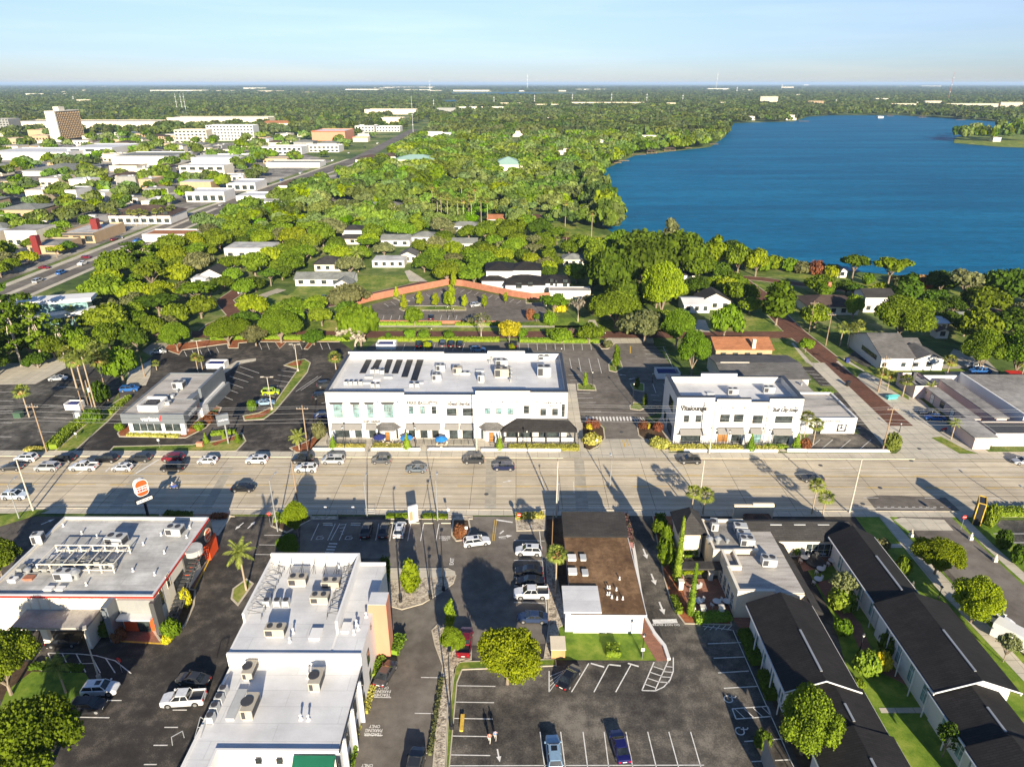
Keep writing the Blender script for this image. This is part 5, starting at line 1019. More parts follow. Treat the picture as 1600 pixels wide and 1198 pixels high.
house('white low house with blue grey roof among trees right of centre',1068,1108,489,9,3.3,4.2,'gx','white','roofw','the white low lakeside house'); house('dark roofed house with brick chimney by the brick street',1092,1140,484,8,3.4,6.2,'gy','cream2','shd')
r=house('long brown roofed house with two brick chimneys near the lake',1262,1340,492,13,3.2,5.6,'hip','cream2','shbr','the long brown roofed house',wins=5); x,y=W(1292,470); part(MB().box(x-.6,x+.6,y,y+1,2,7.2),'chimney','redwall',r)
house('white two storey house with dark roof near the reeds',1348,1392,488,9,5.8,7.6,'gx','white','shd','the white house by the reeds'); house('white garage with pale roof among the right hand trees',1446,1478,518,7,3,4,'gx','white','roofw'); house('little white shed with brown roof in a yard',1462,1480,529,3.5,2.6,3.4,'gy','white','shbr',name='shed',wins=1,cat='shed')
house('pale cottage almost hidden by the right hand trees',1500,1530,512,7,3,4.4,'gx','white','shl',wins=2); house('white boathouse by the water behind the oak',1308,1322,434,6,3,4.2,'gy','white','shg',name='boathouse',wins=1); house('dark small house in the tree belt',1068,1085,440,7,3,5,'gx','white','shd',wins=1)
house('house with dark gabled roof behind the avenue oaks',312,350,442,9,3.2,5.8,'gy','white','shd','the dark gabled house'); house('lean white carport in front of the dark gabled house',300,322,446,6,2.8,3.4,'gy','whiter','roofw',wins=1)
house('white parapeted shops at the avenue side',352,424,403,14,4.6,4.6,'flat','white','roofb',wins=4,name='shop',cat='building'); house('white low block among the avenue trees',398,442,326,14,4.5,4.5,'flat','white','roofb',name='shop',cat='building')
house('brown roofed villa beside the avenue',436,468,300,12,5,8,'hip','cream2','shbr','the brown roofed villa'); house('long grey bungalow in the oak belt',568,594,330,9,3.4,5,'gx','white','shl',wins=2); house('grey hip roofed bungalow right of the long grey one',602,628,330,9,3.4,5.4,'hip','cream2','shg',wins=2)
# long wall round the raised lot
r=root('brick_garden_wall',*W(700,446),'long orange red brick wall bent round the small rear parking lot','wall'); wl=[(532,489),(545,480),(580,470),(640,457),(700,445),(723,447),(800,463),(830,468),(860,467)]
P=[W(*p) for p in wl]; part(MB().strip(P,.35,0,2.4),'wall_panel','redwall',r); part(MB().strip(P,.5,2.402,2.52),'wall_coping','orange',r)
r=root('low_brick_wall',*W(650,504),'low orange brick wall along the brick street side of the rear lot','wall'); P=[W(590,505),W(680,505.5),W(780,506)]; part(MB().strip(P,.4,0,1.1),'wall_panel','redwall',r)
# front walls of the shops
for u0,u1,v,lab in ((489,570,704.5,'left section of the low white front wall of the long building'),(580,657,704.5,'middle section of the low white front wall, by the steps'),(668,745,704,'section of low white front wall beside the ramp'),(752,876,705.5,'right section of the low white front wall below the dining porch'),(1068,1215,706.5,'low white front wall of the smaller white building'),(1230,1261,706,'short white wall piece by the corner steps'),(1262,1392,706.5,'low white wall along the corner parking bays')):
    x0,y0=W(u0,v); x1=W(u1,v)[0]; o=tag(MB().box(x0,x1,y0,y0+.3,0,.75).build('low_wall','white'),lab,'wall')
# fences and rails on the terraces
def railing(P,h,lab,mat='black',step=1.6,name='railing',cat='railing'):
    mb=MB(); z=.1
    for (x0,y0),(x1,y1) in zip(P,P[1:]):
        n=max(1,int(hypot(x1-x0,y1-y0)/step))
        for i in range(n+1): a=x0+(x1-x0)*i/n; b=y0+(y1-y0)*i/n; mb.box(a-.04,a+.04,b-.04,b+.04,z,z+h)
        for zz in (.15,h*.55,h): mb.cyl((x0,y0,z+zz),(x1,y1,z+zz),.03,n=5)
        m=int(hypot(x1-x0,y1-y0)/.3)
        for i in range(m): a=x0+(x1-x0)*i/m; b=y0+(y1-y0)*i/m; mb.box(a-.012,a+.012,b-.012,b+.012,z+.15,z+h)
    return tag(mb.build(name,mat),lab,cat,'black terrace railings' if mat == 'black' else None)
railing([W(511,694.5),W(572,694.5)],1.1,'black railing in front of the left shop windows'); railing([W(582,694.5),W(744,694.5)],1.1,'long black railing along the middle terrace'); railing([W(766,697),W(903,697)],1.1,'black railing along the dining porch'); railing([W(1042,696),W(1212,696)],1.1,'black railing in front of the smaller white building')
railing([W(528,811),W(528,803),W(586,803)],1.1,'grey pipe railing of the ramp down to the lower lot','steel')
railing([W(1080,962),W(1140,962)],1.0,'black railing along the courtyard front')
for i,(u0,v0,u1,v1,lab) in enumerate(((862,866,864,814,'tall timber fence left of the brown roofed building'),(868,900,868,870,'timber fence behind the palm tree'),(868,925,868,905,'short timber fence below the palm tree'))):
    x0,y0=W(u0,v0); x1,y1=W(u1,v1); tag(MB().strip([(x0,y0),(x1,y1)],.15,0,1.9).build('timber_fence','woodl'),lab,'fence')
x,y=W(872,1028); q=root('bin_shelter',x,y,'small pale timber bin shelter at the corner of the lawn','bin shelter'); part(MB().box(x-1,x+1,y-.1,y+2.4,0,1.7),'shelter_wall','woodl',q); part(MB().box(x-1.1,x+1.1,y-.2,y+2.5,1.7,1.8),'shelter_roof','cream',q)
# FAR DISTRICT
def inpoly(u,v,P):
    c_=False; j=len(P)-1
    for i in range(len(P)):
        if (P[i][1] > v) != (P[j][1] > v) and u < (P[j][0]-P[i][0])*(v-P[i][1])/(P[j][1]-P[i][1])+P[i][0]: c_=not c_
        j=i
    return c_
def block(lab,u0,u1,v,vt,dp,wall='white',roof='roofw',grp='pale commercial blocks of the left hand district',wins=0,red=None,name='commercial_building',cat='building',kind='flat',rgt=None,nwin=None):
    x0,y0=W(u0,v); x1=W(u1,v)[0]; h=max(3,OnY((u0+u1)/2,vt,y0)[1]); r=root(name,(x0+x1)/2,y0,lab,cat,grp)
    if kind == 'flat': flat(r,x0,x1,y0,y0+dp,h,wall,roof,None,min(.8,h*.15),.5)
    elif kind == 'hip': hip(r,x0,x1,y0,y0+dp,h*.62,h*1.15,wall,roof,.8)
    if wins:
        n=nwin or max(2,int((x1-x0)/5)); fl=max(1,int(h/3.6))
        for f_ in range(fl):
            z=f_*h/fl+1.0
            if n*fl > 24:
                m=MB()
                for i in range(n): a=x0+(x1-x0)*(i+.2)/n; m.box(a,a+(x1-x0)*.6/n,y0-.12,y0-.02,z,z+h/fl*.5)
                part(m,'window_row','glass',r)
            else:
                for i in range(n): a=x0+(x1-x0)*(i+.2)/n; window(r,'y',y0,a,a+(x1-x0)*.6/n,z,z+h/fl*.5,2,1)
    if red: part(MB().box(x0-.1,x1+.1,y0-.3,y0-.13,h-1.2,h-.1),'red_band',red,r)
    return r
xA=-200
sheet('avenue',[(xA-8,225),(xA+8,225),(xA+10,460),(-165,780),(-176,1300),(-192,1300),(-182,780),(xA-6,460)],.06,'asphg',True)
sheet('sidewalk',[(xA-12,225),(xA-8.3,225),(xA-6.3,460),(-182.3,780),(-186,780),(xA-10,460)],.07,'conc',True); sheet('sidewalk',[(xA+8.3,225),(xA+11,225),(xA+13,460),(-161,780),(-164.7,780),(xA+10.3,460)],.07,'conc',True)
m=MB(); m.strip([(xA,225),(xA+1,460)],3.0,.02,.068); struct(m,'median','conc')
sheet('car_parks',[(-620,300),(-215,250),(-213,460),(-196,760),(-360,1000),(-760,1000)],.04,'yard',True); sheet('car_parks',[(-182,480),(-120,480),(-110,700),(-155,780)],.04,'yard',True)
exc(xA-14,xA+14,220,470,2); exc(-208,-172,470,780,6); exc(-205,-160,780,1300,8)
# big named ones
r=root('hotel_tower',*W(100,222),'tall slab hotel tower with rows of dark balconies and blank pale end wall','tower',lm='the slab hotel tower'); x0,y0=W(81,222); x1=W(96,222)[0]; h=OnY(80,175,y0)[1]; y1=y0*1.058; exc(x0-2,x1+2,y0,y1,1,40)
part(MB().box(x0,x1,y0,y0+3,0,h+1).box(x0+1,x1-1.2,y0+3,y1,0,h,1).box(x0,x1+.3,y0+3,y1+.3,h+.003,h+1),'wall',['cream2','shbr'],r); part(MB().box(x0+3,x1-3,y0+16,y0+30,h+1.003,h+6),'roof_plant','cream2',r)
for f_ in range(12):
    z=3+f_*(h-4)/12; m=MB().box(x1-1.19,x1,y0+3.01,y1,z,z+(h-4)/12*.3)
    for i in range(15): a=y0+3.2+(y1-y0-4)*i/14; m.box(x1-1.18,x1-.05,a,a+.6,z+(h-4)/12*.3,z+(h-4)/12)
    part(m,'balcony_row','tan',r)
r=root('cantilever_offices',*W(80,520),'low white modernist building with long cantilevered roof slabs at the left edge',lm='the white cantilevered offices')
UA,UB,LA,LB_=W(10,470,9.8),W(146,461,9.8),W(-60,512,6),W(150,480,6)
part(MB().strip([UA,UB],7,8.6,9.8),'upper_slab','whiter',r); part(MB().strip([LA,LB_],4.5,4.8,6.0),'lower_slab','whiter',r); part(MB().strip([UA,(UB[0]-2,UB[1])],5.4,0,8.6),'glass_wall','glassg',r); ex_,ey_=W(143,508); part(MB().box(ex_-1.6,ex_+1.6,LB_[1]-1.5,LB_[1]+1,0,4.79),'end_pier','white',r); exc(UA[0],LB_[0],LA[1]-2,UB[1]+4)
r=block('tan restaurant block with dark red tower panels and grey roof at the avenue',45,92,397,384,20,'tan','roofg',wins=1); 
r=block('brown restaurant block with dark red corner and long awnings',95,150,380,364,30,'tan','roofb',red='dgrey',wins=1); x,y=W(152,372); part(MB().box(x-2,x+1.5,y,y+3,0,10),'red_tower','maroon',r); x,y=W(68,395); part(MB().box(x-2,x+1,y-4,y-1,0,9),'red_pylon','maroon',r)
LM.append((*W(120,378),'the red trimmed restaurant')); LM.append((*W(20,440),'the left hand avenue bend'))
block('two storey offices with brown tiled roof and white walls behind a row of palms',172,268,350,328,22,'white','shbr',wins=1,kind='hip',nwin=8); LM.append((*W(220,350),'the brown roofed offices'))
block('building with salmon flat roof and white parapet at the avenue side',224,300,378,366,14,'white','sho',wins=0); LM.append((*W(262,378),'the salmon roofed building'))
block('white shop with dark signs at the avenue below the grey garages',292,352,316,300,20,'white','roofw',wins=1); block('white low shops behind the avenue shop',355,400,298,286,26,'white','roofw',wins=1); LM.append((*W(320,316),'the white avenue shops'))
block('long white warehouse with blank front wall',-20,110,250,238,60); block('white warehouse with bright gable beside the long one',108,178,246,231,60,wins=1,nwin=3); block('grey hip roofed hall at the left',36,110,275,262,50,'white','shl',kind='hip'); block('long pale grey roofed workshops',176,270,258,244,50,'white','shl')
block('white garage block with three black doors',282,352,276,259,22,'cream2','roofw',wins=1,nwin=5); block('long white flat roofed block behind the garages',300,372,258,246,40); block('glassy dark corner block right of the garages',362,378,262,247,12,'mgrey','roofg',wins=1); block('cream block with flat roof under the oaks',172,215,268,259,20,'cream','roofbr')
block('yellow and white apartment building with dark balconies, left wing',275,325,224,203,20,'cream','roofw',wins=1,nwin=8); block('yellow and white apartment building with dark balconies, right wing',325,398,220,196,24,'white','roofw',wins=1,nwin=14); LM.append((*W(335,222),'the yellow and white apartments'))
block('long beige shopping mall wall behind the tower',25,260,201,190,60,'cream','roofg',wins=0); block('long beige mall wall right of the tower',262,420,194,184,60,'cream','roofb'); block('far left grey glazed tower stump',-12,18,208,186,30,'mgrey','roofg',wins=1); block('orange brown low hall left of the tower',45,76,214,203,30,'tan','roofg')
block('teal roofed hall behind the mall',278,342,193,188,30,'cream','shgr'); block('orange topped store right of the tower',205,228,193,189,30,'orange','sho')
block('white store with long striped front',405,472,242,230,30,wins=1); block('white low stores in a row with dark fronts',470,530,238,228,26,wins=1); block('store with red edged roof',488,540,220,205,60,'orange','roofw',red='redor'); block('store with orange roof band',552,575,222,214,16,'cream','sho',red='redor'); block('white wide store with grey roof',555,585,206,197,40,wins=1)
block('white store with blue windows',588,625,206,198,30,wins=1); block('beige shopping parade at the avenue end',596,630,194,184,30,'cream','roofb'); block('long beige store front far up the avenue',570,650,179,171,40,'cream','roofb'); block('blue roofed car showroom at the avenue end',683,712,177,169,20,'mgrey','bpaint'); block('long beige overpass wall right of the showroom',712,790,172,167,10,'cream2','roofb')
block('brown hipped villa roofs at the avenue',556,600,256,245,24,'cream2','shbr',kind='hip'); block('brown hipped office roof beside the villa',598,618,250,241,18,'cream2','shbr',kind='hip'); block('hall with pale green metal roof among the oaks, left',618,679,256,245,26,'cream','shgr',kind='hip'); block('hall with pale green metal roof among the oaks, right',770,817,269,250,30,'cream2','shgr',kind='hip'); LM.append((*W(648,256),'the left pale green roofed hall')); LM.append((*W(793,266),'the right pale green roofed hall'))
block('long grey roofed sheds at the left avenue end',416,500,262,254,24,'white','shl'); block('white low clinic among avenue trees',370,416,330-14,306,20); block('pair of red roofed houses far left centre',408,455,197,190,20,'cream2','sho',kind='hip'); block('white houses above the showroom road',664,705,217,207,20,wins=0)
# pale specks: far buildings
random.seed(21); far=[(120,143,36,4,'c'),(40,149,110,5,'w'),(96,145,64,3,'c'),(120,160,56,4,'c'),(180,158,60,5,'w'),(235,144,90,6,'w'),(330,143,60,3,'c'),(380,140,36,5,'w'),(150,132.5+4,40,2,'w'),(540,142,60,5,'w'),(620,142,60,3.5,'w'),(584,134.5+4,40,2.5,'w'),(672,144,18,5,'w'),(708,143,60,4,'w'),(400,144,60,4,'c'),(470,146,44,4,'c'),(498,156,32,4,'c'),(808,143,12,3,'w'),(895,141,56,3,'w'),(865,143,20,3,'c'),(600,137.5,80,2.5,'w'),
       (893,165,76,5,'c'),(960,165,52,5,'c'),(1026,165,30,4,'c'),(1105,141,34,5,'w'),(1146,142,32,3,'w'),(1108,165,26,5,'c'),(820,168,58,5,'c'),(780,166,40,5,'c'),(1187,164,27,13,'c'),(1262,167,24,9,'o'),(1237,151,16,6,'w'),(1255,150,10,5,'w'),(1290,155,22,4,'w'),(1331,157,18,6,'w'),(1325,162,40,3,'w'),(1367,160,20,6,'c'),(1415,163,14,4,'c'),(1424,166,30,6,'w'),(1444,166,26,8,'c'),(1478,170,80,8,'c'),(1392,170,38,8,'c'),(1492,152,14,3,'w'),(1562,170,34,10,'c'),(1518,151,10,3,'w'),(1543,152,14,3,'w'),(1575,151,12,3,'w'),(1222,139,18,6,'c'),(1400,136,22,2,'w'),(1440,136,30,3,'w'),(1256,133.5,8,2,'w'),
       (1080,188,14,6,'w'),(1163,188,18,6,'w'),(1228,188,16,8,'w'),(850,188,13,4,'w'),(800,214,18,9,'w'),(870,242,10,6,'w'),(928,228,14,9,'w'),(918,240,14,6,'w'),(956,212,12,8,'w'),(1003,220,22,8,'w'),(880,238,12,5,'c'),(800,198,18,5,'c'),(836,222,12,4,'c'),(1551,222,12,7,'w'),(1372,185,8,3,'w'),(1310,176,8,3,'w')]
for i,(u,v,w,hp,c_) in enumerate(far):
    d_=W(u,v)[1]; kd={'w': 'white','c': 'cream','o': 'tan'}[c_]; size='long' if w > 45 else 'middle sized' if w > 20 else 'small'
    zone='beyond the lake' if u > 1180 else 'beside the lake woods' if v > 180 else 'in the woods left of the lake' if u > 760 else 'on the plain beyond the avenue' if u > 440 else 'on the plain beyond the tower'
    hp=hp*.5 if v < 160 else hp; block('%s %s building %s, speck at the horizon' % (size,kd,zone) if v < 160 else '%s %s building %s' % (size,kd,zone),u,u+w,v,v-hp,max(8,min(40,d_*.006)),{'w': 'cream2','c': 'cream','o': 'tan'}[c_],'roofg','far pale buildings: %s %s %s' % (size,kd,zone),wins=1 if w > 20 and hp > 7 else 0,name='distant_building')
def mast(u,v,vt,lab,lat=True):
    x,y=W(u,v); h=OnY(u,vt,y)[1]; q=empty('radio_mast',(x,y,0),lab,'mast','masts on the plain'); w=max(.25,y*.00035)
    MB().cyl((0,0,0),(0,0,h),w,w*.5,6).build('shaft','redwall' if 'red' in lab else 'unitg',q)
    m=MB()
    for k in range(3): m.box(-w*2.2,w*2.2,-w*2.2,w*2.2,h*(.3+.25*k),h*(.3+.25*k)+w*2)
    m.build('platform','unitg',q)
for a in ((824,139,115,'tall thin mast at the centre of the horizon'),(1119,139,112,'tall thin mast left of the lake end'),(1481,158,113,'tallest red and white mast above the far shore'),(672,145,124,'slim mast beyond the avenue'),(646,215,150,'lattice mast beside the avenue'),(278,176,146,'power pylon left of the tree hill, first'),(286,176,146,'power pylon left of the tree hill, second'),(291,176,146,'power pylon left of the tree hill, third'),(835,163,148,'pale pole left of five over the woods'),(894,163,146,'pale pole second of five over the woods'),(955,163,145,'pale pole third of five over the woods'),(1010,163,145,'pale pole fourth of five over the woods'),(1066,163,147,'pale pole fifth of five over the woods'),(678,172,155,'green striped pole at the avenue end'),(116,160,150,'short pole beyond the tower'),(1151,145,136,'short mast right of the thin one'),(772,166,150,'short mast above the showroom'),(1221,140,132,'short mast at the brown chimney block'),(1305,166,155,'short pole on the far shore')): mast(*a)
def dock(u,v,w,d,lab,roof=False):
    x,y=W(u,v); q=empty('boat_dock',(x,y,0),lab,'dock','docks along the shore'); m=MB().box(-w/2,w/2,-d/2,d/2,.5,.75)
    for a in (-1,0,1):
        for b in (-1,1): m.box(a*w*.45-.12,a*w*.45+.12,b*d*.45-.12,b*d*.45+.12,-.5,.5 if not roof else 2.9)
    m.build('deck','wood',q)
    if roof: MB().add([(-w/2-.4,-d/2-.4,2.9),(w/2+.4,-d/2-.4,2.9),(w/2+.4,d/2+.4,2.9),(-w/2-.4,d/2+.4,2.9),(-w/4,0,4.3),(w/4,0,4.3)],[(0,1,5,4),(1,2,5),(2,3,4,5),(3,0,4),(0,3,2,1)]).build('roof','shbr',q)
for a in ((935,294,9,7,'roofed boathouse dock standing in the lake left of the cape',True),(972,252,14,6,'dock with red boats at the small lawn',False),(998,242,16,5,'long dock along the middle shore',False),(1018,240,12,6,'dock with pale roof at the middle shore',True),(1046,236,14,6,'boathouse dock with grey roof by the oaks',True),(1072,232,14,5,'low dock before the oaks',False),(1115,226,12,5,'small red brown dock at the point',False),(1255,190,22,9,'dock at the small white house point',False),(1390,182,16,8,'dock on the far shore, left',True),(1440,184,18,8,'dock on the far shore, middle',True),(1500,188,20,8,'dock on the far shore, right',False),(978,371,6,4,'low grey dock at the cape',False),(963,255,10,5,'small dock left of the red boats',False)): dock(*a)
def whereis(x,y):
    b=min(LM,key=lambda l: hypot(l[0]-x,(l[1]-y)*.8)); dx,dy=x-b[0],y-b[1]; far_=hypot(dx,dy) > 45
    return (('well ' if far_ else '')+(('beyond' if dy > 0 else 'in front of') if abs(dy) > abs(dx)*.8 else ('right of' if dx > 0 else 'left of'))+' '+b[2])
DISTB=[(-40,190),(420,186),(660,186),(640,212),(560,256),(430,300),(330,322),(215,372),(60,440),(-60,470)]
random.seed(5); nb=0; tried=0
while nb < 170 and tried < 9000:
    tried += 1; y0=330*(1150/330)**random.random(); x0=-y0*.86+random.random()*y0*.8; w=random.uniform(8,24)*(1+y0/2500); d_=random.uniform(9,20)*(1+y0/2500); h=random.choice([3.6,4.2,5,6,7.5])
    u,v=proj(x0+w/2,y0,0)
    if not inpoly(u,v,DISTB) or any(a < x0+w+5 and b > x0-5 and c_ < y0+d_+5 and e_ > y0-8 for a,b,c_,e_ in EXC): continue
    wc=random.choice(['white','cream2','cream2','cream','mgrey','tan','tan']); rc=random.choice(['roofw','roofb','roofgl','roofg','roofg','roofgl','shl','shbr'])
    cw={'white': 'white','cream2': 'pale cream','cream': 'cream','mgrey': 'grey','tan': 'tan'}[wc]; cr_={'roofw': 'white','roofb': 'off white','roofgl': 'pale grey','roofg': 'grey','shl': 'light grey','shbr': 'brown'}[rc]
    lab='%s %s block, %s roof, %s' % ('small' if w < 20 else 'wide',cw,cr_,whereis(x0,y0)); r=root('low_block',x0+w/2,y0,lab,'building','blocks: '+lab)
    if rc[0] == 's': hip(r,x0,x0+w,y0,y0+d_,h,h+2.2,wc,rc,.6,ex=False)
    else: flat(r,x0,x0+w,y0,y0+d_,h,wc,rc,None,.5 if random.random() < .5 else 0,.4,ex=False)
    m=MB(); n=max(2,int(w/4))
    for i in range(n):
        a=x0+w*(i+.2)/n; m.box(a,a+w*.55/n,y0-.12,y0-.02,.3 if i % 3 else 1.1,min(h-.9,2.8))
    part(m,'window_row','glass',r)
    if random.random() < .6 and rc[0] != 's':
        m=MB()
        for i in range(random.randint(1,4)): a=x0+w*random.uniform(.15,.8); b=y0+d_*random.uniform(.2,.7); m.box(a,a+2.2,b,b+1.6,h-.5,h+.9)
        part(m,'roof_units','unitg',r)
    exc(x0,x0+w,y0,y0+d_,1,.05*y0); nb += 1
print('blocks',nb)
# ================================================================ VEHICLES
_car={}
SPEC={
 'sedan': (4.75,1.82,1.45,.86,.98,1.05,.38,-.95,-1.65),'coupe': (4.5,1.84,1.34,.8,.93,.95,.2,-.75,-1.75),
 'hatch': (4.25,1.8,1.5,.9,1.02,1.05,.45,-1.35,-1.85),'suv': (4.7,1.9,1.72,1.05,1.15,1.1,.5,-1.75,-2.15),
 'van': (5.1,1.98,1.78,1.02,1.1,1.7,.85,-2.1,-2.45),'wagon': (4.9,1.85,1.55,.92,1.02,1.0,.4,-1.95,-2.3),
 'pickup': (5.7,2.0,1.85,1.12,1.2,1.35,.7,-.75,-1.0),'jeep': (4.4,1.9,1.85,1.12,1.15,.8,.65,-1.95,-2.1)}
def carmesh(kind,col):
    key=(kind,tuple(col))
    if key in _car: return _car[key]
    L,Wd,Hh,zb,zw,xa,xr,xq,xt=SPEC[kind]; hw=Wd/2; f=L/2; body=MB()
    # lower body: cross sections along x
    pk=kind == 'pickup'
    secs=[(-f,.38,zw-.14 if not pk else .9,hw-.16),(-f+.12,.26,zw-.04 if not pk else .95,hw-.05),*([(xt-.06,.24,.95,hw)] if pk else []),(xt,.22,zw,hw),(xa,.22,zw-.02,hw),(f-.75,.22,zb,hw-.02),(f-.15,.26,zb-.16,hw-.12),(f,.36,zb-.34,hw-.26)]
    prof=lambda z0,z1,w: [(-w,z0),(-w-.0,z0+(z1-z0)*.45),(-w+.04,z1-.07),(-w+.14,z1),(w-.14,z1),(w-.04,z1-.07),(w,z0+(z1-z0)*.45),(w,z0)]
    vs=[]
    for x,z0,z1,w in secs: vs += [(x,y,z) for y,z in prof(z0,z1,w)]
    fs=[]; n=8
    for i in range(len(secs)-1):
        for j in range(n): k=(j+1) % n; fs.append((i*n+j,(i+1)*n+j,(i+1)*n+k,i*n+k))
    fs.append(tuple(range(n))); fs.append(tuple(range((len(secs))*n-1,(len(secs)-1)*n-1,-1)))
    body.add(vs,[t[::-1] for t in fs])
    # roof slab and pillars
    rw=hw-.24; e=.05
    body.add([(xr,-rw,Hh-.06),(xq,-rw,Hh-.06),(xq,rw,Hh-.06),(xr,rw,Hh-.06),(xr-.12,-rw+.1,Hh),(xq+.12,-rw+.1,Hh),(xq+.12,rw-.1,Hh),(xr-.12,rw-.1,Hh)],[(4,7,6,5),(0,4,5,1),(1,5,6,2),(2,6,7,3),(3,7,4,0)])
    for s in (-1,1):
        for (x0,x1) in ((xa,xr),(xt,xq),((xa+xt)/2-.05,(xr+xq)/2-.05)): body.cyl((x0,s*(hw-.1),zw-.03),(x1,s*(rw-.01),Hh-.05),.045,n=5)
        body.box(xa-.1 if kind != 'pickup' else xa-.15,xa+.08,s*(hw+.06)-.1,s*(hw+.06)+.1,zw,zw+.16)
    if kind == 'pickup':
        for s in (-1,1): body.box(-f+.1,xt-.05,s*(hw-.06)-.05,s*(hw-.06)+.05,.9,1.28)
        body.box(-f+.05,-f+.14,-hw+.05,hw-.05,.9,1.3)
    rr_=.34 if kind not in ('suv','pickup','jeep') else .39
    for s in (-1,1):
        for wx in (-.31,.30): body.cyl((L*wx,s*(hw-.06),rr_),(L*wx,s*(hw+.006),rr_),rr_+.08,n=16,mi=1)
        body.box(-L*.31+.45,L*.30-.45,s*(hw-.02)-.03,s*(hw-.02)+.03,.2,.34,1)
    body.box(f-.04,f+.012,-.55,.55,.42,.58,1).box(-f-.012,-f+.05,-.6,.6,.36,.5,1).box(-f-.015,-f+.02,-.26,.26,.62,.74,2)
    if kind == 'jeep': body.cyl((-f-.02,0,1.0),(-f-.22,0,1.0),.36,n=14)
    wi=MB(); g=hw-.12; q=rw-.03
    wi.add([(xa,-g,zw-.03),(xt,-g,zw-.03),(xt,g,zw-.03),(xa,g,zw-.03),(xr,-q,Hh-.05),(xq,-q,Hh-.05),(xq,q,Hh-.05),(xr,q,Hh-.05)],[(0,4,5,1),(1,5,6,2),(2,6,7,3),(3,7,4,0),(4,7,6,5)])
    if kind in ('suv','hatch','wagon','van','sedan') and sum(col) > .3 or kind == 'wagon': wi.box(xr-.95,xr-.25,-.38,.38,Hh-.01,Hh+.015)
    wh=MB(); r=.34 if kind not in ('suv','pickup','jeep') else .39
    wh.cyl((0,-.12,0),(0,.12,0),r,n=16); rm=MB().cyl((0,-.128,0),(0,.128,0),r*.62,n=12)
    hl=MB().box(-.1,.03,-.2,.2,-.07,.07,t=.03); tl=MB().box(-.03,.04,-.14,.14,-.1,.1)
    inner=None
    if kind == 'pickup': inner=MB().box(-f+.15,xt-.08,-hw+.12,hw-.12,.955,.99)
    p=carpaint(col)
    _car[key] =(body.mesh('body',[p,'black','paint']),wi.mesh('window','glassb'),wh.mesh('wheel','tube'),hl.mesh('headlight','lampl'),tl.mesh('tail_light','taill'),inner.mesh('load_bed','black') if inner else None,r,rm.mesh('rim','rim'))
    return _car[key]
def car(kind,col,u,v,deg,label,group=None,ground=.06,cat=None,xy=None,far=False):
    """u, v: picture point on the ground under the middle of the car; deg: heading, 0 = +x, 90 = away from camera"""
    b,wi,wh,hl,tl,bed,r,rim=carmesh(kind,col); x,y=xy or W(u,v)
    L,Wd=SPEC[kind][:2]
    q=empty('parked_car' if group != 'traffic on the road' else 'car',(x,y,ground),label,cat or {'pickup': 'pickup truck','van': 'van'}.get(kind,'car'),group,radians(deg))
    mobj('body',b,q); mobj('window',wi,q)
    if far: return q
    for sx in (-.31,.30):
        for s in (-1,1): w=mobj('wheel',wh,q); w.location=(L*sx,s*(Wd/2-.11),r); mobj('rim',rim,w)
    for s in (-1,1):
        o=mobj('headlight',hl,q); o.location=(L/2-.1,s*(Wd/2-.42),SPEC[kind][3]-.27); o=mobj('tail_light',tl,q); o.location=(-L/2-.0,s*(Wd/2-.3),SPEC[kind][4]-.26)
    if bed: mobj('load_bed',bed,q)
    return q
WH=(.78,.78,.77); BK=(.012,.012,.014); GR=(.10,.105,.11); DG=(.04,.042,.045); SI=(.46,.47,.48); BL=(.01,.06,.25); NV=(.008,.015,.06); RD=(.20,.008,.02); LB=(.28,.42,.55); MB_=(.03,.14,.42)
T='traffic on the road'
# westbound and turning traffic (far side faces left)
for k,c,u,v,a,l in (('suv',WH,42,719.5,180,'white SUV with black roof, far lane at the left edge of the road'),('sedan',DG,20,733,180,'dark grey sedan, second lane at the left edge of the road'),
  ('suv',BK,102,720,180,'black SUV in the far lane just ahead of the white black-roofed SUV'),('van',SI,75,733.5,180,'silver minivan behind the white pickup'),('pickup',WH,132,733,180,'white pickup truck in the second lane'),
  ('suv',BK,168,720.5,180,'black SUV in the far lane beside the white pickup'),('hatch',WH,192,734,180,'white hatchback second lane, beside the navy SUV'),('suv',DG,220,719.5,180,'dark navy SUV in the far lane by the grass verge'),
  ('suv',RD,271,719,180,'dark red SUV in the far lane above a long black van'),('van',BK,271,734,180,'long black van in the second lane below the dark red SUV'),('hatch',WH,325,723,180,'white hatchback alone in front of the phone shop verge'),
  ('suv',WH,402,722.5,180,'white SUV at the mouth of the phone shop driveway'),('suv',BK,473,721.5,180,'black SUV half behind a white SUV at the utility pole'),('suv',WH,479,735.5,180,'white SUV in the second lane at the utility pole'),
  ('van',SI,521,722.5,180,'silver SUV before the left end of the long white building'),('hatch',GR,596,722.5,180,'grey hatchback below the left bay entrance'),('coupe',(.13,.16,.19),651,736,180,'blue grey coupe in the second lane'),
  ('suv',DG,740,722.5,180,'dark grey SUV below the bare wall of the long building'),('suv',NV,787,733,180,'navy blue SUV in the second lane'),('suv',BK,1077,722.5,180,'black SUV in front of the smaller white building'),
  ('sedan',DG,1268,750.5,180,'dark sedan in the middle lane above the right hand palms'),('sedan',SI,1598,724,180,'silver car cut by the right edge'),('suv',(.6,.68,.75),25,778,0,'pale blue white SUV in the near lane at the left edge'),
  ('sedan',BK,381,766,0,'black sedan alone in the near middle lane')):
    car(k,c,u,v,a,l,T)
Pk='cars parked in the lots'
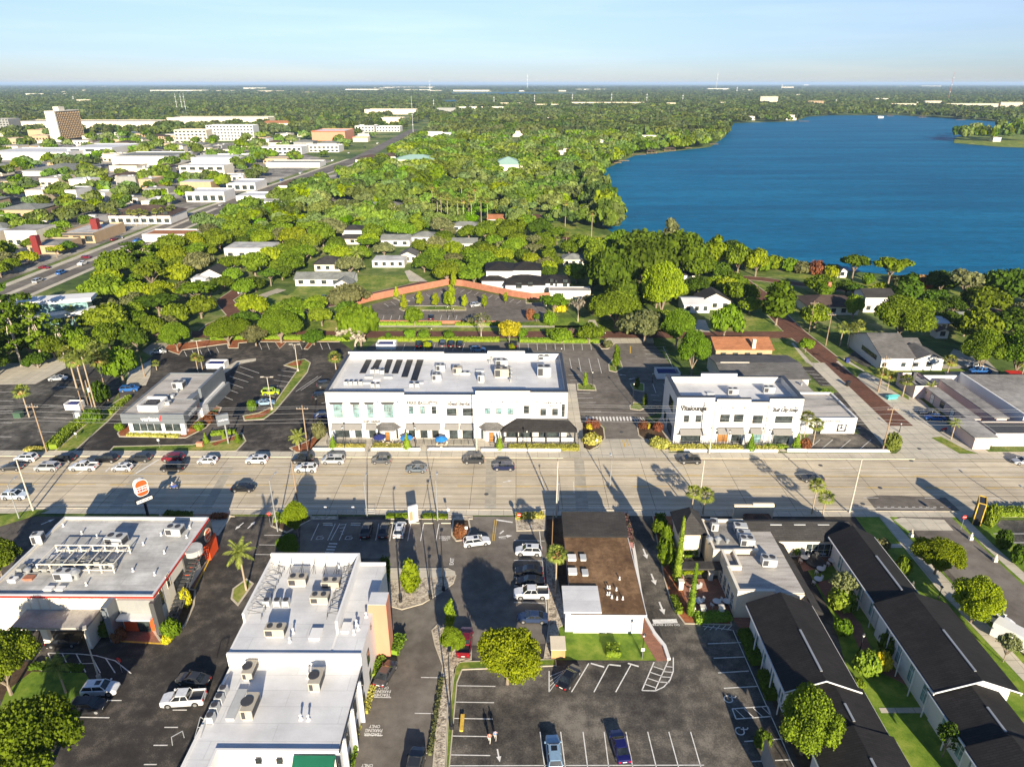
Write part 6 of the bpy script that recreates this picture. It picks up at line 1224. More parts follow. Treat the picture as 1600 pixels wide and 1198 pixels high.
for k,c,u,v,a,l in (('sedan',SI,92,594,10,'silver sedan on the concrete drive of the far left lot'),('suv',MB_,203,611,8,'blue SUV between the palms and the phone shop'),('sedan',SI,248,552,20,'silver sedan at the back entrance under the trees'),
  ('jeep',(.45,.60,.02),424,616,8,'lime green off road car in the phone shop lot'),('sedan',LB,415,632,12,'silver blue car next to the lime green one'),('sedan',NV,326,629,15,'dark blue car in the shade beside the phone shop'),
  ('suv',DG,509,604,20,'dark car with red tail lights left of the long building, upper'),('suv',BK,503,622,15,'black car with red tail lights left of the long building, lower'),('sedan',NV,505,652,15,'dark blue car in shade left of the long building'),
  ('suv',BK,655,541,95,'black SUV behind the long building, leftmost of its row'),('suv',BK,671,541,95,'black SUV behind the small tree at the back row'),('van',GR,692,540,92,'grey van in the back row'),('suv',BK,705.5,540.5,90,'black car right of the grey van in the back row'),('suv',BK,719,541,90,'black car second right of the grey van in the back row'),
  ('suv',LB,747,549,5,'light blue square SUV driving behind the long building'),('suv',BK,803,541,90,'black SUV beside the yellow green tree in the back row'),('sedan',BK,674,498,92,'black car in the walled rear lot'),('suv',SI,744,479,25,'silver SUV in the walled rear lot'),
  ('sedan',BK,505,467,165,'black sedan on the drive of the pale green roofed house'),('suv',WH,381,458,30,'white car by the brick lane under the oaks'),('suv',SI,1521,575,175,'silver car on the sandy yard behind the palm'),('pickup',MB_,1530,583,178,'blue pickup truck in front of the silver car'),
  ('sedan',GR,1451,648,172,'dark car in the shade beside a blue car at the motel'),('sedan',MB_,1460,656,172,'bright blue car parked at the motel'),
  ('sedan',BK,573,832,92,'black sedan in the shaded bays, left one'),('sedan',BK,601,832,92,'black sedan in the shaded bays next to the white SUV'),('suv',WH,625,832,90,'white SUV with black sunroof in the sunny bay'),('wagon',WH,745,850,12,'white estate car leaving between the shrub islands'),
  ('suv',WH,826,865,178,'white SUV with black roof in the bay nearest the road'),('sedan',BK,826,896,178,'black sedan in the bay above another black sedan'),('sedan',BK,828,912,178,'black sedan directly above the white pickup'),('pickup',WH,830,931.5,180,'white pickup truck in the bay beside the palm fence'),('sedan',(.03,.05,.11),832,969,178,'navy car half hidden by the round yellow green tree'),
  ('sedan',BK,889,1062,58,'black sedan in the angled bay below the lawn'),('wagon',LB,865,1180,93,'light blue estate car at the bottom edge'),('sedan',(.012,.012,.10),968,1170,97,'dark blue sedan in the shade at the bottom'),('sedan',(.06,.06,.065),603,1056,74,'dark grey sedan beside the terracotta tower'),
  ('pickup',DG,648,1206,86,'dark pickup truck cut by the bottom edge'),('pickup',RD,727,1008,88,'red pickup truck half under the round yellow green tree'),('suv',WH,159,1081,4,'white SUV with black roof beside the small lawn'),('suv',BK,140,1108,2,'black SUV in the shade below the white one'),
  ('pickup',WH,288,1097,185,'white pickup truck against the school building'),('sedan',BK,102,1006,5,'black car under the canopy of the burger restaurant'),('sedan',DG,303,1066,170,'dark car in deep shade beside the school'),
  ('pickup',WH,1549,968,-52,'white pickup truck on the side street at the right'),('van',SI,50,300,10,'silver van among the far left roofs')):
    car(k,c,u,v,a,l,Pk)
# box trailer
x,y=W(1584,1010); q=empty('box_trailer',(x,y,.06),'white box trailer on the side street behind the white pickup','trailer',None,radians(-52)); MB().box(-3,3,-1.1,1.1,.6,3.0).build('box','whiter',q)
for sx in (-.6,.4):
    for s in (-1,1): w=mobj('wheel',_car[('sedan',tuple(BK))][2],q); w.location=(sx,s*1.0,.34)
# small cars along the avenue and lots far left
random.seed(11); cols=[WH,WH,SI,BK,DG,GR,RD,MB_,SI,WH]
spots=[(60,441),(96,428),(130,414),(176,397),(215,378),(248,365),(300,344),(345,322),(372,312),(400,300),(440,283),(470,272),(498,259),(520,252),(545,240),(570,231),(590,225),(60,372),(20,378),(12,345),(34,348),(178,376),(186,373),(30,344),(48,341),(70,420),(135,404),(155,262),(300,282),(140,300),(120,330),(155,330),(95,300),(250,262),(330,262),(225,285),(20,300),(350,335),(240,315),(385,334),(60,330),(80,335),(110,312)]
for i,(u,v) in enumerate(spots):
    k=random.choice(['sedan','suv','hatch','van','pickup']); c=random.choice(cols); a=90 if i < 17 else random.choice([0,8,90])
    nm={WH: 'white',SI: 'silver',BK: 'black',DG: 'dark grey',GR: 'grey',RD: 'dark red',MB_: 'blue'}.get(c,'pale')
    where=['the near bend','the dark roofed block','the red trimmed restaurant','its parking entrance','the brown roofed offices','the tan roofed block','the avenue shops'][min(6,i//3)] if i < 17 else 'a car park of the left hand district'
    car(k,c,u,v,a,('distant %s %s on the avenue near %s' if i < 17 else 'distant %s %s in %s') % (nm,{'suv': 'SUV'}.get(k,k),where),'distant %s cars' % nm,far=True)
n=0
while n < 80:
    y=300*(900/300)**random.random(); x=-y*.86+random.random()*y*.75; u,v=proj(x,y,0)
    if not inpoly(u,v,DISTB) or any(a < x < b and c_ < y < e_ for a,b,c_,e_ in EXC): continue
    for k in range(random.randint(1,4)):
        c=random.choice(cols); nm={WH: 'white',SI: 'silver',BK: 'black',DG: 'dark grey',GR: 'grey',RD: 'dark red',MB_: 'blue'}.get(c,'pale'); kk=random.choice(['sedan','suv','hatch','van']); lab='parked %s %s %s' % (nm,{'suv': 'SUV'}.get(kk,kk),whereis(x,y)); car(kk,c,0,0,90,lab,'far cars: '+lab,xy=(x+k*3.0,y),far=True); n += 1
# covered teal dinghy, red scooter
x,y=W(1393,623); q=empty('covered_boat',(x,y,.06),'teal covered dinghy at the roadside of the brick street','boat',None,.2); MB().add([(-1.6,-.6,.1),(1.0,-.6,.1),(2.0,0,.4),(1.0,.6,.1),(-1.6,.6,.1),(-1.6,-.75,.8),(1.0,-.75,.8),(2.3,0,.9),(1.0,.75,.8),(-1.6,.75,.8),(-1.2,0,1.15),(1.0,0,1.15)],
    [(4,3,2,1,0),(0,1,6,5),(1,2,7,6),(2,3,8,7),(3,4,9,8),(4,0,5,9),(5,6,11,10),(8,9,10,11),(6,7,11),(7,8,11),(9,5,10)]).build('hull','teal',q)
def bike(u,v,deg,label,rider=True,col=(.05,.1,.4),group=None):
    x,y=W(u,v); q=empty('motorcycle',(x,y,.05),label,'motorcycle',group,radians(deg)); p=carpaint(col)
    for s in (-.7,.7): MB().cyl((s,-.07,.32),(s,.07,.32),.32,n=16).cyl((s,-.075,.32),(s,.075,.32),.18,n=10,mi=1).build('wheel',['tube','rim'],q)
    MB().box(-.45,.45,-.13,.13,.45,.8,t=.05).box(.1,.5,-.16,.16,.75,.98,t=.07).box(-.85,-.3,-.12,.12,.72,.85,t=.04).box(.5,.75,-.15,.15,.7,1.05,t=.06).build('body',p,q)
    MB().path([(.7,0,.35),(.45,0,1.0)],.04).path([(.45,-.35,1.05),(.45,.35,1.05)],.025).build('handlebar','steel',q)
    MB().box(-.55,0,-.14,.14,.82,.9,t=.03).build('saddle','black',q)
    return q,x,y
q,bxx,byy=bike(272,764,0,'blue and white motorcycle ridden along the shadowed lane')
bike(1474,674,20,'red scooter parked by the motel verge',False,(.5,.01,.01))
def person(x,y,z,deg,pose,label,shirt,trousers,group=None,hair=(.02,.015,.01)):
    q=empty('person',(x,y,z),label,'person',group,radians(deg))
    if pose == 'walk': J=dict(pel=(0,0,.93),hL=(0,.09,.90),kL=(.12,.1,.50),aL=(.20,.1,.08),tL=(.38,.1,.03),hR=(0,-.09,.90),kR=(-.02,-.1,.50),aR=(-.28,-.1,.14),tR=(-.12,-.1,.03),ch=(.02,0,1.32),nk=(.02,0,1.5),hd=(.04,0,1.62),tp=(.04,0,1.73),sL=(.02,.19,1.42),eL=(-.10,.25,1.15),wL=(-.04,.26,.90),sR=(.02,-.19,1.42),eR=(.10,-.25,1.15),wR=(.28,-.24,.98))
    elif pose == 'stand': J=dict(pel=(0,0,.93),hL=(0,.09,.90),kL=(.02,.1,.50),aL=(0,.11,.08),tL=(.2,.12,.03),hR=(0,-.09,.90),kR=(.02,-.1,.50),aR=(0,-.11,.08),tR=(.2,-.12,.03),ch=(0,0,1.32),nk=(0,0,1.5),hd=(.02,0,1.62),tp=(.02,0,1.73),sL=(0,.19,1.42),eL=(-.02,.26,1.13),wL=(.08,.26,.88),sR=(0,-.19,1.42),eR=(-.02,-.26,1.13),wR=(.08,-.26,.88))
    else: J=dict(pel=(0,0,.5),hL=(.02,.1,.5),kL=(.45,.14,.52),aL=(.42,.14,.1),tL=(.6,.14,.05),hR=(.02,-.1,.5),kR=(.45,-.14,.52),aR=(.42,-.14,.1),tR=(.6,-.14,.05),ch=(.06,0,.9),nk=(.1,0,1.08),hd=(.13,0,1.2),tp=(.14,0,1.31),sL=(.08,.19,1.0),eL=(.26,.24,.78),wL=(.48,.26,.74),sR=(.08,-.19,1.0),eR=(.26,-.24,.78),wR=(.48,-.26,.74))
    def skin(nm,chains,rad,mat):
        names=[]; edges=[]
        for c_ in chains:
            for a in c_:
                if a not in names: names.append(a)
            edges += [(names.index(a),names.index(b)) for a,b in zip(c_,c_[1:])]
        me=bpy.data.meshes.new(nm); me.from_pydata([JJ[a] for a in names],edges,[]); me.materials.append(mat)
        o=mobj(nm,me,q); md=o.modifiers.new('skin','SKIN')
        for a,sv in zip(names,me.skin_vertices[0].data): r=rad[a]; sv.radius=(r,r); sv.use_root=a == names[0]
        s_=o.modifiers.new('sub','SUBSURF'); s_.levels=s_.render_levels=1; return o
    JJ=dict(J)
    for s in 'LR':
        w=Vector(J['w'+s]); e=Vector(J['e'+s]); dd=(w-e).normalized(); sd_=1 if s == 'L' else -1; JJ['p'+s] =tuple(w+dd*.07)
        for i in range(4): JJ['f%d%s' % (i,s)] =tuple(w+dd*(.10)+Vector(((i-1.5)*.02,0,0))); JJ['g%d%s' % (i,s)] =tuple(w+dd*(.15+.01*(i in (1,2)))+Vector(((i-1.5)*.022+.01,-sd_*.01,0)))
        JJ['th'+s] =tuple(w+dd*.08+Vector((.04,-sd_*.01,.0)))
    rad=dict(pel=.13,hL=.09,hR=.09,kL=.055,kR=.055,aL=.04,aR=.04,tL=.035,tR=.035,ch=.14,nk=.055,hd=.10,tp=.065,sL=.06,sR=.06,eL=.042,eR=.042,wL=.03,wR=.03,pL=.035,pR=.035,thL=.01,thR=.01)
    for s in 'LR':
        for i in range(4): rad['f%d%s' % (i,s)] =.01; rad['g%d%s' % (i,s)] =.008
    ch=[['pel','ch','nk','hd','tp'],['pel','hL','kL','aL','tL'],['pel','hR','kR','aR','tR'],['ch','sL','eL','wL','pL'],['ch','sR','eR','wR','pR']]
    for s in 'LR': ch += [['p'+s,'f%d%s' % (i,s),'g%d%s' % (i,s)] for i in range(4)]+[['p'+s,'th'+s]]
    skin('body',ch,rad,M['skin'])
    r2={k: v*1.18 for k,v in rad.items()}; r2['ch'] =.16
    JJ['mL'] =tuple(Vector(J['sL']).lerp(Vector(J['eL']),.7)); JJ['mR'] =tuple(Vector(J['sR']).lerp(Vector(J['eR']),.7)); r2['mL'] =r2['mR'] =.065
    skin('shirt',[['pel','ch'],['ch','sL','mL'],['ch','sR','mR']],r2,plain('shirt_cloth',shirt,.8)); r2['pel'] =.15
    skin('trousers',[['pel','hL','kL','aL'],['pel','hR','kR','aR']],r2,plain('trouser_cloth',trousers,.8))
    h=Vector(J['hd']); m=MB(); 
    for i in range(4):
        a0=i*pi/8; a1=(i+1)*pi/8; m.cyl((h.x-.015,0,h.z+.02+.11*sin(a0)),(h.x-.015,0,h.z+.02+.11*sin(a1)),.112*cos(a0),.112*cos(a1),12,cap=i == 3)
    m.build('hair',plain('hair',hair,.7),q)
    f_=MB().box(h.x+.085,h.x+.1,-.045,-.02,h.z-.01,h.z+.01).box(h.x+.085,h.x+.1,.02,.045,h.z-.01,h.z+.01).box(h.x+.085,h.x+.105,-.03,.03,h.z-.07,h.z-.06); f_.build('face','black',q)
    return q
x,y=W(765,1160); person(x,y,.05,80,'walk','person in a red patterned shirt and pale trousers walking across the lot',(.45,.12,.10),(.5,.48,.42),'people walking in the lot')
x,y=W(774,1156); person(x,y,.05,85,'walk','person in a blue shirt walking just right of the red shirted one',(.10,.22,.42),(.35,.33,.30),'people walking in the lot')
person(bxx-.25,byy,.38,0,'sit','rider in a white jacket and white helmet on the blue motorcycle',(.7,.7,.7),(.05,.08,.2),hair=(.7,.7,.7))
x,y=W(648,692); person(x,y,.12,-90,'stand','person in a pink top standing on the terrace by the cafe door',(.5,.25,.28),(.04,.04,.06)); x,y=W(699,695); person(x,y,.0,180,'sit','person in white seated on the terrace beside the right blue parasol',(.65,.62,.58),(.4,.3,.22))
# ================================================================ STREET FURNITURE
def upole(u,v,vt,lab,u2=None,mat='wood',arm=True,r=.17,cross=1,lean=0):
    x,y=W(u,v); h=OnY(u,vt,y)[1]
    q=empty('utility_pole',(x,y,0),lab,'utility pole','utility poles carrying the cables'); MB().cyl((0,0,0),(0,0,h),r,r*.6,10).build('pole',mat,q)
    if cross:
        MB().box(-1.3,1.3,-.16,-.06,h-.9,h-.75).build('cross_arm','wood',q)
        for k in (-1.15,-.5,.5,1.15): MB().cyl((k,-.11,h-.75),(k,-.11,h-.5),.06,n=6).build('insulator','unitg',q)
    return (x,y,h)
PL={}
for k,a in dict(a=(73,706,630,'tall timber pole at the kerb by the hedge strip'),b=(482,708,633,'timber pole at the kerb left of the long white building'),c=(745,707,622,'pale pole before the middle of the long white building'),d=(1108,709,632,'greenish pole before the smaller white building'),
                 e=(1379,704,634,'timber pole at the wall end of the corner bays'),f=(1372,612,556,'timber pole with cross arm beside the corner palms'),g=(52,798,718,'pale timber pole on the near kerb, right of two at the left edge'),h=(468,805,720,'timber pole standing behind the bright street tree'),
                 i=(1327,801,717,'pale pole on the near kerb above the dark wings'),j=(1093,778,719,'pale pole between the two palms'),k=(1290,540,488,'timber pole on the brick street by the triple palms'),l=(1264,519,470,'timber pole farther up the brick street'),m=(148,650,594,'timber pole with a transformer in the palm strip'),
                 n=(134,654,610,'slim timber pole in front of the transformer pole'),o=(169,626,590,'short timber pole in the hedge strip'),p=(226,588,556,'thin pole behind the phone shop'),q=(869,808,720,'white concrete pole on the near kerb above the brown roof')).items():
    PL[k] =upole(*a,mat='pole' if k in 'cdgijq' else 'wood',cross=k in 'abefkl')
x,y,h=PL['m']; MB().cyl((x+.35,y-.2,h-3),(x+.35,y-.2,h-1.9),.32,n=12); t=MB().cyl((.38,-.2,h-3),(.38,-.2,h-1.9),.32,n=12).build('transformer','unitg',None); t.location=(x,y,0); tag(t,'grey transformer drum hanging on the palm strip pole','transformer')
def cable(P,r=.022,lab='',grp='overhead cables along the road',sag=.6):
    mb=MB(); pts=[]
    for a,b in zip(P,P[1:]):
        for i in range(9): t=i/8; s=sag*4*t*(1-t); pts.append((a[0]+(b[0]-a[0])*t,a[1]+(b[1]-a[1])*t,a[2]+(b[2]-a[2])*t-s))
    mb.path(pts,r,4); return tag(mb.build('overhead_cable','wire'),lab,'cable',grp)
def line(keys,dz,dy=0,x0=-130,x1=130):
    P=[(x0,PL[keys[0]][1]+dy,PL[keys[0]][2]+dz)]+[(PL[k][0],PL[k][1]+dy,PL[k][2]+dz) for k in keys]+[(x1,PL[keys[-1]][1]+dy,PL[keys[-1]][2]+dz)]; return P
for i,(dz,dy) in enumerate(((-.5,-.5),(-.5,.5),(-1.9,-.1),(-3.3,-.1),(-4.2,0))): cable(line('abcde',dz,dy),.022,'%s cable strung along the far kerb poles' % ('front top','back top','second highest','third','lowest')[i])
for i,dz in enumerate((-.2,-1.6,-2.6)): cable(line('ghji',dz),.022,'%s cable strung along the near kerb poles' % ('highest','middle','lowest')[i])
for i,(a,b) in enumerate(((PL['e'],PL['f']),(PL['f'],PL['k']),(PL['k'],PL['l']))):
    cable([(a[0],a[1],a[2]-.5),(b[0],b[1],b[2]-.5)],.02,('cable from the corner pole to the brick street pole','cable over the brick street beside the gabled hall','cable between the two farthest brick street poles')[i],'cables along the brick street')
def lamp(u,v,vt,lab,kind='post',deg=0,mat=None):
    x,y=W(u,v); h=max(2.5,OnY(u,vt,y)[1])
    if kind == 'post':
        q=empty('lamp_post',(x,y,0),lab,'lamp post','black lamp posts',radians(deg)); MB().cyl((0,0,0),(0,0,.9),.14,.09,10).cyl((0,0,.9),(0,0,h-.5),.07,.05,8).build('post','black',q); MB().cyl((0,0,h-.5),(0,0,h-.1),.12,.2,8).build('lantern','lampl',q); MB().cyl((0,0,h-.1),(0,0,h+.15),.27,.05,10).build('cap','black',q)
    elif kind == 'arm':
        q=empty('street_lamp',(x,y,0),lab,'street lamp','single arm street lamps',radians(deg)); MB().cyl((0,0,0),(0,0,h),.13,.08,8).path([(0,0,h-.1),(1.3,0,h+.25),(2.0,0,h+.2)],.05).build('pole',mat or 'steel',q); MB().box(1.8,2.7,-.16,.16,h+.1,h+.24,t=.04).build('lamp_head',mat or 'unitg',q)
    else:
        q=empty('car_park_lamp',(x,y,0),lab,'car park lamp','car park lamps',radians(deg)); MB().cyl((0,0,0),(0,0,.7),.3,.3,10).cyl((0,0,.7),(0,0,h),.11,.08,8).build('pole',mat or 'pole',q)
        for s in ((-1,1) if kind == 'double' else (1,)): MB().path([(0,0,h-.15),(s*.9,0,h)],.045).box(min(s*.8,s*1.6),max(s*.8,s*1.6),-.22,.22,h-.02,h+.14).build('lamp_head',mat or 'unitg',q)
    return q
for u,v,vt,l in ((539,704,666,'black lamp post before the left shop windows'),(650,703,666,'black lamp post before the cafe awning'),(823,704,672,'black lamp post before the dining porch'),(988,634,598,'tall black lamp post on the small grass island'),(925,605,580,'black lamp post on the island near the long building'),(877,560,543,'black lamp post behind the right roof corner'),(1019,598,582,'black lamp post by the white enclosure'),
                    (554,508+3,488,'black lamp post beside the brick lane'),(675,531,512,'black lamp post behind the back parking row'),(700,497,478,'black lamp post left one of the walled lot pair'),(709,496,481,'black lamp post right one of the walled lot pair'),(853,500,476,'black lamp post by the round shrub'),(945,530,519,'black lamp post at the brick street entrance'),(926,458,440,'pale post near the grey cottage'),
                    (1198,700,671,'black lamp post by the middle awning'),(1116,700,670,'black lamp post beside the greenish pole'),(1269,495+5,480,'black lamp post by the triple palms'),(1405,672+3,660,'lamp post at the corner palm'),(1466,935,918,'black lamp post in front of the street tree'),(1343,1017,990,'small garden lamp on the courtyard path'),(1003,1025,990,'lamp post at the corner of the lawn'),(980,985,961,'lamp post behind the brown roofed building'),
                    (1137,699,672,'black lamp post before the double awning'),(616,462,452,'black lamp post by the curved brick wall')): lamp(u,v,vt,l)
for u,v,vt,l,k,a in ((425,640,589,'double headed lamp on the long parking island','double',0),(466,580,538,'double headed lamp at the top of the long parking island','double',0),(312,560,532,'double headed lamp behind the phone shop','double',0),(626,940,852,'dark lamp post on the stone bed beside the bright tree','single',90),(693,922,835,'dark lamp post at the tip of the stone bed','single',90),(673,935,877,'short dark lamp post in the stone bed','single',90),(706,1138,1026,'tall dark lamp post along the stone strip','single',90),(155,1060,990,'grey lamp pole by the white SUV and small lawn','single',120)):
    lamp(u,v,vt,l,k,a,'black' if 'dark' in l else 'pole')
for u,v,vt,l,a in ((30,810,757,'pale street lamp leaning at the left edge',90),(434,830,750,'pale street lamp by the stop sign',80),(574,808,752,'grey street lamp behind the ramp railing',90),(684,813,750,'grey street lamp above the sunny bays',90),(872,800,765,'small teal grey street lamp beside the concrete pole',90),(953,762,719,'grey street lamp on the near side, arm over the road',90),(1596,800,770,'grey street lamp at the right edge',90)):
    lamp(u,v,vt,l,'arm',a,'steel')
def sign(u,v,h,lab,shape='stop',deg=0,txt=None):
    x,y=W(u,v); q=empty('road_sign',(x,y,0),lab,'road sign','road signs',radians(deg)); MB().cyl((0,0,0),(0,0,h),.035,n=6).build('post','steel',q)
    m=MB(); r=.42
    if shape == 'stop': m.cyl((0,-.03,h),(0,-.06,h),r,n=8)
    elif shape == 'noentry': m.cyl((0,-.03,h),(0,-.06,h),r,n=20).box(-.28,.28,-.075,-.062,h-.07,h+.07,1)
    else: m.box(-.25,.25,-.06,-.03,h-.35,h+.2)
    m.build('sign_plate',['red' if shape != 'plate' else 'whiter','whiter'],q)
    if shape in ('stop','noentry') and txt:
        me=textmesh(txt,.62,bold=.02); me.materials.append(M['whiter']); o=mobj('lettering',me,q); o.rotation_euler=(pi/2,0,0); o.location=(0,-.08,h)
for a in ((423,822,2.8,'red octagonal stop sign beside the pale street lamp','stop',0,'STOP'),(811,822,2.6,'red no entry sign with white plate at the lot exit','noentry',0,None),(1500,830,3.2,'red stop sign on the corner in front of the black pylon','stop',0,'STOP'),(1012,533,2.6,'red no entry sign at the brick street driveway','noentry',0,None),(701,812,2.4,'little white plate sign left of the russet shrub','plate',0,None),(729,842,2.6,'white plate sign on the russet shrub island','plate',0,None),
          (510,806,2.0,'small blue white plate over the left disabled bay','plate',0,None),(553,806,2.0,'small blue white plate over the right disabled bay','plate',0,None),(120,685,1.4,'small white plate in the hedge strip','plate',0,None),(932,698,1.8,'round pale plate on the driveway bed','plate',0,None),(191,1050,2.3,'red sign by the curved bay lines','stop',160,None),(250,700,2.2,'thin sign post on the verge before the phone shop','plate',0,None),(1003,1030,2.0,'white plate at the edge of the lawn','plate',0,None)): sign(*a)
# restaurant pole sign
x,y=W(233,812); q=empty('restaurant_pole_sign',(x,y,0),'tall rounded orange and white restaurant sign on a black pole with a letter board','pole sign',None,0.85)
MB().cyl((0,0,0),(0,0,5.6),.25,n=10).build('pole','black',q)
MB().box(-1.5,1.5,-.3,.3,4.2,5.0).build('letter_board','black',q); MB().box(-1.4,1.4,-.32,-.302,4.28,4.92).build('board_face','whiter',q)
o=mobj('lettering',textmesh('2 FOR $5',2.2,sx=1.2,bold=.02),q); o.data.materials.append(M['black']); o.rotation_euler=(pi/2,0,0); o.location=(0,-.34,4.6)
import math as _m
def bun(w,h,z,n=10,r=.55):
    P=[]
    for cx_,cz_,a0 in ((w/2-r,h/2-r*1.2,0),(-w/2+r,h/2-r*1.2,pi/2),(-w/2+r,-h/2+r,pi),(w/2-r,-h/2+r,3*pi/2)):
        for i in range(n): a=a0+i*pi/2/(n-1); P.append((cx_+r*cos(a),z+cz_+(r*1.2 if a0 < pi/1.9 else r)*sin(a)))
    return P
def slab(P,y0,y1,mi=0,mb=None):
    mb=mb or MB(); n=len(P); o_=len(mb.v); mb.v += [(a,y0,b) for a,b in P]+[(a,y1,b) for a,b in P]; mb.f.append(tuple(range(o_,o_+n))); mb.m.append(mi); mb.f.append(tuple(range(o_+2*n-1,o_+n-1,-1))); mb.m.append(mi)
    for i in range(n): j=(i+1) % n; mb.f.append((o_+j,o_+i,o_+n+i,o_+n+j)); mb.m.append(mi)
    return mb
W_,H_=2.3,3.4; zc=7.3; slab(bun(W_,H_,zc,r=.9),-.45,.45).build('sign_case','whiter',q)
up=[(a,b) for a,b in bun(W_-.25,H_-.25,zc,r=.8) if b > zc+.38]; lo=[(a,b) for a,b in bun(W_-.25,H_-.25,zc,r=.8) if b < zc-.8]
up=up+[(-(W_-.25)/2,zc+.38),((W_-.25)/2,zc+.38)]; lo=lo+[((W_-.25)/2,zc-.8),(-(W_-.25)/2,zc-.8)]
slab(up,-.49,-.452).build('upper_bun','redor',q); slab(lo,-.49,-.452).build('lower_bun','redor',q)
for t,z,wd2 in (('BURGER',zc+.1,1.9),('KING',zc-.42,1.7)):
    o=mobj('lettering',textmesh(t,wd2,sx=1.4 if t == 'BURGER' else 1.1,bold=.05),q); o.data.materials.append(M['red']); o.rotation_euler=(pi/2,0,0); o.location=(0,-.5,z)
# phone shop pylon, white pylon, black and gold pylon, letter sign pieces
x,y=W(357,693); q=empty('pylon_sign',(x,y,0),'grey boxed pylon sign with white letters on a post at the corner verge','pylon sign',None,.55); MB().cyl((0,0,0),(0,0,6),.18,n=8).build('post','steel',q); MB().box(-1.6,1.0,-.35,.35,5.0,7.6).build('sign_box','grey',q); o=mobj('lettering',textmesh('verizon',2.0,bold=.03),q); o.data.materials.append(M['whiter']); o.rotation_euler=(pi/2,0,0); o.location=(-.3,-.37,6.3)
x,y=W(646,815); q=empty('white_pylon',(x,y,0),'narrow white pylon with a red stripe above the sunny bays','pylon sign',None,.5); MB().box(-.9,.9,-.25,.25,0,3.6).build('sign_body','whiter',q); MB().box(-.8,-.1,-.27,-.252,.6,2.6).build('stripe','orange',q)
x,y=W(1525,815); q=empty('black_pylon',(x,y,0),'black boxed pylon with gold edges and an arch at the far corner','pylon sign',None,1.0); MB().box(-1.5,1.5,-.6,.6,0,4.8).build('sign_body','black',q)
e=MB()
for a in (-1.5,1.5):
    for b in (-.6,.6): e.box(a-.08,a+.08,b-.08,b+.08,0,4.9)
for a in (-.6,.6): e.box(-1.42,1.42,a-.08,a+.08,4.8,4.92)
for a in (-1.5,1.5): e.box(a-.08,a+.08,-.52,.52,4.8,4.92)
e.build('gold_edge','ypaint',q); ar=MB(); pr=[(1.0*cos(t*pi/12),3.2+1.0*sin(t*pi/12)) for t in range(13)]
for (a,b),(c_,d_) in zip([(1.0,.8)]+pr,pr+[(-1.0,.8)]): ar.cyl((a,-.63,b),(c_,-.63,d_),.05,n=5)
ar.build('arch','ypaint',q)
# parasols, tables
def parasol(u,v,col,lab,closed=False,r=1.5,grp='terrace parasols'):
    x,y=W(u,v); q=empty('parasol',(x,y,.1),lab,'parasol',grp); MB().cyl((0,0,0),(0,0,2.6),.03,n=6).cyl((0,0,0),(0,0,.08),.3,n=10).build('pole','steel',q)
    m=MB()
    if closed: m.cyl((0,0,1.0),(0,0,2.7),.32,.03,8)
    else: m.cyl((0,0,2.05),(0,0,2.15),r,r*.98,8,cap=False).cyl((0,0,2.15),(0,0,2.75),r*.98,.04,8)
    m.build('canopy',col,q)
for a in ((594,696,'navy','dark blue parasol left of the bay entrance'),(636,697,'blue','bright blue parasol right of the bay entrance'),(690,699,'blue','bright blue parasol at the right cafe tables')): parasol(*a)
for a in ((523,694,'unitg','closed grey parasol at the left end of the terrace'),(775,697,'unitg','closed grey parasol left of the dining porch'),(1160,700,'unitg','closed pale parasol beside the cone shrub'),(782,690,'unitg','closed tall grey parasol at the porch corner')): parasol(*a,closed=True)
def tableset(u,v,lab,mat='whiter',r=.55,grp='outdoor tables',chairs=3,rnd=True):
    x,y=W(u,v,.15); q=empty('table',(x,y,.15),lab,'table',grp)
    (MB().cyl((0,0,.70),(0,0,.74),r,n=14) if rnd else MB().box(-r,r,-r,r,.70,.74,rz=.5)).build('table_top',mat,q); MB().cyl((0,0,0),(0,0,.7),.05,n=6).cyl((0,0,0),(0,0,.04),.28,n=10).build('leg','black',q)
    for k in range(chairs):
        a=k*2*pi/chairs+.6; c_=empty('chair',(x+1.0*cos(a),y+1.0*sin(a),.15),'small chair at the %s' % lab.replace(' with',', one of those with')[:70],'chair','chairs around the outdoor tables',a+pi/2)
        MB().box(-.22,.22,-.22,.22,.42,.46).build('seat',mat,c_); MB().box(-.22,.22,-.24,-.2,.46,.9).build('backrest',mat,c_)
        for sx in (-.2,.2):
            for s in (-.2,.2): MB().box(sx-.02,sx+.02,s-.02,s+.02,0,.42).build('leg',mat,c_)
for a in ((606,696,'cafe table between the dark blue parasol and the door'),(630,698,'cafe table under the left bright blue parasol'),(690,699,'cafe table under the right bright blue parasol')): tableset(*a,mat='cream')
for a in ((1087,921,'square white table near the upper courtyard'),(1091,943,'square white table near the courtyard railing')): tableset(*a,r=.6,rnd=False,chairs=2)
for a in ((1119,944,'round white table in the middle of the brick courtyard'),(1135,944,'round white table against the courtyard facade'),(1246,860,'round white table at the top left of the garden terrace'),(1256,875,'white table left of the fountain'),(1284,868,'white table right above the fountain'),(1281,893,'white table below the fountain'),(1277,909,'lowest white table of the garden terrace'),(1299,880,'white table right of the fountain')): tableset(*a,r=.65,chairs=2)
x,y=W(1273,880); q=empty('fountain',(x,y,.08),'dark tiered stone fountain in the middle of the garden terrace','fountain'); MB().cyl((0,0,0),(0,0,.45),1.5,1.6,18).build('basin','dgrey',q); MB().cyl((0,0,.45),(0,0,1.2),.2,n=10).cyl((0,0,1.2),(0,0,1.4),.25,.8,14).cyl((0,0,1.4),(0,0,2.0),.12,n=8).cyl((0,0,2.0),(0,0,2.15),.15,.4,12).build('tiers','dgrey',q)
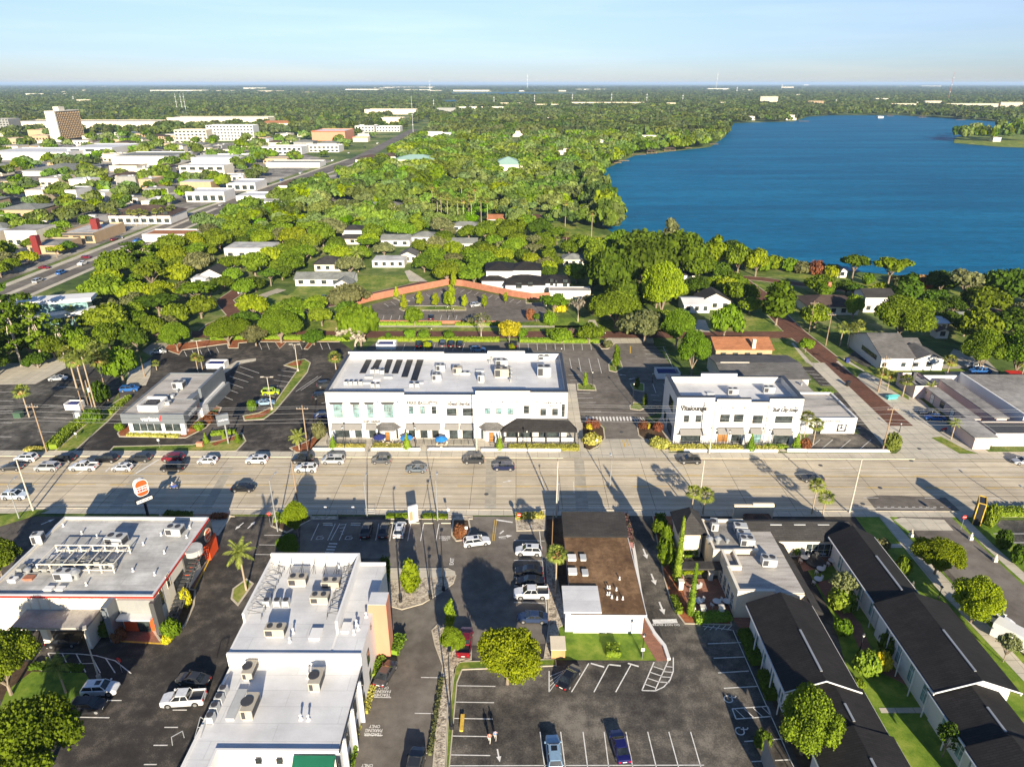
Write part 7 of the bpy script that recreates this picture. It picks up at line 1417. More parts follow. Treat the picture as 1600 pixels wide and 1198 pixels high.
for i,(u,v) in enumerate(((1063,920),(1109,906),(1080,961),(1097,961),(1126,961),(1141,913))):
    x,y=W(u,v); o=MB().box(-.35,.35,-.35,.35,0,1.5).box(-.45,.45,-.45,.45,1.5,1.7).build('gate_pier','cream2'); o.location=(x,y,.1); tag(o,'cream pier of the brick courtyard, %s' % ('upper left corner','upper middle','lower left corner','second of the front row','third of the front row','by the facade columns')[i],'pier','cream piers around the courtyard')
for i,(u,v) in enumerate(((1516,843),(1554,877),(1509,954),(1424,920),(1423,838))):
    x,y=W(u,v); q=empty('garden_statue',(x,y,.06),'small pale stone statue %s' % ('on the corner lawn under the stop sign','beside the right hand pavement','in front of the second street tree','at the eave of the dark wing','at the top of the pavement lawn')[i],'statue','pale garden statues'); MB().box(-.3,.3,-.3,.3,0,.6).build('pedestal','cream2',q); MB().cyl((0,0,.6),(0,0,1.0),.2,.24,8).cyl((0,0,1.0),(0,0,1.25),.24,.12,8).cyl((0,0,1.27),(0,0,1.5),.12,.1,8).build('figure','cream',q)
def small(name,u,v,w,d,h,mat,lab,cat,rz=0,lid=None):
    x,y=W(u,v); q=empty(name,(x,y,.05),lab,cat,None,rz); MB().box(-w/2,w/2,-d/2,d/2,.08,h,t=.03).box(-w/2+.1,w/2-.1,-d/2+.05,d/2-.05,0,.08).build('cabinet',mat,q); MB().box(-w/2-.05,w/2+.05,-d/2-.05,d/2+.05,h+.002,h+.1).build('lid',lid or mat,q)
small('wheeled_bin',1323,566,1.0,1.0,1.2,'navy','dark blue wheeled bin on the verge by the white gabled hall','bin'); small('utility_cabinet',123,650+3,1.6,1.0,1.6,'unitg','white meter cabinet beside the hedge strip','cabinet'); small('mailbox',1324,603,1.0,.8,1.3,'black','black mailbox at the brick street verge','mailbox',.4); small('transformer_box',30,652,1.8,1.4,1.3,'greenb','green transformer box at the far left lot','transformer box')
small('cargo_trailer',1352,547,3.0,1.8,1.5,'unitg','low trailer beside the white gabled hall','trailer'); small('wooden_crate',722,1131,.4,2.4,.25,'ypaint','long yellow board lying in a parking bay','board'); small('utility_cabinet',313,697,1.4,.8,.9,'orange','small brick sign base on the verge before the phone shop','sign base')
for i,(u,v) in enumerate(((618,817),(648,817.5),(670,817.5),(697,817.5),(512,818),(556,818))):
    x,y=W(u,v); o=MB().box(-.9,.9,-.08,.08,0,.12).build('wheel_stop','cream'); o.location=(x,y,.03); tag(o,'concrete wheel stop of the road side bays, %s from the left' % ('third','fourth','fifth','sixth','first','second')[i],'wheel stop','wheel stops')
for i,(u,v) in enumerate(((1256,800),(760,772),(1375,762),(1436,701),(1424,720),(1348,787),(900,689),(971,675),(1282,727),(990,557))):
    x,y=W(u,v); struct(MB().cyl((x,y,.0),(x,y,.058),.45,n=14),'manhole_cover','dgrey')
# ================================================================ VEGETATION
rng=np.random.default_rng(5)
def quads(cen,nor,size,asp=1.0):
    """leaf clumps: one small bent-free quad each, spun about its normal"""
    n=len(cen); nor=nor/np.maximum(1e-6,np.linalg.norm(nor,axis=1))[:,None]
    a=np.cross(nor,rng.normal(size=(n,3))); a /= np.maximum(1e-6,np.linalg.norm(a,axis=1))[:,None]; b=np.cross(nor,a)
    s=(size*(.55+.9*rng.random(n)))[:,None]; a=a*s; b=b*s*asp
    return np.stack([cen-a-b*.6,cen+a*.7-b,cen+a+b*.7,cen-a*.6+b],1).reshape(-1,3)
def cubesphere(m=3):
    g_=np.linspace(-1,1,m+1); V=[]; Fq=[]
    for ax in range(3):
        for s in (-1,1):
            o=len(V)
            for i in g_:
                for j in g_:
                    p=[0,0,0]; p[ax] =s; p[(ax+1) % 3] =i; p[(ax+2) % 3] =j; V.append(p)
            for i in range(m):
                for j in range(m):
                    q=(o+i*(m+1)+j,o+i*(m+1)+j+1,o+(i+1)*(m+1)+j+1,o+(i+1)*(m+1)+j); Fq.append(q if s < 0 else q[::-1])
    V=np.array(V,float); V /= np.linalg.norm(V,axis=1)[:,None]; return V,np.array(Fq)
CS=cubesphere(3); CS2=cubesphere(2)
def crown(lobes,n,leaf,core=.74,cs=CS,spread=.5):
    V=[]; Fc=[]; o=0
    for cx,cy_,cz,rx,ry,rz in lobes:
        if core:
            w=CS if cs is CS else cs; v=w[0]*np.array([rx,ry,rz])*core*(1+.12*rng.normal(size=(len(w[0]),1)))+[cx,cy_,cz]; V.append(v); Fc.append(w[1]+o); o += len(v)
        k=int(n*(rx*ry+rx*rz+ry*rz)/(3*.16)); d=rng.normal(size=(k,3)); d /= np.linalg.norm(d,axis=1)[:,None]; d[:,2] =np.where(d[:,2] < -.35,-d[:,2],d[:,2])
        c_=d*np.array([rx,ry,rz])*(.72+.38*rng.random((k,1)))+[cx,cy_,cz]; q=quads(c_,d+rng.normal(size=(k,3))*spread,leaf); V.append(q); Fc.append(np.arange(k*4).reshape(-1,4)+o); o += k*4
    return np.concatenate(V),np.concatenate(Fc)
def npmesh(name,V,Fq,mat):
    me=bpy.data.meshes.new(name); me.vertices.add(len(V)); me.vertices.foreach_set('co',np.ascontiguousarray(V,dtype=np.float32).ravel())
    n=len(Fq); me.loops.add(n*4); me.loops.foreach_set('vertex_index',Fq.astype(np.int32).ravel()); me.polygons.add(n); me.polygons.foreach_set('loop_start',np.arange(0,n*4,4,dtype=np.int32)); me.polygons.foreach_set('loop_total',np.full(n,4,dtype=np.int32))
    me.materials.append(M[mat] if isinstance(mat,str) else mat); me.update(calc_edges=True); return me
def dome(nl,r0=.3,r1=.46,zc=.68,zr=.36,flat_=.8,spread=.62):
    L=[(0,0,zc+zr*.45,.5,.5,.42*flat_)]
    for i in range(nl): a=i*2.4+rng.random()*.8; q=spread*(.35+.65*rng.random()); r=r0+(r1-r0)*rng.random(); L.append((q*cos(a),q*sin(a),zc+zr*(1-q*q*1.6)*(rng.random()*.9+.1)-.06,r,r,r*flat_))
    return L
def limbs(lobes,th=.07,base=.0,fork=.42,k=7):
    mb=MB(); mb.cyl((0,0,base),(0,0,fork),th,th*.75,7)
    for l in lobes[:k]: mb.cyl((0,0,fork-.05),(l[0]*.8,l[1]*.8,l[2]),th*.55,th*.2,5,cap=False)
    return mb
PROTO={}
def proto(name,lobes,n,leaf,th=.07,fork=.42,core=.74,spread=.5,k=7): PROTO[name] =(npmesh('crown',*crown(lobes,n,leaf,core,spread=spread),'leafo'),limbs(lobes,th,0,fork,k).mesh('trunk','bark'),lobes)
for i in range(3): proto('oak%d' % i,dome(17,.2,.44,.66,.42,.85,.72),130,.055,fork=.28,spread=.7)
for i in range(2): proto('hi%d' % i,dome(26,.16,.36,.68,.46,.85,.7),1700,.018,.05,.25,core=.72,spread=1.1)
for i in range(2): proto('tall%d' % i,[(x_,y_,z_,r_,r_,r_*1.1) for x_,y_,z_,r_ in [(0,0,.75,.5),(.2,.1,1.1,.42),(-.2,.1,1.25,.42),(.05,-.2,1.5,.4),(0,.1,1.85,.32),(.3,-.2,.8,.36),(-.32,-.12,.85,.38),(-.1,.3,1.0,.36)]],110,.07,.05,.4)
proto('round',[(0,0,.95,.62,.62,.55)]+[(.42*cos(a),.42*sin(a),.85+.22*(i % 2),.38,.38,.36) for i,a in enumerate(np.arange(0,6.2,.9))],170,.055,.05,.45)
proto('umbrella',[(.62*cos(a)*(.6+.4*(i % 2)),.62*sin(a)*(.6+.4*(i % 2)),1.25+.1*(i % 3),.36,.36,.2) for i,a in enumerate(np.arange(0,6.2,.75))]+[(0,0,1.42,.45,.45,.2)],150,.06,.055,.75,k=9)
proto('airy',dome(14,.16,.26,1.0,.4,.8,.75),150,.05,.035,.45,core=.45,spread=.9,k=14)
proto('pine',[(rng.normal()*.28,rng.normal()*.28,1.0+i*.16,.26+.1*rng.random(),.26,.2) for i in range(13)],130,.06,.05,2.6,core=.5,spread=.9,k=9)
proto('column',[(0,0,.2+.2*i,.16*(1-.07*i)+.02,.16*(1-.07*i)+.02,.2) for i in range(11)],900,.022,.03,.2,core=.9)
proto('cone',[(0,0,.18+.22*i,.48*(1-.2*i),.48*(1-.2*i),.24) for i in range(5)],330,.045,.05,.15,core=.85)
proto('bush',[(0,0,.35,.6,.6,.45)]+[(.4*cos(a),.4*sin(a),.3+.1*(i % 2),.42,.42,.36) for i,a in enumerate(np.arange(0,6.2,1.05))],150,.06,.03,.12)
proto('bare',[(l[0],l[1],l[2],.2,.2,.16) for l in dome(16,.16,.2,1.0,.4,.8,.8)],60,.05,.05,.4,core=0,spread=1.2,k=17)
def branchy():
    mb=MB(); rnd=random.Random(4)
    def br(p,d,L,r,k):
        q=p+d*L; mb.cyl(p,q,r,r*.6,5,cap=False)
        if k: 
            for _ in range(3): br(q,(d+Vector((rnd.gauss(0,.55),rnd.gauss(0,.55),rnd.gauss(.1,.3)))).normalized(),L*.72,r*.58,k-1)
    br(Vector((0,0,0)),Vector((0,0,1)),.42,.055,4); return mb.mesh('trunk','barkg')
PROTO['bare'] =(PROTO['bare'][0],branchy(),None)
def palm(fan=True,n=34,seed=1):
    """unit: trunk height 1, crown radius ~1 (separate mesh, scaled on its own)"""
    r_=random.Random(seed); V=[]; Fq=[]
    def quad(a,b,c_,d): o=len(V); V.extend([a,b,c_,d]); Fq.append((o,o+1,o+2,o+3))
    for i in range(n):
        az=i*2.4; el=(1.25 if i < n*.35 else .55 if i < n*.7 else -.25)+r_.uniform(-.25,.25); dh=Vector((cos(az)*cos(el),sin(az)*cos(el),sin(el)))
        sd=Vector((-sin(az),cos(az),0)); up=dh.cross(sd)
        if fan:
            p0=dh*.5
            for k in range(9):
                t=(k-4)/4*1.25; d=(dh*cos(t)+sd*sin(t)-Vector((0,0,.25*abs(t)))).normalized(); tip=p0+d*(.52-.1*abs(t))-Vector((0,0,.12+.08*abs(t))); w=sd*cos(t)*.05-dh*sin(t)*.05
                quad(tuple(p0),tuple(p0+d*.25+w),tuple(tip),tuple(p0+d*.25-w))
            quad(tuple(-sd*.012),tuple(sd*.012),tuple(p0+sd*.01),tuple(p0-sd*.01))
        else:
            pts=[]; d=dh.copy(); p=Vector((0,0,0))
            for k in range(9): pts.append(p.copy()); p=p+d*.15; d=(d-Vector((0,0,.17))).normalized()
            for k in range(1,9):
                e=(pts[k]-pts[k-1]).normalized()
                for s in (-1,1):
                    for h_ in (0,.5):
                        b=pts[k-1].lerp(pts[k],h_); L=.34*(1-abs(k-4)/7); tip=b+sd*s*L*.75+e*L*.5-Vector((0,0,L*.55)); w=e*.035
                        quad(tuple(b-w),tuple(b+w),tuple(tip+w*.3),tuple(tip-w*.3))
    return npmesh('crown',np.array(V),np.array(Fq),'leafp')
PALM={'fan': palm(True),'feather': palm(False,16,3)}
ptr=MB().cyl((0,0,0),(0,0,.25),.055,.045,9,cap=False).cyl((0,0,.25),(0,0,1),.045,.04,9).mesh('trunk','barkp')
skirt_v,skirt_f=crown([(0,0,-.35,.3,.3,.35)],60,.16,core=.5,spread=1.0); SK=npmesh('dead_fronds',skirt_v,skirt_f,'dead')
def setmat(o,m):
    o.material_slots[0].link='OBJECT'; o.material_slots[0].material=M[m]
NAMES={'oak': 'oak_tree','hi': 'leafy_tree','tall': 'tall_tree','round': 'round_tree','umbrella': 'spreading_tree','airy': 'airy_tree','pine': 'pine_tree','column': 'cypress_tree','cone': 'cone_shrub','bush': 'shrub','bare': 'mossy_tree'}
HH={'oak': 1.25,'hi': 1.28,'tall': 2.15,'round': 1.5,'umbrella': 1.62,'airy': 1.6,'pine': 3.15,'column': 2.4,'cone': 1.3,'bush': .8,'bare': 1.6}
WW={'oak': 1.02,'hi': .95,'tall': .7,'round': .82,'umbrella': .95,'airy': .95,'pine': .7,'column': .19,'cone': .52,'bush': .85,'bare': 1.0}
TREES=[]
def tree_at(kind,x,y,rad,hgt,mat,label,cat='tree',group=None,z=0,bark=None,small_=False,flowers=False):
    base=kind.rstrip('0123456789'); key=kind if kind in PROTO else kind+str(rng.integers(2 if kind in ('hi','tall') else 3))
    cr,tr,_=PROTO[key]; q=empty(NAMES[base],(x,y,z),label,cat,group,rng.random()*6.28); sx=rad/WW[base]; q.scale=(sx,sx,hgt/HH[base])
    c_=mobj('crown',cr,q); setmat(c_,mat)
    if not small_: t=mobj('trunk',tr,q); 
    if bark: setmat(t,bark)
    TREES.append((x,y,rad)); EXC.append((x-rad*.7,x+rad*.7,y-rad*.7,y+rad*.7)); return q
def tree(kind,u,v,w,h,mat,label,cat='tree',group=None,**k):
    x,y=W(u,v); s=hypot(y,H)/F*1.0; hgt=OnY(u,v-h,y)[1]; rad=abs(OnY(u+w/2,v-h/2,y)[0]-OnY(u-w/2,v-h/2,y)[0])/2
    hgt=max(.5,hgt-rad*.45*(H/hypot(y,H)))
    return tree_at(kind,x,y,rad,hgt,mat,label,cat,group,**k)
def palmtree(u,v,w,h,label,kind='fan',group='palms',lean=(0,0),skirt=False,mat='leafp'):
    x,y=W(u,v); hgt=max(.6,OnY(u,v-h,y)[1]); rad=abs(OnY(u+w/2,v-h,y)[0]-OnY(u-w/2,v-h,y)[0])/2
    th=max(.3,hgt-rad*.55); q=empty('palm_tree',(x,y,0),label,'palm',group,rng.random()*6.28)
    t=mobj('trunk',ptr,q); t.scale=(max(2.8,rad*1.5),max(2.8,rad*1.5),th)
    c_=mobj('crown',PALM[kind],q); c_.location=(0,0,th); c_.scale=(rad*1.05,rad*1.05,rad*.9); setmat(c_,mat)
    if skirt: s_=mobj('dead_fronds',SK,q); s_.location=(0,0,th); s_.scale=(rad,rad,rad)
    EXC.append((x-2,x+2,y-2,y+2)); return q
for a in (('hi',18,1085,112,110,'leafo','broad flowering tree at the left edge below the burger restaurant'),('hi',60,1235,195,150,'leafm','big bushy tree filling the bottom left corner'),('hi',5,905,80,70,'leafo','dark green tree at the left edge above the burger roof'),
          ('hi',466,838,46,60,'leafy','bright yellow green street tree beside the stop sign'),('hi',453,873,40,42,'leafm','small green tree in the shade behind the school'),('tall',643,934,34,62,'leafy','bright upright young tree on the stone bed'),('tall',704,988,20,52,'leafm','slim young tree above the red pickup'),
          ('hi',707,1026,42,52,'leafm','small tree left of the red pickup'),('hi',793,1068,118,96,'leafy','big round yellow green tree at the corner of the lawn'),('tall',1036,893,30,75,'leafm','leafy climber covered tree at the drive lane'),
          ('hi',1460,897,84,64,'leafy','bright round street tree nearest the stop sign'),('hi',1517,972,88,76,'leafy','bright round street tree beside the white pickup'),('airy',1567,1034,48,50,'leafg','small grey green tree by the box trailer'),
          ('hi',1252,1178,118,112,'leafo','broad glossy tree between the bays and the dark wings'),('airy',1472,1182,50,58,'leafd','feathery dark conifer on the garden lawn'),('airy',1310,940,56,54,'leafg','grey green tree in the middle of the courtyard garden'),
          ('oak',193,598,66,62,'leafm','round green tree behind the palm strip'),('hi',278,549,54,50,'leafm','bright tree left on the mulch strip behind the phone shop'),('hi',358,540,76,50,'leafm','wide bright tree on the mulch strip'),('hi',440,536,76,58,'leafo','broad oak above the long parking island'),
          ('oak',565,548,62,76,'leafm','large green tree at the back left corner of the long building'),('bare',556,552,76,60,'moss','pale leafless mossy tree in front of the back corner'),('oak',647,510,34,32,'leafm','round tree before the walled rear lot'),
          ('bare',752,531,46,52,'leafg','mossy grey tree left of the yellow one'),('round',796,537,36,38,'leafye','bright yellow tree behind the long building'),('bare',903,503,32,46,'moss','grey moss draped tree by the driveway'),('bush',859,508,24,22,'leafm','round green shrub at the corner of the rear lot','shrub'),
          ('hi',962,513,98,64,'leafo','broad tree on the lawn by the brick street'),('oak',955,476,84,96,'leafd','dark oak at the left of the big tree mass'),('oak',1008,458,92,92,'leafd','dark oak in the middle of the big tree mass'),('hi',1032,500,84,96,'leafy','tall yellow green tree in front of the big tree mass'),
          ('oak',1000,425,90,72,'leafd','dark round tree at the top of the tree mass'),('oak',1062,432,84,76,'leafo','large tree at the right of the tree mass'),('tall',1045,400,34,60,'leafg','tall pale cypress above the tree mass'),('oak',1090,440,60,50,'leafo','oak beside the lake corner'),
          ('hi',1080,586,58,76,'leafm','large bright tree behind the smaller white building'),('hi',1056,545,62,68,'leafm','large bright tree at the brick street gate'),('oak',1130,532,54,60,'leafm','tree left of the orange roofed house'),('tall',1212,508,56,74,'leafo','rusty green conifer left of the brick street'),
          ('umbrella',1386,450,58,48,'leafy','lone flat topped tree against the lake'),('umbrella',1330,442,48,44,'leafo','dark flat topped tree left of the lone one'),('tall',1116,420,36,54,'leafy','slender bright tree at the lake edge'),('oak',1152,428,42,50,'leafo','first tree of the lakeside group'),('oak',1180,432,42,48,'leafy','second tree of the lakeside group'),
          ('umbrella',1500,478,54,56,'leafg','grey green flat crowned tree by the reeds'),('hi',1402,532,104,76,'leafo','big spreading oak behind the white gabled hall'),('oak',1331,500,32,42,'leafm','tree by the long brown roofed house'),('hi',1528,582,84,74,'leafm','bright tree left of the pair above the motel'),('hi',1584,590,92,84,'leafm','bright tree right of the pair above the motel'),
          ('oak',1520,545,70,70,'leafo','mossy oak behind the motel trees'),('round',1258,550,26,22,'leafm','small round tree on the brick street verge'),('bush',1030,832,26,20,'leafm','flowering bush at the top of the drive lane','shrub')):
    tree(*a)
for i,(u,v,w,h) in enumerate(((1208,420,34,22),(1232,424,30,22),(1252,427,30,20),(1275,430,26,24),(1298,434,26,22),(1355,444,20,18),(1410,449,34,16),(1440,450,34,18),(1468,450,30,16),(1190,424,30,26))): tree('bush',u,v,w,h,['leafy','leafm','leafg','leafr'][i % 4] if i != 3 else 'leafr','shore bush, %s along the near lake shore' % ['first','second','third','russet fourth','fifth','behind the lone tree','before the reeds left','before the reeds middle','before the reeds right','leftmost'][i],'shrub','bushes along the near shore',small_=True)
for i,(u,v,w,h,m) in enumerate(((15,560,60,44,'leafd'),(48,552,56,40,'leafd'),(86,560,48,40,'leafo'),(112,548,44,44,'leafo'),(-15,590,60,46,'leafd'),(132,556,40,34,'leafm'),(20,540,50,34,'leafo'),(60,575,40,26,'leafd'),(172,545,50,44,'leafo'),(215,548,48,40,'leafd'),(245,533,40,38,'leafo'))):
    tree('oak',u,v,w,h,m,'dense tree of the left grove, %s' % ['dark, by the tall pines','dark, under the white offices','right of the dark pair','by the palm strip','lowest, at the frame edge','fresh green by the concrete drive','behind the first dark one','low and dark at the drive','above the blue car','dark, above the concrete patch','at the back entrance'][i],group='dense trees of the left grove')
for a in ((1057,909,15,104,'taller of two slim cypresses at the drive lane'),(1078,962,14,86,'shorter of two slim cypresses at the courtyard corner')): tree('column',*a[:4],'hedge',a[4])
for i,(u,v,w,h) in enumerate(((632,486,12,26),(656,479,13,24),(681,481,13,24),(699,480,12,26),(706,483,15,38),(726,482,11,22),(757,482,11,22),(620,468,9,20),(709,452,10,30),(790,474,9,18))):
    tree('tall',u,v,w,h,'leafy','young green tree of the walled rear lot, %s' % ('far left on the kerb island','second on the kerb island','third on the kerb island','left of the tall pair','tallest of all','right of the tall pair','beside the silver SUV','on the small left island','against the bend of the wall','at the right hand wall')[i],group='young trees in the walled lot')
for i,(u,v,w,h,m) in enumerate(((641,534,19,20,'leafm'),(663,533,21,18,'leafm'),(702,532,19,16,'leafm'),(607,533,10,14,'leafd'),(668,549,13,16,'leafy'),(861,530,18,17,'leafm'),(893,530,23,18,'flower'),(800,552,11,16,'leafy'),(816,532,18,20,'leafm'),(838,503,12,14,'leafd'))):
    tree('round',u,v,w,h,m,'small round tree along the brick street hedge, %s' % ('left of the lamp post','right of the first','behind the parked vans','small and dark','in the back row bays','before the driveway','with pale pink flowers','beside the black SUV','next to the yellow tree','in the island of the rear lot')[i],group='small trees along the brick street')
for i,(u,v,w,h,m) in enumerate(((962,578,14,40,'leafm'),(914,607,9,26,'leafm'),(995,609,9,20,'leafd'),(1007,638,9,24,'leafd'),(522,702,11,20,'leafm'))):
    if i < 4: tree('tall',u,v,w,h,m,'slim tree on a kerb island, %s' % ('tallest, at the upper island','beside the long building','in shade by the enclosure','in shade beside the lamp post')[i],group='slim trees on kerb islands')
for u,v,w,h,l in ((521,702,13,24,'green cone shrub at the left end of the terrace'),(636,702,15,27,'green cone shrub by the left bright blue parasol'),(781,703,14,24,'green cone shrub beside the dining porch'),(1172,704,16,28,'green cone shrub before the smaller white building'),(1244,701,15,26,'green cone shrub by the entrance of the smaller white building'),(322,692,11,17,'cone shrub on the mulch of the phone shop verge, left'),(350,685,8,13,'cone shrub on the phone shop verge, behind the pylon sign'),(372,691,11,18,'cone shrub on the phone shop verge, right end')):
    tree('cone',u,v,w,h,'hedge',l,'shrub','clipped cone shrubs')
for u,v,w,h,m,l in ((170,992,30,24,'leafd','dark green shrub under the burger restaurant wall'),(187,1000,26,20,'leafr','brownish shrub before the burger entrance'),(293,948,18,30,'leafye','yellow shrub beside the outside stair'),(270,995,32,30,'leafm','palm like shrub at the foot of the stair'),(262,1004,18,14,'leafye','low yellow shrub at the drive kerb'),
                        (720,840,24,22,'leafr','russet shrub mass on the kerb island'),(1376,1045,32,28,'leafye','round golden shrub in the courtyard garden'),(1352,1050,46,34,'hedge','round green shrub left of the golden one'),(1190,1168,30,28,'leafd','dark shrub at the flat annexe beside the bays'),(1388,1022,38,34,'leafd','dark shrub above the golden one'),(1313,950,46,34,'hedge','clipped hedge mound in the garden'),(1240,865,24,18,'leafm','green shrubs at the left of the garden terrace'),(1278,862,30,20,'leafy','bright shrub below the garden windows'),
                        (1545,822,24,36,'hedge','clipped cone hedge beside the black pylon'),(1565,856,26,30,'leafd','dark clipped shrub second down the pavement'),(1590,880,28,30,'leafd','dark clipped shrub third down the pavement'),(1378,858,24,18,'leafg','shrub on the lawn beside the upper dark wing'),(1408,898,28,30,'leafo','shrub at the eave of the upper dark wing'),(1315,990,30,24,'leafm','shrub beside the red garden path'),(1340,1075,24,16,'leafm','low shrub at the west wing corner'),
                        (500,684,24,26,'leafg','grey green flowering shrub left of the long building'),(926,668,26,14,'leafr','russet shrub on the left driveway bed'),(925,692,34,16,'hedgey','golden low shrub on the left driveway bed'),(921,671,12,10,'leafye','small yellow shrub on the left driveway bed'),(1005,670,18,14,'leafr','russet shrub on the right driveway bed, left'),(1028,674,18,16,'leafr','russet shrub on the right driveway bed, right'),(1012,670,8,10,'leafye','small yellow shrub on the right driveway bed'),(1030,697,36,14,'hedgey','golden low shrub on the right driveway bed'),
                        (1392,704,28,30,'leafp','palm shrub clump at the corner of the white wall'),(328,660,16,12,'leafr','red flowering shrub right of the phone shop'),(316,645,18,22,'leafm','palm like shrub at the step of the phone shop'),(312,672,18,14,'leafo','green shrub on the phone shop bed'),(188,672,16,12,'leafm','shrub at the front left corner of the phone shop'),(395,642,16,18,'leafm','small shrub on the tip of the long island'),(148,660,30,24,'leafd','dark shrub mass under the palm strip'),(158,628,34,34,'leafd','dark tree like shrub behind the palm trunks'),(1257,702,20,18,'leafr','rusty flowering shrub left of the corner bays'),(950,543,16,12,'leafg','dark flax shrub on the upper island'),(875,488,28,20,'leafye','golden shrub right of the rear lot'),(829,500,16,18,'leafr','brownish shrub in the rear lot island')):
    tree('bush',u,v,w,h,m,l,'shrub',small_=True)
for u,v,w,h,l,k,s in ((868,928,38,72,'fan palm at the timber fence beside the brown roof','fan',True),(385,922,46,70,'feathery palm in the bed behind the school','feather',False),(103,1082,40,50,'small feathery palm on the small lawn','feather',False),(1080,803,30,42,'left one of two palms at the near kerb','fan',False),(1098,803,34,38,'right one of two palms at the near kerb','fan',False),
                          (1268,803,30,52,'left one of two palms above the dark wings','fan',False),(1285,805,30,36,'right one of two palms above the dark wings','fan',False),(46,652,30,48,'leaning palm with brown skirt in the far left lot','fan',True),(137,632,36,80,'tallest palm of the strip beside the phone shop','fan',True),(120,606,36,62,'palm at the left of the strip cluster','fan',False),(150,640,32,92,'slim palm behind the timber poles','fan',False),(168,618,34,66,'shaggy palm in the middle of the strip','fan',True),(160,588,32,52,'palm at the back of the strip','fan',False),
                          (310,583,18,30,'small palm behind the phone shop roof','fan',True),(318,585,14,28,'second small palm behind the phone shop roof','fan',False),(468,703,28,28,'feathery palm on the mulch bed beside the timber pole','feather',False),(525,577,26,26,'golden fan palm left of the long building roof','fan',True),(245,578,14,14,'tiny palm at the island top','fan',False),
                          (1312,541,26,36,'left one of three palms near the brown roofed house','fan',False),(1325,543,26,36,'middle one of three palms near the brown roofed house','fan',False),(1337,538,24,36,'right one of three palms near the brown roofed house','fan',False),(1372,610,26,34,'left one of two palms by the cross arm pole','fan',True),(1386,610,24,28,'right one of two palms by the cross arm pole','fan',True),(1410,619,26,32,'palm on the verge before the pink block','fan',False),(1478,591,26,34,'fan palm with brown skirt by the gabled hall','fan',True),(1451,622,22,22,'feathery palm beside the pink block','feather',False),(1486,686,18,30,'thin young palm by the motel office','feather',False),
                          (1254,694,26,50,'left one of two palms before the low corner shop','fan',False),(1270,694,28,38,'right one of two palms before the low corner shop','fan',False),(818,354,14,42,'tall palm left of the park path','fan',False),(883,354,14,40,'tall palm in front of the shore oaks','fan',True),(924,372,15,42,'tall palm nearest the shore cape','fan',True),(560,425,24,36,'palm beside the low white flat roofed house','feather',False),(118,512,30,30,'palm in the dark grove left','feather',False),(1592,600,24,40,'palm behind the waste compactor','fan',False),(885,385,14,22,'palm near the grey cottage','fan',False),(870,388,14,20,'second palm near the grey cottage','fan',False)):
    palmtree(u,v,w,h,l,k,'palms',skirt=s)
for i,(u,v) in enumerate(((676,330),(690,344),(700,347),(716,351),(725,352),(733,342),(743,335),(752,350),(762,352),(722,326),(737,350),(684,340))): palmtree(u,v,15,42,'tall cabbage palm of the group above the small red roofed house',group='cabbage palms above the red roofed house',skirt=i % 2 == 0)
for i,(u,v) in enumerate(((206,352),(214,353),(222,351),(231,353),(246,351),(256,349),(267,347),(273,344),(184,352),(175,350))): palmtree(u,v,12,24,'palm in the row before the brown roofed offices',group='palms before the brown roofed offices')
for i,(u,v,w,h) in enumerate(((-8,575,60,100),(34,572,44,105),(22,540,50,100),(66,562,46,92),(100,556,30,60),(-20,600,60,90),(55,545,44,90),(8,520,50,80),(205,425,40,50),(232,418,36,44))):
    tree('pine',u,v,w,h,'leafo' if i % 2 else 'leafd','pine of the grove at the left edge, %s' % ('cut by the edge','bare tall trunk in front','second row','right hand tall one','rightmost','lowest at the edge','between the tall ones','backmost','by the avenue','by the avenue, right')[i],group='pines of the left grove',bark='barkg')
def hedge(P,w,h,mat,lab,name='hedge',leaf=.13,dens=26,z=.08):
    P=[W(*p) if len(p) == 2 else p[:2] for p in P]; L=[]; 
    C_=[]; Nn=[]
    for (x0,y0),(x1,y1) in zip(P,P[1:]):
        l=hypot(x1-x0,y1-y0); n=int(l*(w+2*h)*dens); t=rng.random(n); s=rng.random(n)*(w+2*h)-h-w/2
        dx,dy=(x1-x0)/l,(y1-y0)/l; off=np.clip(s,-w/2,w/2); zz=np.where(abs(s) > w/2,h-(abs(s)-w/2),h)*(.92+.16*rng.random(n)); off=off+rng.normal(size=n)*.06
        C_.append(np.stack([x0+(x1-x0)*t-dy*off,y0+(y1-y0)*t+dx*off,z+zz],1)); Nn.append(np.stack([-dy*np.sign(s)*(abs(s) > w/2),dx*np.sign(s)*(abs(s) > w/2),(abs(s) <= w/2)*1.0],1)+rng.normal(size=(n,3))*.45)
    c_=np.concatenate(C_); V=quads(c_,np.concatenate(Nn),leaf); o=npmesh('hedge',V,np.arange(len(V)).reshape(-1,4),mat)
    q=mobj(name,o); tag(q,lab,'hedge'); core=MB().strip(P,w*.8,0,h*.9+z).build('inner_growth',mat,q); return q
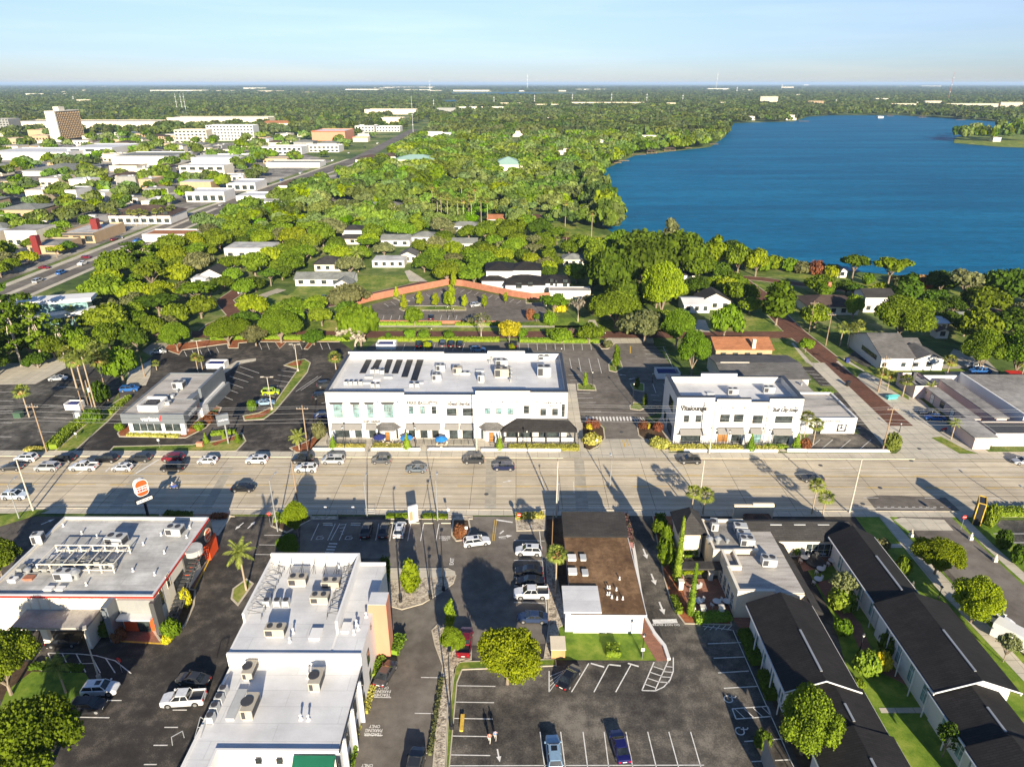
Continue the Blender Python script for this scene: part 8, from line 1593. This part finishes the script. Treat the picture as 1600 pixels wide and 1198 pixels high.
for P,w,h,m,l in ((((82,702),(112,672),(128,662)),2.6,1.3,'hedge','dense hedge strip at the lower left of the grass verge'),(((128,660),(150,645)),2.0,1.0,'hedge','hedge strip above the dense one'),(((172,648),(203,622)),1.2,.9,'hedge','low hedge along the kerb left of the phone shop'),(((40,704),(70,703)),1.4,.6,'hedgey','low golden hedge at the pole in the left lot'),
                     (((515,700),(570,700.5)),1.5,.7,'hedgey','golden hedge left of the terrace steps'),(((583,700),(632,700.5)),1.8,.8,'hedgey','golden hedge right of the terrace steps'),(((795,701.5),(905,702)),2.0,.8,'hedgey','golden hedge below the dining porch'),(((1045,702),(1160,703)),1.8,.8,'hedgey','golden hedge before the smaller white building'),(((1180,703),(1214,703)),1.6,.7,'hedgey','golden hedge right of the cone shrub'),
                     (((1195,700),(1230,700)),1.0,.7,'hedge','green hedge at the entrance of the smaller white building'),(((330,531),(402,529)),1.8,1.2,'hedge','clipped hedge behind the mulch strip, left'),(((402,529),(548,532)),1.8,1.2,'hedge','clipped hedge behind the mulch strip, right'),(((592,532.5),(780,533)),1.8,1.1,'hedge','long clipped hedge behind the back parking row'),(((812,534),(936,535)),1.8,1.1,'hedge','clipped hedge left of the brick street driveway'),
                     (((590,507.5),(690,507.5)),1.6,.9,'hedge','hedge before the low brick wall, left'),(((712,508),(780,508.5)),1.6,.9,'hedge','hedge before the low brick wall, right'),(((805,810),(850,808)),1.2,.9,'hedgey','hedge at the lot exit by the no entry sign'),(((1545,803),(1700,803)),2.2,1.0,'hedge','hedge along the near kerb at the right edge'),(((587,1060),(592,1040),(600,1032)),1.0,.9,'hedge','short hedge at the foot of the terracotta tower'),
                     (((615,1024),(625,1005),(627,998)),1.4,1.0,'hedge','hedge right of the terracotta tower'),(((598,925),(604,892)),1.2,3.0,'leafd','tall dark hedge behind the terracotta tower'),(((583,1075),(578,1092),(572,1115)),.7,.6,'hedgey','patchy plants along the school wall, upper'),(((560,1135),(552,1165)),.7,.6,'hedgey','patchy plants along the school wall, middle'),(((550,1172),(540,1215)),1.4,.9,'hedge','hedge at the bottom of the school wall'),
                     (((1085,970),(1140,966)),1.6,1.0,'hedge','hedge below the courtyard railing'),(((1052,935),(1062,960)),1.0,.8,'hedge','hedge along the drive lane'),(((1064,893),(1098,893)),1.6,.7,'leafy','bright hedge under the patio canopy'),(((1066,866),(1086,864)),2.2,1.4,'leafm','green bushes beside the hipped roof'),(((947,1021),(969,1021)),1.8,1.1,'hedge','square clipped hedge block on the lawn'),(((258,806),(300,808)),1.4,.8,'leafd','dark low hedge behind the burger restaurant'),(((330,808),(355,808)),1.4,.5,'leafr','russet low hedge at the drive mouth'),
                     (((430,812),(470,810)),2.4,.8,'hedge','low hedge under the bright street tree'),(((604,808),(640,808.5)),1.0,.6,'leafo','low planting behind the sunny bays, left'),(((660,808.5),(700,809)),1.0,.6,'leafo','low planting behind the sunny bays, right'),(((1285,612),(1300,618)),1.2,.8,'hedge','short hedge between the corner shop lots'),(((330,680),(368,676)),1.2,.7,'hedge','low hedge behind the pylon sign'),(((200,681),(280,683)),.9,.6,'hedgey','low golden hedge under the phone shop windows'),(((300,674),(335,648)),2.4,.7,'leafr','red flowering plants beside the phone shop'),
                     (((975,812),(983,840),(985,858)),1.0,1.6,'flower','pink flowering creeper along the drive lane'),(((1030,812),(1046,870),(1060,900)),1.6,1.6,'leafd','dark hedge along the far side of the drive lane'),(((1160,990),(1182,1040)),1.6,1.2,'leafd','dark hedge along the west wing, upper'),(((1190,1055),(1206,1095)),1.6,1.2,'leafd','dark hedge along the west wing, lower'),(((50,1042),(130,1046)),1.0,.5,'leafd','low edge planting of the small lawn'),(((672,1180),(684,1100),(690,1060)),.5,.35,'leafg','tufts in the stone strip')):
    hedge(P,w,h,m,l)
rb=hedge(((1395,441),(1440,439),(1500,439),(1530,442)),5,1.8,'dead','band of brown reeds along the near lake shore','reeds',.35,3); rb['kind'] ='stuff'; del rb['category']; del rb['label']
KEEP=[LAKE,[(560,500),(860,500),(860,516),(560,516)],[(560,502),(545,485),(572,474),(640,455),(705,442),(812,463),(850,466),(860,506)],[(475,478),(440,470),(465,446),(560,430),(650,428),(665,438),(560,462)],[(395,492),(398,464),(430,456),(475,466),(492,478)],[(866,517),(866,492),(915,494),(1000,500),(1000,517)],[(1110,520),(1140,500),(1210,492),(1235,520)],
        [(1165,438),(1290,452),(1265,470),(1278,512),(1235,508)],[(1200,428),(1300,440),(1500,462),(1640,480),(1640,462),(1500,448),(1300,426)],[(780,345),(850,336),(985,372),(945,382),(865,375)],[(-400,575),(60,563),(110,553),(225,560),(235,545),(1262,533),(1700,530),(1700,1400),(-400,1400)],[(300,514),(1240,514),(1240,533),(300,533)],[(1240,515),(1350,520),(1500,590),(1300,600)],
        [(-20,520),(0,470),(210,375),(330,320),(400,298),(425,305),(350,345),(230,398),(110,465),(60,520)],[(1170,398),(1320,418),(1440,425),(1700,430),(1700,462),(1440,452),(1180,440)],
        [(-60,500),(200,372),(330,322),(540,250),(630,208),(645,208),(560,255),(420,300),(350,332),(250,380),(110,450),(60,480),(-60,540)],[(-60,455),(150,445),(160,512),(-60,515)]]
DIST=[(-40,200),(420,195),(640,195),(640,210),(430,290),(330,325),(200,372),(-60,480)]
def blocked(x,y,r=0):
    u,v=proj(x,y,0)
    if any(inpoly(u,v,P) for P in KEEP): return True
    return any(a-r*.4 < x < b+r*.4 and c_-r*.4 < y < d+r*.9 for a,b,c_,d in EXC)
MW={'leafo': 'olive green','leafd': 'dark green','leafm': 'fresh green','leafy': 'yellow green','leafg': 'grey green'}
cand=[]
tries=0; cell={}
def near_any(x,y,r,k=9.0):
    i,j=int(x//k),int(y//k)
    for a in range(i-1,i+2):
        for b in range(j-1,j+2):
            for (px_,py_,pr) in cell.get((a,b),()):
                if (px_-x)**2+(py_-y)**2 < ((pr+r)*.72)**2: return True
    return False
for x,y,r in TREES: cell.setdefault((int(x//9),int(y//9)),[]).append((x,y,min(r,6)))
while tries < 30000:
    tries += 1; y=188+rng.random()**1.15*262; x=(rng.random()-.5)*2*(y*.86+20)
    r=4.2+4.6*rng.random()**1.3
    if near_any(x,y,r) or blocked(x,y,r): continue
    u,v=proj(x,y,0)
    if inpoly(u,v,DIST) and rng.random() < .35: continue
    if u < -60 or u > 1660: continue
    cell.setdefault((int(x//9),int(y//9)),[]).append((x,y,r)); cand.append((x,y,r))
cand.sort(key=lambda t: t[1])
nearc,farc=cand[:285],cand[285:]
for i,(x,y,r) in enumerate(nearc):
    m=['leafo','leafd','leafm','leafo','leafy','leafg','leafo','leafm'][rng.integers(8)]; u,v=proj(x,y,0)
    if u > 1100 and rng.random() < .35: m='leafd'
    h_=min(13,r*(1.15+.45*rng.random())); kd='oak' if rng.random() < .85 else ['tall','umbrella','airy'][rng.integers(3)]
    if kd == 'tall': r *= .7; h_ *= 1.25
    s_='large' if r > 6.6 else 'middling' if r > 5.2 else 'small'; nm={'oak': 'round crowned tree','tall': 'upright tree','umbrella': 'flat topped tree','airy': 'loose crowned tree'}[kd]
    lab='%s %s %s %s' % (s_,MW[m],nm,whereis(x,y)); tree_at(kd,x,y,r,h_,m,lab,group='trees: '+lab)
print('trees',len(nearc),len(farc),'y range',nearc[-1][1])
def scatter(name,pts,protos,mat,jit=.25):
    """pts: rows x, y, radius, height"""
    Vs=[]; Fs=[]; o=0; pts=np.array(pts); which=rng.integers(len(protos),size=len(pts))
    for k,(PV,PF) in enumerate(protos):
        P=pts[which == k]
        if not len(P): continue
        a=rng.random(len(P))*6.283; c_,s_=np.cos(a),np.sin(a)
        X=P[:,0:1]+P[:,2:3]*(PV[None,:,0]*c_[:,None]-PV[None,:,1]*s_[:,None]); Y=P[:,1:2]+P[:,2:3]*(PV[None,:,0]*s_[:,None]+PV[None,:,1]*c_[:,None]); Z=P[:,3:4]*PV[None,:,2]/1.35
        V=np.stack([X,Y,Z],2).reshape(-1,3); Fq=(PF[None]+(np.arange(len(P))*len(PV))[:,None,None]).reshape(-1,4)+o; Vs.append(V); Fs.append(Fq); o += len(V)
    me=npmesh(name,np.concatenate(Vs),np.concatenate(Fs),mat); return tag(mobj(name,me),kind='stuff')
LO=[crown(dome(8),30,.13,.8,CS2) for _ in range(4)]; VLO=[crown(dome(5,.35,.5),9,.24,.85,CS2) for _ in range(4)]
scatter('woodland',[(x,y,r*.98,r*1.5) for x,y,r in farc],[crown(dome(11),60,.09,.78,CS2) for _ in range(4)],'woods')
FARX=[]
for (a,b,c_,d) in EXC:
    if c_ > 380: FARX.append((a,b,c_,d))
def farblocked(x,y,u,v):
    if inpoly(u,v,LAKE) or any(a < x < b and c_ < y < d for a,b,c_,d in FARX): return True
    for P in FARKEEP:
        if inpoly(u,v,P): return True
    return False
FARKEEP=[[(180,366),(330,316),(540,246),(630,204),(662,190),(686,192),(668,212),(585,262),(450,306),(370,340),(260,386)],[(700,150),(704,144),(904,144),(905,150)],[(686,165),(690,156),(714,156),(716,165)]]
DENS=[([(-80,196),(300,205),(420,196),(660,190),(660,205),(420,292),(330,325),(200,372),(-80,430)],.42),([(-80,172),(420,180),(680,178),(680,192),(420,200),(-80,206)],.3)]
pts=[[],[]]
for y0,y1,n,r0,r1,k in ((400,640,1900,5.0,10.0,0),(640,1100,3600,5.5,11,0),(1100,2200,9000,6.5,12,1),(2200,4500,10000,11,20,1),(4500,9000,10000,20,40,1),(9000,20000,9000,45,90,1)):
    yy=y0*(y1/y0)**rng.random(n); xx=(rng.random(n)-.5)*2*(yy*.84)
    for x,y in zip(xx,yy):
        u,v=proj(x,y,0)
        if y < 460 and near_any(x,y,5): continue
        if farblocked(x,y,u,v): continue
        dn=1.0
        for P,q in DENS:
            if inpoly(u,v,P): dn=q
        if rng.random() > dn: continue
        r=r0+(r1-r0)*rng.random(); pts[k].append((x,y,r,min(r*1.4,13+4*rng.random())))
# peninsula and shore trees
for u,v,r in [(1495,219,9),(1506,222,10),(1517,219,11),(1528,221,10),(1538,218,9),(1548,222,9),(1560,219,12),(1570,222,10),(1580,216,12),(1590,221,12),(1600,214,12),(1612,222,12),(1500,214,8),(1522,212,9),(1560,208,10),(1584,206,10),(1600,204,12)]: x,y=W(u,v); pts[0].append((x,y,r*1.25,r*2.3))
shore=[(960,352),(952,340),(960,362),(946,328),(935,312),(930,298),(934,285),(940,272),(950,262),(968,255),(1060,235),(1075,233),(1090,231),(1105,229),(1118,225),(1128,218),(1135,206),(1140,198),(1008,240),(1022,239),(1085,226),(1110,220)]
for i,(u,v) in enumerate(shore):
    for k in range(3): x,y=W(u-k*7-2,v-k*2); r=7+3*rng.random(); pts[0].append((x,y,r,r*1.9))
scatter('woodland',pts[0],LO,'woods'); scatter('far_woodland',pts[1],VLO,'farwoods')
print('woods',len(pts[0]),len(pts[1]))
# ================================================================ LIGHT, SKY, AIR, CAMERA
wd=bpy.data.worlds.new('World'); bpy.context.scene.world=wd; wd.use_nodes=True; nt=wd.node_tree
sky=nt.nodes.new('ShaderNodeTexSky'); sky.sky_type='NISHITA'; sky.sun_disc=False
EL=radians(18.5); SR=radians(168.5)
sky.sun_elevation=EL; sky.sun_rotation=SR; sky.air_density=1.0; sky.dust_density=0.0; sky.ozone_density=4.0; sky.altitude=50
bg=nt.nodes['Background']; bg.inputs['Strength'].default_value=0.065
tc=nt.nodes.new('ShaderNodeTexCoord'); sx_=nt.nodes.new('ShaderNodeSeparateXYZ'); nt.links.new(tc.outputs['Generated'],sx_.inputs[0])
tint=ramp(nt,sx_.outputs['Z'],[(0.0,(0.50,0.55,0.78)),(0.03,(0.60,0.66,0.90)),(0.12,(1.02,0.86,0.95)),(0.4,(1.05,1,1.05))])
wisp=ramp(nt,noise(nt,tc.outputs['Generated'],3.0,6,0.6,(1,1,14)),[(0.45,(1,1,1)),(0.7,(1.12,1.07,1.03))])
nt.links.new(mixc(nt,1.0,mixc(nt,1.0,sky.outputs[0],tint,'MULTIPLY'),wisp,'MULTIPLY'),bg.inputs['Color'])
sd=bpy.data.lights.new('sun','SUN'); sd.energy=5.0; sd.angle=radians(0.5); sd.color=(1.0,0.88,0.69)
so=bpy.data.objects.new('sun',sd); C.objects.link(so)
d=Vector((-0.2*cos(EL),0.98*cos(EL),-sin(EL))).normalized(); so.rotation_euler=d.to_track_quat('-Z','Y').to_euler()
if HAZE:
    hz=MB().box(-30000,30000,-700,69000,-1,105)
    m,nt2,b=newmat('haze'); nt2.nodes.remove(b)
    pv=nt2.nodes.new('ShaderNodeVolumePrincipled'); pv.inputs['Density'].default_value=HAZE
    pv.inputs['Color'].default_value=(0.52,0.72,1.0,1); pv.inputs['Anisotropy'].default_value=0.0
    nt2.links.new(pv.outputs[0],nt2.nodes['Material Output'].inputs['Volume'])
    tag(hz.build('haze',m),kind='stuff')
cam=bpy.data.cameras.new('camera'); co=bpy.data.objects.new('camera',cam); C.objects.link(co)
cam.sensor_width=36; cam.lens=F/1600*36; cam.clip_start=1; cam.clip_end=200000
co.location=(0,0,H); co.rotation_euler=(pi/2-PIT,0,YAW)
sc=bpy.context.scene; sc.camera=co
sc.view_settings.view_transform='Standard'; sc.view_settings.look='None'; sc.view_settings.exposure=EXPO; sc.view_settings.gamma=1
sc.cycles.max_bounces=6; sc.cycles.diffuse_bounces=3; sc.cycles.volume_bounces=0; sc.cycles.transparent_max_bounces=8
